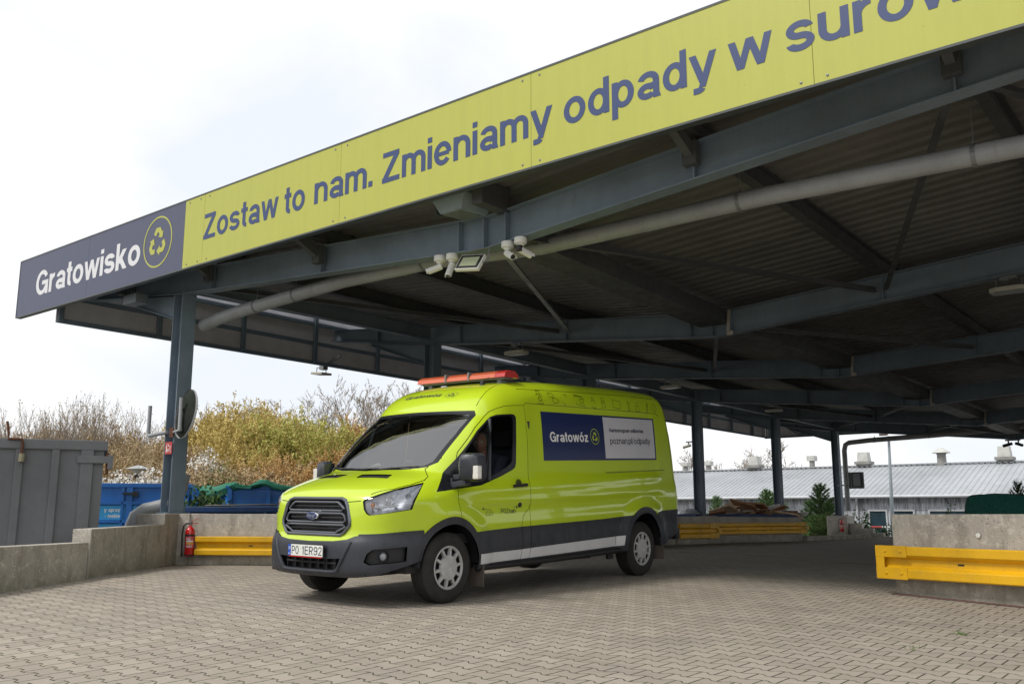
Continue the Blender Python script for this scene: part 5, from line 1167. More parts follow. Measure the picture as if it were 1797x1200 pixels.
longpipe('thin dark drain pipe along the far edge under the canopy', [(-13.56, 38.5, .9), (-13.56, 38.5, 3.35), (-13.50, 38.5, 3.58), (-13.35, 38.5, 3.66), (-12.52, 38.5, 3.72), (-10.05, 38.5, 3.80), (-8.9, 38.5, 3.85), (-6.9, 38.5, 3.98), (-2, 38.5, 4.0)], .10, (3.9, 6.0, 9))
# ---------------------------------------------------------------- lamps and cameras under the canopy
def cctv(label, x, y, z, aim, dome=False, dark=False):
    t = thing('security_camera', label, 'camera', (x, y, z), 'security cameras under the first girder')
    q = MB(); q.lathe([(0, 0), (.075, -.004), (.078, -.012), (.078, -.068), (.066, -.082), (0, -.084)], (x, y, z), n=20); q.build('junction_box', M_WHITE, t, smooth=True)
    d = Vector(aim).normalized(); b0 = Vector((x, y, z-.084)); b1 = b0+Vector((0, 0, -.07)); c0 = b1+d*.03
    q = MB(); q.lathe([(.05, 0), (.042, -.02), (.022, -.03), (.022, -.075)], b0, n=14); q.tube([b0+Vector((0, 0, -.05)), b1, c0], .020, 10); q.build('camera_mount', M_WHITE, t, smooth=True)
    q = MB(); q.tube([c0-d*.06, c0-d*.055, c0+d*.125, c0+d*.13], [.03, .038, .040, .036], 16); q.build('camera_body', M_WHITE, t, smooth=True)
    q = MB(); u = Vector((0, 0, 1)); r = d.cross(u).normalized(); uu = r.cross(d); vs_ = []
    for dd in (-.05, .155): vs_ += [c0+d*dd+(r*math.cos(a)+uu*math.sin(a))*.045 for a in np.linspace(-.3, PI+.3, 9)]
    q.add(vs_, [(i, i+1, 10+i, 9+i) for i in range(8)]); q.build('sun_shield', M_WHITE, t, smooth=True)
    q = MB(); q.lathe([(0, .131), (.03, .131), (.034, .128)], c0, d, 16); q.build('lens', M_BLACK, t)
    if dark: q = MB(); q.lathe([(.036, 0), (.04, -.01), (.04, -.06), (.03, -.075), (0, -.08)], b0+Vector((.0, -.02, -.02)), n=16); q.build('sensor_dome', M_BLACK, t, smooth=True)
gzb = lambda x: zbot(0, x)
cctv('white bullet camera pointing left, leftmost under the first girder', -8.03, 8.42, gzb(-8.03), (-.75, -.62, -.38))
cctv('white camera pointing down, between the bullet camera and the floodlight', -7.82, 8.42, gzb(-7.82), (.05, -.45, -.9))
cctv('white bullet camera pointing right, right of the floodlight', -6.90, 8.42, gzb(-6.9), (.80, -.35, -.45))
cctv('white camera with a black dome, rightmost under the first girder', -6.70, 8.42, gzb(-6.70), (.3, .8, -.3), dark=True)
t = thing('floodlight', 'square led floodlight between the white cameras on the first girder', 'floodlight', (-7.36, 8.3, 3.9)); fc = Vector((-7.36, 8.26, 3.885)); fR = Matrix.Rotation(.06, 3, 'Y')@Matrix.Rotation(-.55, 3, 'X')@Matrix.Rotation(.10, 3, 'Z')
q = MB(); q.box(fc, (.36, .05, .24), M=fR); q.build('lamp_housing', M_WHITE, t, bevel=.008)
q = MB(); q.box(fc+fR@Vector((0, -.027, 0)), (.335, .004, .215), M=fR); q.build('lamp_frame', M_BLACK, t)
q = MB(); q.box(fc+fR@Vector((0, -.030, 0)), (.255, .003, .145), M=fR); q.build('lamp_glass', mat('led_panel', (.42, .46, .30), .25, var=.12, vs=30), t)
q = MB(); q.tube([fc+fR@Vector((-.19, 0, 0)), fc+fR@Vector((-.19, .07, .08)), (-7.36-.19, 8.4, gzb(-7.36)), (-7.36+.19, 8.4, gzb(-7.36)), fc+fR@Vector((.19, .07, .08)), fc+fR@Vector((.19, 0, 0))], .010, 6); q.build('lamp_bracket', M_GREY, t)
t = thing('area_lamp', 'large boxy grey lamp housing between the yellow sign and the first girder', 'lamp', (-7.35, 8.1, 4.6))
zt_ = 4.76; q = MB()
vs_ = [(-7.70, 7.90, zt_), (-7.16, 7.90, zt_), (-7.10, 8.40, zt_), (-7.64, 8.40, zt_), (-7.70, 7.90, zt_-.09), (-7.16, 7.90, zt_-.09), (-7.10, 8.40, zt_-.09), (-7.64, 8.40, zt_-.09), (-7.61, 7.97, zt_-.27), (-7.26, 7.97, zt_-.27), (-7.20, 8.38, zt_-.27), (-7.55, 8.38, zt_-.27)]
q.add(vs_, [(0, 1, 2, 3), (0, 4, 5, 1), (1, 5, 6, 2), (2, 6, 7, 3), (3, 7, 4, 0), (4, 8, 9, 5), (5, 9, 10, 6), (6, 10, 11, 7), (7, 11, 8, 4), (8, 11, 10, 9)]); q.build('lamp_housing', mat('blue_grey_lamp_housing', (.20, .25, .28), .45, var=.25), t, bevel=.008)
q = MB(); q.prism([(-7.56, 8.02), (-7.30, 8.02), (-7.25, 8.34), (-7.51, 8.34)], zt_-.278, zt_-.270); q.build('lamp_glass', mat('dull_glass', (.14, .155, .12), .3, var=.1), t)
q = MB(); q.box((-6.98, 8.20, zt_-.12), (.16, .52, .30)); q.build('ballast_box', M_PURL, t, bevel=.006)
q = MB(); q.box((-7.72, 8.05, zt_-.12), (.03, .10, .26)); q.build('lamp_bracket', M_PURL, t)
t = thing('junction_box', 'grey cable box with three dark cables beside the front left column', 'junction box', (-15.0, 8.1, 4.5))
q = MB(); q.box((-15.02, 8.1, 4.50), (.42, .22, .16)); q.build('box_housing', mat('grey_lamp_housing', (.15, .175, .19), .45, var=.15), t, bevel=.01)
q = MB()
for i in range(5): q.lathe([(.02, 0), (.02, .03), (0, .03)], (-15.17+i*.075, 8.05, 4.58), n=10)
q.build('cable_gland', M_GREY, t)
q = MB()
for i in range(3): q.tube([(-15.14+i*.09, 8.05, 4.60), (-15.13+i*.09, 8.04, 4.72), (-15.07+i*.08, 8.1, 4.86), (-15.02+i*.07, 8.2, 4.98)], .016, 6)
q.build('cable', M_BLACK, t, smooth=True)
def bay(label, x, k, dz=.10):
    y = GY[k]; z = zbot(k, x); t = thing('hanging_lamp', label, 'lamp', (x, y, z), 'lamps hung below the girders')
    q = MB(); q.box((x, y, z-.02), (.22, .08, .04)); q.box((x-.05, y, z-.035), (.10, .10, .05)); q.tube([(x-.17, y, z-.03), (x-.17, y, z-.06-dz)], .008, 5); q.tube([(x+.17, y, z-.03), (x+.17, y, z-.06-dz)], .008, 5); q.build('lamp_bracket', M_GREY, t)
    q = MB(); q.prism([(x-.15, y-.16), (x+.15, y-.16), (x+.25, y-.10), (x+.25, y+.10), (x+.15, y+.16), (x-.15, y+.16), (x-.25, y+.10), (x-.25, y-.10)], z-.14-dz, z-.075-dz); q.build('lamp_housing', mat('pale_lamp_housing', (.45, .43, .36), .5, var=.1), t, bevel=.012)
    q = MB(); q.box((x, y, z-.143-dz), (.36, .22, .004)); q.build('lamp_glass', mat('dull_glass'), t)
bay('pale lamp hung below the second girder, above the light bar of the van', -11.73, 1); bay('pale lamp hung below the second girder near the right edge', -2.62, 1)
bay('pale lamp hung below the third girder, above the rear half of the van', -11.6, 2); bay('small pale lamp hung below the fourth girder', -11.5, 3); bay('small pale lamp hung below the third girder near the right edge', -2.9, 2)
t = thing('hanging_lamp', 'floodlight hung outside the left edge of the canopy against the sky', 'lamp', (-17.7, 14.6, 4.3), 'lamps hung below the girders')
q = MB(); q.beam((-17.2, 14.6, 4.60), (-17.75, 14.55, 4.36), .05, .05); q.box((-17.70, 14.5, 4.33), (.16, .14, .10)); q.tube([(-17.95, 14.5, 4.36), (-17.95, 14.5, 4.22)], .012, 5); q.tube([(-17.60, 14.5, 4.34), (-17.60, 14.5, 4.19)], .012, 5); q.beam((-17.95, 14.5, 4.355), (-17.6, 14.5, 4.345), .02, .02); q.build('lamp_bracket', M_GREY, t)
q = MB(); q.box((-17.78, 14.5, 4.19), (.44, .30, .055), M=Matrix.Rotation(.10, 3, 'Y')); q.build('lamp_housing', mat('pale_lamp_housing'), t, bevel=.012)
for nm, x, y in (('pair of small dark cameras hung at the far left edge of the canopy', -17.4, 32.6), ('small dark cameras hung under the far girder at the right edge', -7.2, 38.0)):
    z = 3.55 if x < -10 else 3.45; t = thing('security_camera', nm, 'camera', (x, y, z)); q = MB(); q.box((x, y, z), (.5, .08, .05))
    q.tube([(x-.15, y, z-.02), (x-.15, y, z-.12)], .03, 6); q.tube([(x+.18, y, z-.02), (x+.18, y, z-.12)], .03, 6); q.build('camera_mount', M_GREY, t)
    q = MB(); q.tube([(x-.02, y-.05, z-.13), (x-.30, y-.2, z-.22)], .055, 8); q.tube([(x+.10, y-.05, z-.13), (x+.34, y-.2, z-.22)], .055, 8); q.build('camera_body', M_BLACK if x > -10 else mat('pale_lamp_housing'), t)
t = thing('square_mirror_box', 'square dark box on a bracket beside the farthest column', 'box', (-13.1, 38.4, 2.1))
q = MB(); q.box((-13.10, 38.35, 2.12), (.60, .12, .66)); q.build('box_housing', mat('dark_grey_box', (.07, .075, .075), .5, var=.2), t, bevel=.02)
q = MB(); q.box((-13.28, 38.28, 2.12), (.02, .02, .6)); q.box((-13.05, 38.27, 2.14), (.28, .03, .50)); q.tube([(-13.28, 38.3, 1.95), (-14.0, 38.7, 1.93)], .03, 6); q.build('box_bracket', M_GREY, t)
# small white disc for the pale round spot on the right wall
q = MB(); q.lathe([(0, .006), (.022, .004), (.025, 0)], (-2.37, 10.405, .64), Vector((-.29, -.957, 0)), 16); tag(q.build('white_disc', M_WHITE), 'small round white disc on the concrete wall at the right', 'plate')
# ---------------------------------------------------------------- skips and containers
def rust_spots(mb, f, n, seed): pass
def skip(name, label, a, b, depth, z0, z1, m, ribs, cat='skip', rim=.14, group=None, ribw=.10, side=1, lower=None, doors_=None):
    """a-b is the front face seen from the camera; depth goes back"""
    A, B = Vector(a), Vector(b); d = (B-A).normalized(); n = Vector((-d.y, d.x))*side; L = (B-A).length; t = thing(name, label, cat, (A.x, A.y, z0), group)
    q = MB(); th = .05
    def wl(p, r, nn): q.prism([tuple(p), tuple(r), tuple(r+nn*th), tuple(p+nn*th)], z0, z1-.02)
    wl(A, B, n); C_, D_2 = A+n*depth, B+n*depth; wl(C_, D_2, -n)
    q.prism([tuple(A+n*th), tuple(A+n*th+d*th), tuple(C_-n*th+d*th), tuple(C_-n*th)], z0, z1-.02); q.prism([tuple(B+n*th), tuple(B+n*th-d*th), tuple(D_2-n*th-d*th), tuple(D_2-n*th)], z0, z1-.02)
    q.prism([tuple(A+n*th+d*th), tuple(B+n*th-d*th), tuple(D_2-n*th-d*th), tuple(C_-n*th+d*th)], z0, z0+.15); q.build('skip_body', m, t)
    q = MB(); o_ = .045; P_ = [A-n*o_-d*o_, B-n*o_+d*o_, D_2+n*o_+d*o_, C_+n*o_-d*o_]; I_ = [A+n*.10+d*.10, B+n*.10-d*.10, D_2-n*.10-d*.10, C_-n*.10+d*.10]
    for i in range(4): j = (i+1) % 4; q.prism([tuple(P_[i]), tuple(P_[j]), tuple(I_[j]), tuple(I_[i])], z1-rim, z1)
    q.build('top_rim', m, t, bevel=.015)
    for s_ in ribs:
        q = MB(); p = A+d*s_; q.prism([tuple(p-n*.045), tuple(p+d*ribw-n*.045), tuple(p+d*(ribw)+n*.01), tuple(p+n*.01)], z0, z1-rim-.002); q.build('rib', m, t, bevel=.012)
    return t, A, B, d, n, L
t, A, B, d, n, L = skip('grey_skip', 'large grey steel waste container behind the low concrete wall at the left edge', (-15.15, 2.29), (-12.90, 6.66), 2.2, YARD, 1.87, M_GREYC, [.2, 1.1, 2.0, 2.9, 3.80, 4.25])
def lp(s_, off, z): p = A+d*s_-n*off; return (p.x, p.y, z)
q = MB(); q.beam(lp(4.70, .02, YARD), lp(4.70, .02, 1.73), .16, .05, up=(n.x, n.y, 0)); q.build('corner_post', M_GREYC, t)
for z in (1.60, .42):
    q = MB(); q.box(lp(L-.12, .055, z), (.44, .03, .10), math.atan2(d.y, d.x)); q.box(lp(L+.09, .02, z-.03), (.07, .12, .20), math.atan2(d.y, d.x)); q.build('hinge', M_GREYC, t, bevel=.006)
    q = MB(); q.tube([lp(L+.05, .02, z-.20), lp(L+.05, .02, z+.10)], .022, 8); q.build('hinge_pin', M_RUST, t)
q = MB(); q.tube([lp(3.66, .03, 2.10), lp(3.69, .05, 1.94), lp(3.70, .06, 1.86), lp(3.86, .07, 1.86), lp(3.88, .07, 1.80), lp(3.87, .07, 1.66)], .018, 7); q.build('latch_hook', M_RUST, t, smooth=True)
q = MB(); q.tube([lp(3.88, .075, 1.66), lp(3.88, .08, 1.55)], .04, 10); q.build('padlock', mat('dull_brass', (.22, .20, .13), .5, var=.2), t)
for s_, z in ((3.3, 1.0), (2.4, .9)):
    q = MB(); P_ = [lp(s_, .003, z+.15), lp(s_+.05, .003, z+.10), lp(s_+.035, .003, z), lp(s_+.05, .003, z-.12), lp(s_-.02, .003, z-.05), lp(s_-.015, .003, z+.06)]; q.poly3(P_); q.build('rust_patch', mat('rust_stain', (.12, .085, .055), .8, var=.3, vs=20), t)
# blue container with posters
a1 = at(px(130), 21.6); b1 = at(px(330), 22.2)
t, A, B, d, n, L = skip('blue_skip', 'bright blue container with light blue posters left of the steel column', a1, b1, 2.3, YARD, zat(848, 22.0), M_BLUEC, [.02, 2.55], rim=.10, ribw=.16)
zt = zat(848, 22.0)
def lp2(s_, off, z): p = A+d*s_-n*off; return (p.x, p.y, z)
ppm = L/(200.)      # metres of wall per photo column
S_ = lambda u: (u-130)*ppm
q = MB(); q.beam(lp2(S_(225), .03, YARD), lp2(S_(225), .03, zt-.10), .13, .05, up=(n.x, n.y, 0)); q.beam(lp2(S_(213), .03, YARD), lp2(S_(213), .03, zt-.10), .05, .04, up=(n.x, n.y, 0)); q.build('door_post', M_BLUEC, t)
for z in (zat(882, 22), zat(914, 22)): q = MB(); q.beam(lp2(.1, .02, z), lp2(L-.1, .02, z), .06, .07); q.build('cross_rail', M_BLUEC, t)
for z, nm in ((zat(866, 22), 'a'),):
    q = MB(); q.box(lp2(S_(223), .09, z), (.26, .05, .05), math.atan2(d.y, d.x)); q.box(lp2(S_(235), .08, z-.01), (.12, .05, .12), math.atan2(d.y, d.x)); q.build('door_latch', M_BLACK, t)
M_POST = mat('light_blue_poster', (.03, .30, .60), .5, var=.08)
for u0, u1, v0, v1 in ((165, 218, 887, 913), (231, 284, 887, 913), (165, 216, 919, 940), (231, 284, 919, 940)):
    q = MB(); q.add([lp2(S_(u0), .012, zat(v1, 22)), lp2(S_(u1), .012, zat(v1, 22)), lp2(S_(u1), .012, zat(v0, 22)), lp2(S_(u0), .012, zat(v0, 22))], [(0, 1, 2, 3)]); po = q.build('poster', M_POST, t)
q = MB(); F2 = lambda u, v: lp2(S_(u), .017, zat(v, 22))
htext(q, 'y sprzęt,', 182, 214, -897.5, 6.5, lambda x, y: F2(x, -y)); htext(q, '- meble', 184, 210, -908, 6.5, lambda x, y: F2(x, -y)); htext(q, 'PO', 234, 246, -927, 5, lambda x, y: F2(x, -y))
q.build('poster_lettering', M_WHITE, t)
q = MB(); q.add([F2(231, 913.5), F2(247, 913.5), F2(247, 901), F2(231, 901)], [(0, 1, 2, 3)]); q.build('white_notice', M_WHITE, t)
# blue container further right with green net
a1 = at(px(398), 21.0); b1 = at(px(640), 21.6); zt = zat(852, 21)
t, A, B, d, n, L = skip('blue_skip', 'blue container half hidden by the van nose with a green net over it', a1, b1, 2.3, YARD, zt, M_BLUEC, [.0, .84, 1.75], rim=.07, ribw=.10)
a2 = at(px(355), 24.0)
q = MB(); q.prism([tuple(a2), tuple(at(px(398), 21.15)), tuple(at(px(404), 21.15)), tuple(at(px(362), 24.2))], YARD, zat(867, 22.5)); q.build('side_wall', M_BLUEC, t)
q = MB(); q.add([(*at(px(378), 22.0), zat(v, 22.0)) for v in (868, 863)]+[(*at(px(397), 21.1), zat(v, 21.0)) for v in (868, 862)], [(0, 2, 3, 1)]); q.build('white_notice', M_WHITE, t)
gn = MB(); random.seed(3)
M_NET = mat('green_net', (.02, .16, .10), .9, var=.45, vs=30, bump=.6, bs=50)
path = [(348, 880, 23.6, .30), (352, 872, 23.4, .33), (360, 866, 23.0, .26), (375, 864, 22.2, .22), (390, 861, 21.6, .18), (399, 855, 21.1, .13), (410, 851, 21.0, .09), (425, 853, 21.0, .06), (440, 852, 21.0, .06), (455, 847, 21.1, .10), (468, 846, 21.1, .10), (480, 852, 21.1, .08), (495, 855, 21.1, .06), (530, 856, 21.1, .06)]
gn.tube([(*at(px(u), dd), zat(v, dd)-.02) for u, v, dd, r in path], [r*.8 for *_x, r in path], 10)
gn.v = [(v[0]+random.uniform(-.03, .03), v[1]+random.uniform(-.03, .03), v[2]+random.uniform(-.03, .03)) for v in gn.v]
tag(gn.build('green_net', M_NET, smooth=True), 'green net bunched over the rim of the blue container left of the van', 'net')
# dark blue container right behind the wall
t, A, B, d, n, L = skip('dark_blue_skip', 'dark navy container just behind the concrete wall and guard rail', at(px(330), 17.6), at(px(640), 16.9), 2.2, YARD, zat(888.5, 17.1), M_BLUED, [.02, 1.55, 2.9], rim=.10, ribw=.06)
q = MB(); q.tube([(*at(px(360), 17.3), zat(887, 17.3)), (*at(px(520), 16.9), zat(884.5, 16.9))], .018, 6); q.build('cover_rod', M_BLACK, t)
# far skips under the columns
t, A, B, d, n, L = skip('dark_blue_skip', 'low dark navy container under the heap of scrap wood beyond the far wall', (-14.4, 27.6), (-11.75, 28.6), 2.0, YARD, .80, M_BLUED, [.5, 1.5], rim=.14)
t, A, B, d, n, L = skip('dark_blue_skip', 'dark container with a pale bag, seen just right of the tail of the van', (-15.6, 25.8), (-13.98, 26.2), 1.8, YARD, .80, M_BLUED, [.5], rim=.14)
q = MB(); q.lathe([(0, 0), (.30, .0), (.36, .10), (.25, .2), (.1, .23), (0, .24)], (-14.35, 26.6, .72), n=10); q.v = [(v[0]+random.uniform(-.03, .03), v[1]+random.uniform(-.03, .03), v[2]+random.uniform(-.03, .03)) for v in q.v]; tag(q.build('plastic_bag', mat('pale_bag', (.40, .40, .42), .5, var=.3, vs=10), smooth=True), 'pale plastic bag in the dark container right of the van', 'bag')
random.seed(11)
wc = [(.36, .19, .10), (.55, .40, .26), (.24, .11, .06), (.52, .50, .46), (.42, .27, .16)]
wn_ = ['reddish brown', 'light brown', 'dark brown', 'greyish', 'tan']
for i in range(26):
    k = i % 5; f = random.random(); x = -13.95+1.95*f+random.uniform(-.1, .1); hpk = .80+.30*math.exp(-((f-.42)/.30)**2); z = random.uniform(.74, hpk); L_ = random.uniform(.5, 1.2); R3 = Matrix.Rotation(random.uniform(-.5, .5), 3, 'Z')@Matrix.Rotation(random.uniform(-.35, .35), 3, 'Y')@Matrix.Rotation(random.uniform(-.6, .6), 3, 'X')
    q = MB(); q.box((x, 28.2+.37*(x+13)+random.uniform(-.1, .7), z), (L_, random.uniform(.2, .5), random.uniform(.02, .06)), M=R3)
    tag(q.build('wood_board', mat('scrap_wood_%s' % wn_[k].replace(' ', '_'), wc[k], .8, var=.25, vs=6)), '%s board in the heap of scrap wood beyond the far wall' % wn_[k], 'board', 'boards in the heap of scrap wood')
# dark green tarpaulin mound behind the right wall
t_ = MB(); x0_, y0_ = at(px(1690), 15.2); x1_, y1_ = at(px(1990), 13.6); Lt = math.hypot(x1_-x0_, y1_-y0_); dx_, dy_ = (x1_-x0_)/Lt, (y1_-y0_)/Lt; vs_ = []; nu, nv = 46, 20
for i in range(nu+1):
    u = i/nu*Lt
    e_ = min(1, math.sqrt(max(0, 1-(1-min(u/.22, 1))**2)))
    for j in range(nv+1):
        a = PI*j/nv; hh = (zat(869.5, 15)+.02*math.sin(u*3)+.012*math.sin(u*9+j)-(-.6))*(e_*.6+.4 if u < .22 else 1)
        zz = -.6+hh*min(1, 1.25*math.sin(a)**.6); rr2 = .75*math.cos(a)*(1 if u > .1 else .85)*e_
        vs_.append((x0_+dx_*u-dy_*(rr2), y0_+dy_*u+dx_*(rr2)+.3, zz))
t_.add(vs_, [(i*(nv+1)+j, i*(nv+1)+j+1, (i+1)*(nv+1)+j+1, (i+1)*(nv+1)+j) for i in range(nu) for j in range(nv)]+[tuple(range(nv+1))])
tag(t_.build('tarpaulin', mat('dark_green_net', (.006, .085, .065), .85, var=.4, vs=40, bump=.7, bs=90), smooth=True), 'dark green tarpaulin mound behind the concrete wall at the right edge', 'tarpaulin')
# ---------------------------------------------------------------- far plinth, steps
q = MB().prism([(-14.5, 38.55), (-13.66, 38.55), (-13.66, 39.4), (-14.5, 39.4)], YARD-.05, .70); tag(q.build('concrete_plinth', M_CONC2, bevel=.02), 'pale concrete plinth under the farthest steel column', 'concrete block')
for k in (1, 2, 3, 4):
    y = GY[k]; q = MB().prism([(XC-.4, y-.35), (XC+.4, y-.35), (XC+.4, y+.35), (XC-.4, y+.35)], YARD-.05, ZB[k]-.01); tag(q.build('concrete_plinth', M_CONC, bevel=.02), 'concrete plinth under the %s steel column from the front' % ('second', 'third', 'fourth', 'fifth')[k-1], 'concrete block')
for x0_, x1_, z1_, nm in ((-13.64, -13.12, .40, 'tallest'), (-13.11, -12.68, .20, 'middle'), (-12.67, -12.28, .03, 'lowest')):
    q = MB().prism([(x0_, 38.7), (x1_, 38.7), (x1_, 38.95), (x0_, 38.95)], YARD-.05, z1_); tag(q.build('concrete_step_block', M_CONC2, bevel=.012), '%s of the three pale stepped blocks right of the farthest column' % nm, 'concrete block', 'pale stepped blocks')
q = MB().prism([(-12.27, 38.5), (-6, 38.5), (-6, 38.8), (-12.27, 38.8)], YARD-.05, -.10); tag(q.build('concrete_kerb', M_CONC2, bevel=.012), 'pale kerb beyond the far end of the paved yard', 'kerb')
# ---------------------------------------------------------------- long shed
def shedwall_fn(b, p):
    g = b.pos((1, 1, 1)); base = b.mix(b.ramp(b.noise(g, .8, 4), .3, .7), (.66, .68, .72), (.50, .52, .57))
    sp = b.n.new('ShaderNodeSeparateXYZ'); b.l.new(b.pos(), sp.inputs[0]); top = b.ramp(sp.outputs[2], .3, 1.6, .25, 1)
    st = b.noise(b.pos((2.6, 1, .35)), 1.5, 6, .75); base = b.mix(b.m('MULTIPLY', b.ramp(st, .44, .60, 0, 1), top), base, (.13, .14, .17))
    st2 = b.noise(b.pos((11, 1, .6)), 1.5, 4, .7); base = b.mix(b.m('MULTIPLY', b.ramp(st2, .46, .60, 0, .9), top), base, (.12, .13, .155))
    base = b.mix(b.ramp(b.noise(g, 6, 4, .7), .56, .68, 0, .4), base, (.16, .16, .17)); b.l.new(base, p.inputs['Base Color'])
M_SHW = mat('streaked_shed_wall', rough=.85, var=0, fn=shedwall_fn); M_SHR = mat('pale_metal_roofing', var=0, rough=.6, fn=dirtymetal((.40, .42, .44), .03, .8, .55))
shed = thing('long_shed', 'long low white shed with a pale ribbed metal roof beyond the canopy', 'building', (-16, 50, YARD))
BX0, BX1, BY0, BYR, BY1, ZE, ZR_ = -52.0, 12.0, 48.0, 53.0, 58.0, 1.70, 3.34
q = MB(); q.box(((BX0+BX1)/2, BY0+.1, (YARD+ZE)/2), (BX1-BX0, .2, ZE-YARD)); q.box(((BX0+BX1)/2, BY1-.1, (YARD+ZE)/2), (BX1-BX0, .2, ZE-YARD))
for x in (BX0+.1, BX1-.1): q.add([(x, BY0, YARD), (x, BY1, YARD), (x, BY1, ZE), (x, BYR, ZR_-.05), (x, BY0, ZE)], [(0, 1, 2, 3, 4)])
wl_ = q.build('wall', M_SHW, shed)
q = MB(); n_ = int((BX1-BX0)/.28); prof = [(0, 0), (.18, 0), (.205, .035), (.255, .035)]; xs_ = []
for i in range(n_): xs_ += [(BX0+i*.28+a, h) for a, h in prof]
for ya, za, yb, zb_ in ((BY0-.35, ZE-.05, BYR, ZR_), (BY1+.35, ZE-.05, BYR, ZR_)):
    q.add([(x, y, z+h) for x, h in xs_ for y, z in ((ya, za), (yb, zb_))], [(2*i, 2*i+1, 2*i+3, 2*i+2) for i in range(len(xs_)-1)])
rf = q.build('roof', M_SHR, shed)
q = MB(); q.beam((BX0, BYR, ZR_+.05), (BX1, BYR, ZR_+.05), .4, .06); q.build('ridge_cap', M_SHR, rf)
q = MB(); q.tube([(BX0, BY0-.42, ZE-.10), (BX1, BY0-.42, ZE-.10)], .075, 8); q.build('gutter', mat('pale_gutter', (.52, .54, .57), .5, var=.1), shed, smooth=True)
M_VNT = mat('weathered_vent', (.24, .235, .22), .6, var=.3, vs=3)
for x, h, ty in ((-28.8, .60, 1), (-27.2, .62, 1), (-24.1, .75, 0), (-20.58, .72, 1), (-17.6, .75, 0), (-13.52, .84, 2), (-10.47, .78, 0), (-9.2, .6, 1)):
    q = MB(); z = ZR_+.04
    if ty == 0: q.prism([(x-.34, BYR-.34), (x+.34, BYR-.34), (x+.34, BYR+.34), (x-.34, BYR+.34)], z, z+.10); q.prism([(x-.42, BYR-.42), (x+.42, BYR-.42), (x+.42, BYR+.42), (x-.42, BYR+.42)], z+.08, z+.24); vs_ = [(x+sx*r, BYR+sy*r, zz) for zz, r in ((z+.24, .30), (z+h, .26)) for sx, sy in ((-1, -1), (1, -1), (1, 1), (-1, 1))]; q.add(vs_, [(0, 1, 5, 4), (1, 2, 6, 5), (2, 3, 7, 6), (3, 0, 4, 7), (4, 5, 6, 7)], 1)
    elif ty == 1: q.lathe([(.16, -.1), (.15, h*.55)], (x, BYR, z), n=12); q.box((x, BYR, z+h*.72), (.46, .46, h*.40), mi=1)
    else: q.lathe([(.24, -.1), (.22, .5), (.26, .5), (.26, .56)], (x, BYR, z), n=16); q.lathe([(.46, .56), (.44, .60), (.12, .82), (0, .84)], (x, BYR, z), n=16, mi=1)
    q.build('roof_vent', [M_VNT, mat('pale_vent_cap', (.50, .50, .47), .5, var=.15)], rf)
M_WIN = mat('dark_window_glass', (.03, .055, .07), .15, var=.3, vs=2)
for x0_, x1_, z0_, z1_ in ((-15.86, -15.00, YARD+.1, .93), (-14.80, -13.70, YARD+.1, .93), (-13.0, -11.3, .2, .93), (-19.83, -18.6, .1, .72)):
    q = MB(); c = ((x0_+x1_)/2, BY0-.02, (z0_+z1_)/2); w_, h_ = x1_-x0_, z1_-z0_
    for s_ in (-1, 1): q.box((c[0]+s_*(w_/2), BY0-.03, c[2]), (.08, .08, h_+.08)); q.box((c[0], BY0-.03, c[2]+s_*h_/2), (w_-.08, .08, .08))
    f_ = q.build('window', mat('pale_frame', (.50, .52, .54), .5, var=.1), shed); q = MB(); q.box((c[0], BY0-.012, c[2]), (w_-.06, .02, h_-.06)); q.build('pane', M_WIN, f_)
q = MB(); q.tube([(-16.30, BY0-.42, ZE-.12), (-16.36, BY0-.30, ZE-.32), (-16.42, BY0-.08, ZE-.50), (-16.42, BY0-.08, YARD)], .055, 8); q.build('downpipe', mat('pale_gutter'), shed, smooth=True)
q = MB()
for x in np.arange(BX0+2, BX1, 2.4): q.box((x, BY0-.002, .1), (.025, .01, ZE+1.3))
q.box(((BX0+BX1)/2, BY0-.003, .93), (BX1-BX0, .01, .03)); q.build('wall_joint', mat('joint_grey', (.22, .23, .25), .8, var=.1), wl_)
# street lamp, park lamp, barrier
t = thing('street_lamp', 'slim pale street lamp standing in front of the long shed', 'street lamp', (-13.1, 43, YARD))
q = MB(); q.tube([(-13.27, 43, YARD), (-13.12, 43, 4.2)], [.10, .055], 12); q.build('lamp_pole', mat('pale_pole', (.42, .48, .52), .4, var=.1), t, smooth=True)
q = MB(); q.box((-13.22, 42.8, 4.33), (.36, .55, .10), M=Matrix.Rotation(.35, 3, 'X')); q.build('lamp_head', mat('lamp_head_brown', (.14, .11, .09), .5, var=.1), t, bevel=.03)
t = thing('park_lamp', 'park lamp with a flat cap above the blossoming bushes at the left', 'park lamp', (*at(px(238), 32), YARD))
x_, y_ = at(px(238), 32); zl = zat(822, 32)
q = MB(); q.tube([(x_, y_, YARD), (x_, y_, zl-.42)], .05, 10); q.build('lamp_pole', mat('pale_pole'), t, smooth=True)
q = MB(); q.lathe([(0, .02), (.10, .0), (.42, -.10), (.44, -.12), (0, -.11)], (x_, y_, zl+.10), n=20); q.build('lamp_cap', mat('lamp_cap_grey', (.30, .31, .30), .4, var=.1), t, smooth=True)
q = MB(); q.lathe([(.26, -.11), (.10, -.36)], (x_, y_, zl+.10), n=16); q.build('lamp_shade', mat('lamp_shade_glass', (.42, .42, .40), .3, var=.1), t, smooth=True)
q = MB(); q.lathe([(.14, -.30), (.11, -.40), (.05, -.46), (.05, -.52)], (x_, y_, zl+.10), n=14); q.build('lamp_collar', M_BLACK, t, smooth=True)
t = thing('barrier', 'red and white tubular barrier in front of the shed door', 'barrier', (-14, 44, 0))
q = MB()
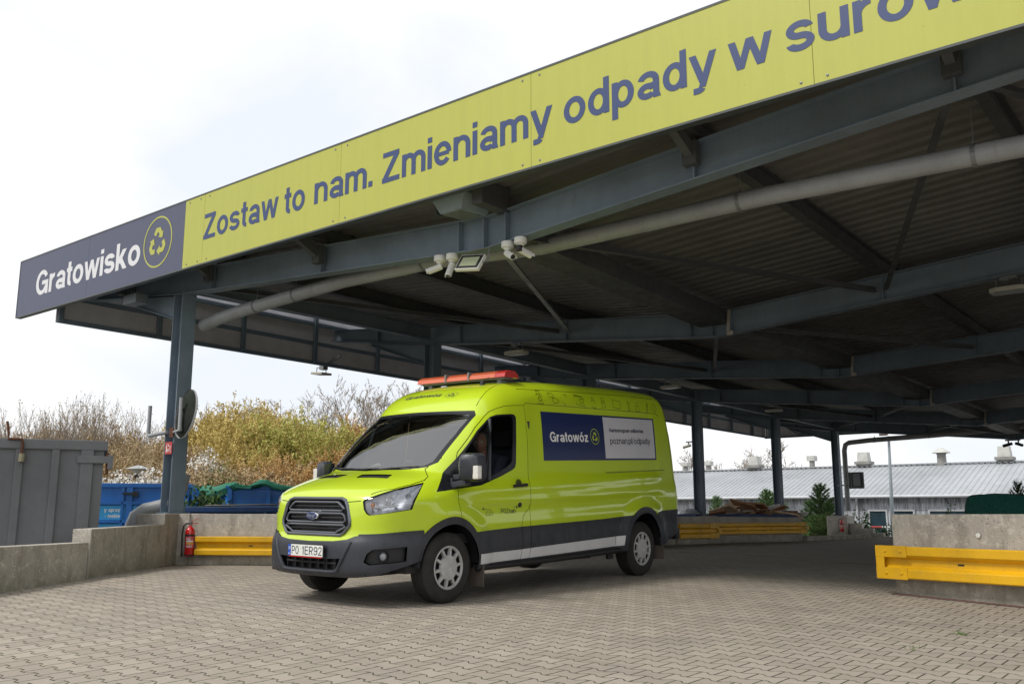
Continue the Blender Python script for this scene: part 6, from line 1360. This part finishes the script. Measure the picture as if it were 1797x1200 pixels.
for i in range(5): q.tube([(-15.0+i*.5, 44, .17 if i not in (0, ) else .17), (-14.5+i*.5, 44, .17)], .05, 8, mi=i % 2)
for x in (-15.0, -12.5): q.tube([(x, 44, YARD), (x, 44, .17)], .05, 8)
q.build('barrier_tube', [mat('barrier_white', (.7, .7, .7), .5), mat('barrier_red', (.5, .03, .03), .5)], t)
# ---------------------------------------------------------------- vegetation
M_BARK = mat('bark', (.11, .085, .06), .9, var=.35, vs=6, bump=.4, bs=20); M_BARKG = mat('grey_bark', (.17, .145, .12), .9, var=.3, vs=6)
def leafmat(name, c, c2, tr=.25):
    def fn(b, p):
        g = b.n.new('ShaderNodeNewGeometry'); r = b.n.new('ShaderNodeObjectInfo'); n1 = b.noise(b.pos(), .9, 3, .6)
        x = b.mix(g.outputs['Random Per Island'], c, c2); x = b.mix(b.ramp(n1, .35, .65, 0, .45), x, tuple(v*.55 for v in c)); b.l.new(x, p.inputs['Base Color']); p.inputs['Roughness'].default_value = .8
    return mat(name, rough=.8, var=0, fn=fn)
ML = {'yellow': leafmat('yellow_green_buds', (.47, .36, .09), (.66, .52, .19)), 'bright': leafmat('fresh_green_buds', (.38, .40, .07), (.58, .58, .19)), 'orange': leafmat('orange_twigs', (.46, .27, .09), (.66, .44, .18)),
      'tan': leafmat('tan_twigs', (.38, .27, .14), (.56, .44, .26)), 'grey': leafmat('grey_twigs', (.24, .20, .16), (.40, .34, .28)), 'white': leafmat('white_blossom', (.80, .78, .72), (.90, .88, .84)),
      'dark': leafmat('dark_leaves', (.03, .075, .02), (.06, .12, .03)), 'olive': leafmat('olive_leaves', (.10, .13, .035), (.20, .21, .07)), 'pine': leafmat('pine_needles', (.07, .15, .05), (.15, .26, .09)), 'laurel': leafmat('laurel_leaves', (.09, .19, .04), (.18, .30, .08))}
def ribbon(mb, p, q, w, mi=0, rnd=random):
    d = (q-p); 
    if d.length < 1e-5: return
    r = d.orthogonal().normalized(); r = Matrix.Rotation(rnd.random()*PI, 3, d)@r; r *= w/2
    mb.add([p-r, p+r, q+r*.4, q-r*.4], [(0, 1, 2, 3)], mi)
def gen_tree(seed, H, spread, trunkR, levels, kids, twigs, budn, budsize, lean=0.0, stems=1, stemspread=.3, upward=.35, tw=.014, start=.2):
    """returns (trunk MB, crown MB): limbs as tubes, twigs as thin ribbons with buds"""
    R = random.Random(seed); tr, cr = MB(), MB()
    def rv(): return Vector((R.gauss(0, 1), R.gauss(0, 1), R.gauss(0, 1))).normalized()
    def limb(p, d, L, r, lv):
        n = 4; pts = [p]; dd = d.copy()
        for i in range(n): dd = (dd+rv()*.16+Vector((0, 0, upward*.25))).normalized(); pts.append(pts[-1]+dd*L/n)
        if lv < levels: tr.tube(pts, [r*(1-.6*i/n) for i in range(n+1)], 5 if lv else 7, cap=False)
        else:
            for a, b_ in zip(pts[:-1], pts[1:]): ribbon(cr, a, b_, max(tw*1.6, r*1.4), 0, R)
        if lv < levels:
            for k in range(kids[lv]):
                f = start+(1-start)*(k+R.random())/kids[lv]; i = min(n-1, int(f*n)); b0 = pts[i].lerp(pts[i+1], f*n-i)
                ax = (pts[i+1]-pts[i]).normalized(); side = (rv()-ax*rv().dot(ax)); side = (side-ax*side.dot(ax)).normalized()
                nd = (ax*(1-spread)+side*spread+Vector((0, 0, upward*.4))).normalized(); limb(b0, nd, L*(.62-.25*f)*(R.uniform(.8, 1.2)), r*(1-.55*f)*.5, lv+1)
        else:
            for k in range(twigs):
                f = R.random(); i = min(n-1, int(f*n)); b0 = pts[i].lerp(pts[i+1], f*n-i); ax = (pts[i+1]-pts[i]).normalized()
                nd = (ax*.6+rv()*.6+Vector((0, 0, upward*.7))).normalized(); tl = L*R.uniform(.25, .6); e = b0+nd*tl; ribbon(cr, b0, e, tw, 0, R)
                for _ in range(budn):
                    c = b0.lerp(e, R.uniform(.2, 1)); a1_ = rv()*budsize*R.uniform(.5, 1.2); a2_ = rv().cross(a1_).normalized()*budsize*.55
                    cr.add([c, c+a1_+a2_, c+a1_*1.6, c+a1_-a2_], [(0, 1, 2, 3)], 1)
    for s_ in range(stems):
        a = 2*PI*s_/stems+R.random(); d0 = Vector((math.cos(a)*stemspread*(stems > 1)*R.uniform(.3, 1), math.sin(a)*stemspread*(stems > 1)*R.uniform(.3, 1), 1)).normalized()
        limb(Vector((math.cos(a)*.2*(stems > 1), math.sin(a)*.2*(stems > 1), 0)), d0, H*R.uniform(.62, .75), trunkR, 0)
    zm = max([v[2] for v in cr.v]); k = H/zm
    for m_ in (tr, cr): m_.v = [(v[0]*k, v[1]*k, v[2]*k) for v in m_.v]
    return tr, cr
def mk(name, label, cat, group, mbs, mats_t, mats_c, loc, rz=0, sc=1):
    t = thing(name, label, cat, group=group, local=True); a = mbs[0].build('trunk', mats_t, t); b_ = mbs[1].build('crown', mats_c, t); t.location = loc; t.rotation_euler.z = rz; t.scale = (sc,)*3 if not isinstance(sc, tuple) else sc; return t
def place(proto, loc, rz, sc, label=None, group=None):
    c = copy_tree(proto); c.location = loc; c.rotation_euler.z = rz; c.scale = sc if isinstance(sc, tuple) else (sc,)*3
    if label: c['label'] = label
    if group: c['group'] = group
    return c
random.seed(21)
bare = [mk('bare_tree', 'x', 'tree', 'bare grey trees behind the thicket', gen_tree(100+i, 8.0, .50, .11, 3, (9, 6, 5), 5, 1, .035, upward=.35, tw=.020), M_BARKG, [ML['grey'], ML['tan']], (0, 0, -50)) for i in range(3)]
spray = [mk('bare_tree', 'x', 'tree', 'bare trees with sparse catkins at the left', gen_tree(140+i, 7.5, .40, .06, 2, (13, 6), 4, 1, .05, upward=.75, tw=.014, stems=2, stemspread=.2, start=.3), M_BARKG, [ML['grey'], ML['tan']], (0, 0, -50)) for i in range(2)]
def bush(seed, H, den=1.0, stems=9, bud=3, bs=.05, tw=.022, sp=.42): return gen_tree(seed, H, .38, .035, 2, (int(11*den), int(8*den)), 6, bud, bs, upward=.55, tw=tw, stems=stems, stemspread=sp, start=.12)
will = [mk('willow', 'x', 'tree', 'w', bush(200+i, 6.0, 1.1, 10, 4, .06), M_BARK, [ML['yellow'], ML['yellow']], (0, 0, -50)) for i in range(2)]
wilb = [mk('willow', 'x', 'tree', 'w', bush(220+i, 6.0, 1.1, 10, 5, .06), M_BARK, [ML['yellow'], ML['bright']], (0, 0, -50)) for i in range(1)]
oran = [mk('orange_willow', 'x', 'shrub', 'o', bush(240+i, 5.0, 1.15, 11, 3, .05), M_BARK, [ML['orange'], ML['orange']], (0, 0, -50)) for i in range(2)]
tanb = [mk('brown_thicket_shrub', 'x', 'shrub', 't', bush(260+i, 5.0, 1.1, 10, 3, .05), M_BARK, [ML['tan'], ML['tan']], (0, 0, -50)) for i in range(2)]
protos = []
def put(pl, u, v, d, label, group, rz=None, wide=1.0):
    p = random.choice(pl); H = zat(v, d)-YARD; h0 = {id(x): h for x, h in HH}[id(p)] if 0 else p['_h']; k = H/h0; x, y = at(px(u), d)
    c = place(p, (x, y, YARD), random.uniform(0, 6.28) if rz is None else rz, (k*wide, k*wide, k), label, group); del c['_h']; return c
for pl, h in ((bare, 8.0), (spray, 7.5), (will, 6.0), (wilb, 6.0), (oran, 5.0), (tanb, 5.0)):
    for p in pl: p['_h'] = h
g1, g2 = 'bare grey trees behind the thicket', 'bare trees with catkins at the left'
for u, v, d in ((430, 690, 52), (600, 668, 50), (645, 662, 50), (690, 672, 52), (735, 685, 54), (780, 690, 55), (550, 690, 55), (380, 705, 54), (850, 700, 58), (300, 730, 52), (660, 680, 58), (500, 680, 58)): put(bare, u, v, d, 'bare grey tree rising behind the golden thicket', g1)
for u, v, d in ((20, 700, 40), (75, 676, 42), (120, 690, 44), (150, 682, 42), (205, 705, 44), (255, 700, 46), (-40, 690, 44), (50, 715, 50), (175, 720, 50), (230, 730, 42), (280, 720, 50), (-90, 700, 44), (100, 705, 47), (30, 725, 46), (140, 715, 46), (190, 712, 48)): put(spray, u, v, d, 'thin bare tree with sparse catkins above the grey container', g2)
for u, v, d in ((0, 760, 46), (50, 765, 44), (100, 755, 46), (150, 760, 44), (195, 750, 42), (225, 770, 38), (255, 760, 40), (280, 770, 37), (320, 745, 42), (345, 740, 45), (330, 770, 36), (-60, 750, 46), (30, 742, 48), (80, 738, 47), (125, 742, 47), (175, 738, 47), (215, 745, 46), (300, 752, 44)): put(tanb, u, v, d, 'brown leafless shrub of the thicket left of the steel column', 'brown shrubs left of the column', wide=1.2)
for u, v, d in ((400, 688, 42), (440, 700, 40), (375, 708, 43), (470, 718, 37), (415, 740, 35), (360, 750, 38), (455, 765, 33), (490, 712, 41), (425, 695, 44)): put(will, u, v, d, 'yellow green willow of the thicket just right of the steel column', 'yellow green willows')
for u, v, d in ((530, 708, 36), (505, 728, 36), (552, 728, 35), (570, 735, 37)): put(wilb, u, v, d, 'brightest fresh green willow in the middle of the thicket', 'fresh green willows')
for u, v, d in ((590, 718, 39), (625, 728, 38), (660, 735, 40), (700, 745, 42), (610, 775, 34), (575, 785, 33), (520, 790, 31), (490, 800, 30), (645, 790, 35), (540, 810, 29), (740, 770, 44), (790, 780, 46), (840, 790, 48)): put(oran, u, v, d, 'orange brown leafless willow beside the van windscreen', 'orange brown willows', wide=1.15)
for u, v, d in ((470, 815, 28), (430, 800, 30), (395, 790, 31), (360, 800, 29), (440, 830, 26), (400, 830, 27), (505, 830, 27)): put(tanb, u, v, d, 'low brown bush in front of the willows, above the blue containers', 'low brown bushes above the blue containers', wide=1.6)
for pl in (bare, spray, will, wilb, oran, tanb):
    for p in pl:
        for c in list(p.children): bpy.data.objects.remove(c)
        bpy.data.objects.remove(p)
# far right bare trees beyond the shed
bt2 = mk('bare_tree', 'bare round topped tree beyond the shed, left of the fifth column', 'tree', None, gen_tree(300, 9.0, .55, .14, 3, (8, 6, 5), 5, 1, .05, upward=.3, tw=.035), M_BARKG, [ML['grey'], ML['grey']], (*at(px(1352), 78), YARD), 0, (zat(772, 78)-YARD)/9)
place(bt2, (*at(px(1205), 72), YARD), 2, (zat(785, 72)-YARD)/9, 'bare tree beyond the shed close to the tail of the van'); place(bt2, (*at(px(1385), 84), YARD), 4, (zat(795, 84)-YARD)/9, 'smaller bare tree beyond the shed just right of the fifth column'); place(bt2, (*at(px(1325), 82), YARD), 5, (zat(800, 82)-YARD)/9, 'smaller bare tree beyond the shed, left of the round topped one')
# leafy blobs: many small leaves through a lumpy volume
def leafy(seed, W, D, H, n, size, lumps=9, stem=True, elong=1.7):
    R = random.Random(seed); tr, cr = MB(), MB(); cs = []
    for i in range(lumps):
        a = R.random()*6.28; r = R.random()**.5*.62; h = R.uniform(.25, .78); cs.append((Vector((math.cos(a)*r*W/2, math.sin(a)*r*D/2, h*H)), R.uniform(.20, .34)))
    for i in range(lumps): tr.tube([Vector((cs[i][0].x*.15, cs[i][0].y*.15, 0)), cs[i][0]*.5+Vector((0, 0, .05)), cs[i][0]], [.035, .025, .01], 5, cap=False)
    for i in range(n):
        c, rr3 = R.choice(cs); d = Vector((R.gauss(0, 1), R.gauss(0, 1), R.gauss(0, 1))).normalized()*(R.random()**.35)
        p = c+Vector((d.x*rr3*W, d.y*rr3*D, d.z*rr3*H)); 
        if p.z < 0: continue
        a1_ = (d*.7+Vector((R.gauss(0, .6), R.gauss(0, .6), R.gauss(0, .6)+.3))).normalized()*size*R.uniform(.6, 1.3); a2_ = a1_.orthogonal().normalized(); a2_ = Matrix.Rotation(R.random()*PI, 3, a1_)@a2_*size/elong/2
        cr.add([p, p+a1_*.5+a2_, p+a1_, p+a1_*.5-a2_], [(0, 1, 2, 3)], 1 if R.random() < .35 else 0)
    return tr, cr
def shrub(name, label, group, seed, u, v, d, W, n, size, mk1, mk2, base=None, cat='shrub', H=None, xy=None):
    x, y = xy if xy else at(px(u), d); z0 = YARD if base is None else base; H = H or (zat(v, d)-z0)
    return mk(name, label, cat, group, leafy(seed, W, W, H, n, size), M_BARK, [ML[mk1], ML[mk2]], (x, y, z0))
shrub('laurel_bush', 'dark green leafy bush just right of the foot of the front left column', None, 1, 334, 850, 19.5, 1.9, 4200, .10, 'dark', 'laurel')
shrub('laurel_bush', 'green leafy bush peeping between the column and the green net', None, 2, 352, 868, 20.5, 1.6, 3000, .10, 'dark', 'olive')
for i, (u, v, d, w_) in enumerate(((375, 805, 27, 2.6), (400, 815, 26, 3.0), (355, 820, 26, 2.4))): shrub('olive_bush', 'olive green bush behind the green net, right of the steel column', 'olive green bushes', 10+i, u, v, d, w_, 5200, .075, 'olive', 'tan')
def blossom(i, u, v, d, w_):
    x, y = at(px(u), d); H = zat(v, d)-YARD; R = random.Random(i); tr, cr = MB(), MB()
    for s_ in range(70):
        a = R.random()*6.28; rr3 = R.uniform(.1, 1)*w_/2; e = Vector((math.cos(a)*rr3, math.sin(a)*rr3, H*R.uniform(.75, 1.0)*(1-.25*(rr3/w_*2)**2))); b0 = Vector((e.x*.25, e.y*.25, 0)); m_ = b0.lerp(e, .55)+Vector((0, 0, .15*H)); 
        tr.tube([b0, m_, e], [.02, .013, .006], 4, cap=False)
        for k in range(42):
            f = R.uniform(.35, 1); p = (m_.lerp(e, (f-.35)/.65)); p = p+Vector((R.gauss(0, .07), R.gauss(0, .07), R.gauss(0, .07))); s2 = R.uniform(.018, .045)
            a1_ = Vector((R.gauss(0, 1), R.gauss(0, 1), R.gauss(0, 1))).normalized()*s2; a2_ = a1_.orthogonal().normalized()*s2; cr.add([p+a1_, p+a2_, p-a1_, p-a2_], [(0, 1, 2, 3)])
    return mk('blossoming_bush', 'white blossoming bush above the blue container by the park lamp', 'shrub', 'white blossoming bushes', (tr, cr), M_BARK, [ML['white']], (x, y, YARD))
for i, a_ in enumerate(((190, 832, 27, 2.2), (212, 818, 28, 2.0), (245, 822, 30, 1.6), (268, 812, 28, 2.0), (290, 818, 27, 1.8), (355, 775, 31, 1.6))): blossom(50+i, *a_)
# pines
def pine(seed, H, W, n=None):
    R = random.Random(seed); tr, cr = MB(), MB(); tr.tube([(0, 0, 0), (.02, 0, H*.5), (0, 0, H*.97)], [.09, .05, .012], 7)
    for k in range(int(H*34)):
        f = .05+.93*(k/(H*34)); z = f*H; L = W/2*(1-f)**.75*R.uniform(.65, 1.1)+.06; a = k*2.4+R.uniform(-.3, .3); d = Vector((math.cos(a), math.sin(a), .45+.5*f)); e = Vector((0, 0, z))+d.normalized()*L
        tr.tube([(0, 0, z), e], [.014, .006], 4, cap=False); nn = max(3, int(L/.075))
        for j in range(nn):
            c = Vector((0, 0, z)).lerp(e, (j+1)/nn); up = (d.normalized()+Vector((0, 0, .6))).normalized()
            for q_ in range(26):
                dr_ = (up+Vector((R.gauss(0, .55), R.gauss(0, .55), R.gauss(0, .4)))).normalized()*R.uniform(.08, .15); s2 = dr_.orthogonal().normalized()*.011; cr.add([c-s2, c+s2, c+dr_], [(0, 1, 2)], 1 if q_ % 3 == 0 else 0)
    for q_ in range(30):
        a = R.random()*6.28; c = Vector((0, 0, H*.97)); dr_ = Vector((math.cos(a)*.35, math.sin(a)*.35, 1))*.2; s2 = dr_.orthogonal().normalized()*.008; cr.add([c-s2, c+s2, c+dr_], [(0, 1, 2)])
    return tr, cr
pl_ = [mk('pine_tree', 'x', 'tree', None, pine(i, 2.6, 2.2), M_BARK, [ML['pine'], ML['laurel']], (0, 0, -50)) for i in (1, 2)]
def putp(i, x, y, ztop, label, w_=1.0, zb_=YARD): k = (ztop-zb_)/2.6; return place(pl_[i], (x, y, zb_), random.uniform(0, 6), (k*w_, k*w_, k), label)
def atY(u, Y): d = Y/(math.cos(YAW)+math.sin(YAW)*px(u)/1000); return (*at(px(u), d), d)
def pinepx(i, u, v, Y, label, w_=1.0): x, y, d = atY(u, Y); putp(i, x, y, zat(v, d), label, w_)
pinepx(0, 1441, 851, 42.3, 'tallest pine between the fifth and the farthest column', 1.1); pinepx(1, 1422, 880, 42.9, 'smaller pine left behind the tallest one', 1.0); pinepx(1, 1455, 884, 41.6, 'pine of middle height right in front of the tallest one', 1.1); pinepx(0, 1432, 905, 41.3, 'low bushy pine in front of the tallest one', 1.7)
pinepx(0, 1347, 862, 42.0, 'pine with twin tips above the right end of the scrap wood'); pinepx(1, 1362, 868, 43.0, 'pine close behind the fifth column'); pinepx(1, 1258, 872, 42.0, 'pine above the left end of the scrap wood', .9)
x_, y_ = at(px(1790), 22); putp(0, x_, y_, zat(848, 22), 'pine tip above the green tarpaulin at the right edge', .5)
for p in pl_:
    for c in list(p.children): bpy.data.objects.remove(c)
    bpy.data.objects.remove(p)
def shpx(label, seed, u, v, Y, W, n, size, a, b_): x, y, d = atY(u, Y); shrub('laurel_bush', label, None, seed, 0, 0, 0, W, n, size, a, b_, base=YARD, H=zat(v, d)-YARD, xy=(x, y))
shpx('light green leafy bush at the foot of the tallest pine', 31, 1448, 898, 40.9, 1.5, 3600, .08, 'laurel', 'olive'); shpx('light green leafy bush between the yellow rail and the far plinth', 32, 1424, 908, 40.9, 1.5, 3600, .08, 'laurel', 'olive')
shpx('small dark laurel behind the tallest stepped block', 33, 1505, 895, 40.6, .6, 800, .10, 'laurel', 'dark'); shpx('small dark laurel behind the middle stepped block', 34, 1519, 896, 40.7, .5, 700, .10, 'dark', 'laurel')
shpx('low dark laurel behind the lowest stepped block', 35, 1548, 920, 40.2, 1.1, 1700, .10, 'dark', 'laurel')
shrub('laurel_bush', 'small dark laurel above the concrete wall, left of the green tarpaulin', None, 36, 1672, 893, 20, .5, 600, .07, 'dark', 'laurel'); shrub('laurel_bush', 'tiny dark laurel above the concrete wall, further left of the green tarpaulin', None, 37, 1655, 893, 20.5, .35, 400, .07, 'dark', 'laurel')
# little weeds in the paving joints
gr = MB(); R = random.Random(4)
for cx2, cy2, r_, n_ in ((-2.02, 8.05, .07, 40), (-1.22, 7.3, .10, 120), (-2.12, 7.15, .09, 14)):
    for _ in range(n_):
        a = R.random()*6.28; q_ = R.random()*r_; p = Vector((cx2+math.cos(a)*q_, cy2+math.sin(a)*q_, 0)); p.z = G(p.x, p.y)+.002; d = Vector((R.gauss(0, .5), R.gauss(0, .5), .8)).normalized()*R.uniform(.02, .055); s2 = d.orthogonal().normalized()*.0025; gr.add([p-s2, p+s2, p+d], [(0, 1, 2)])
o = gr.build('weeds', mat('weed_green', (.10, .16, .03), .8)); tag(o, 'small green weeds growing in the joints of the paving', 'weeds', kind='stuff')
for o in list(bpy.data.objects):
    if '_h' in o.keys(): del o['_h']
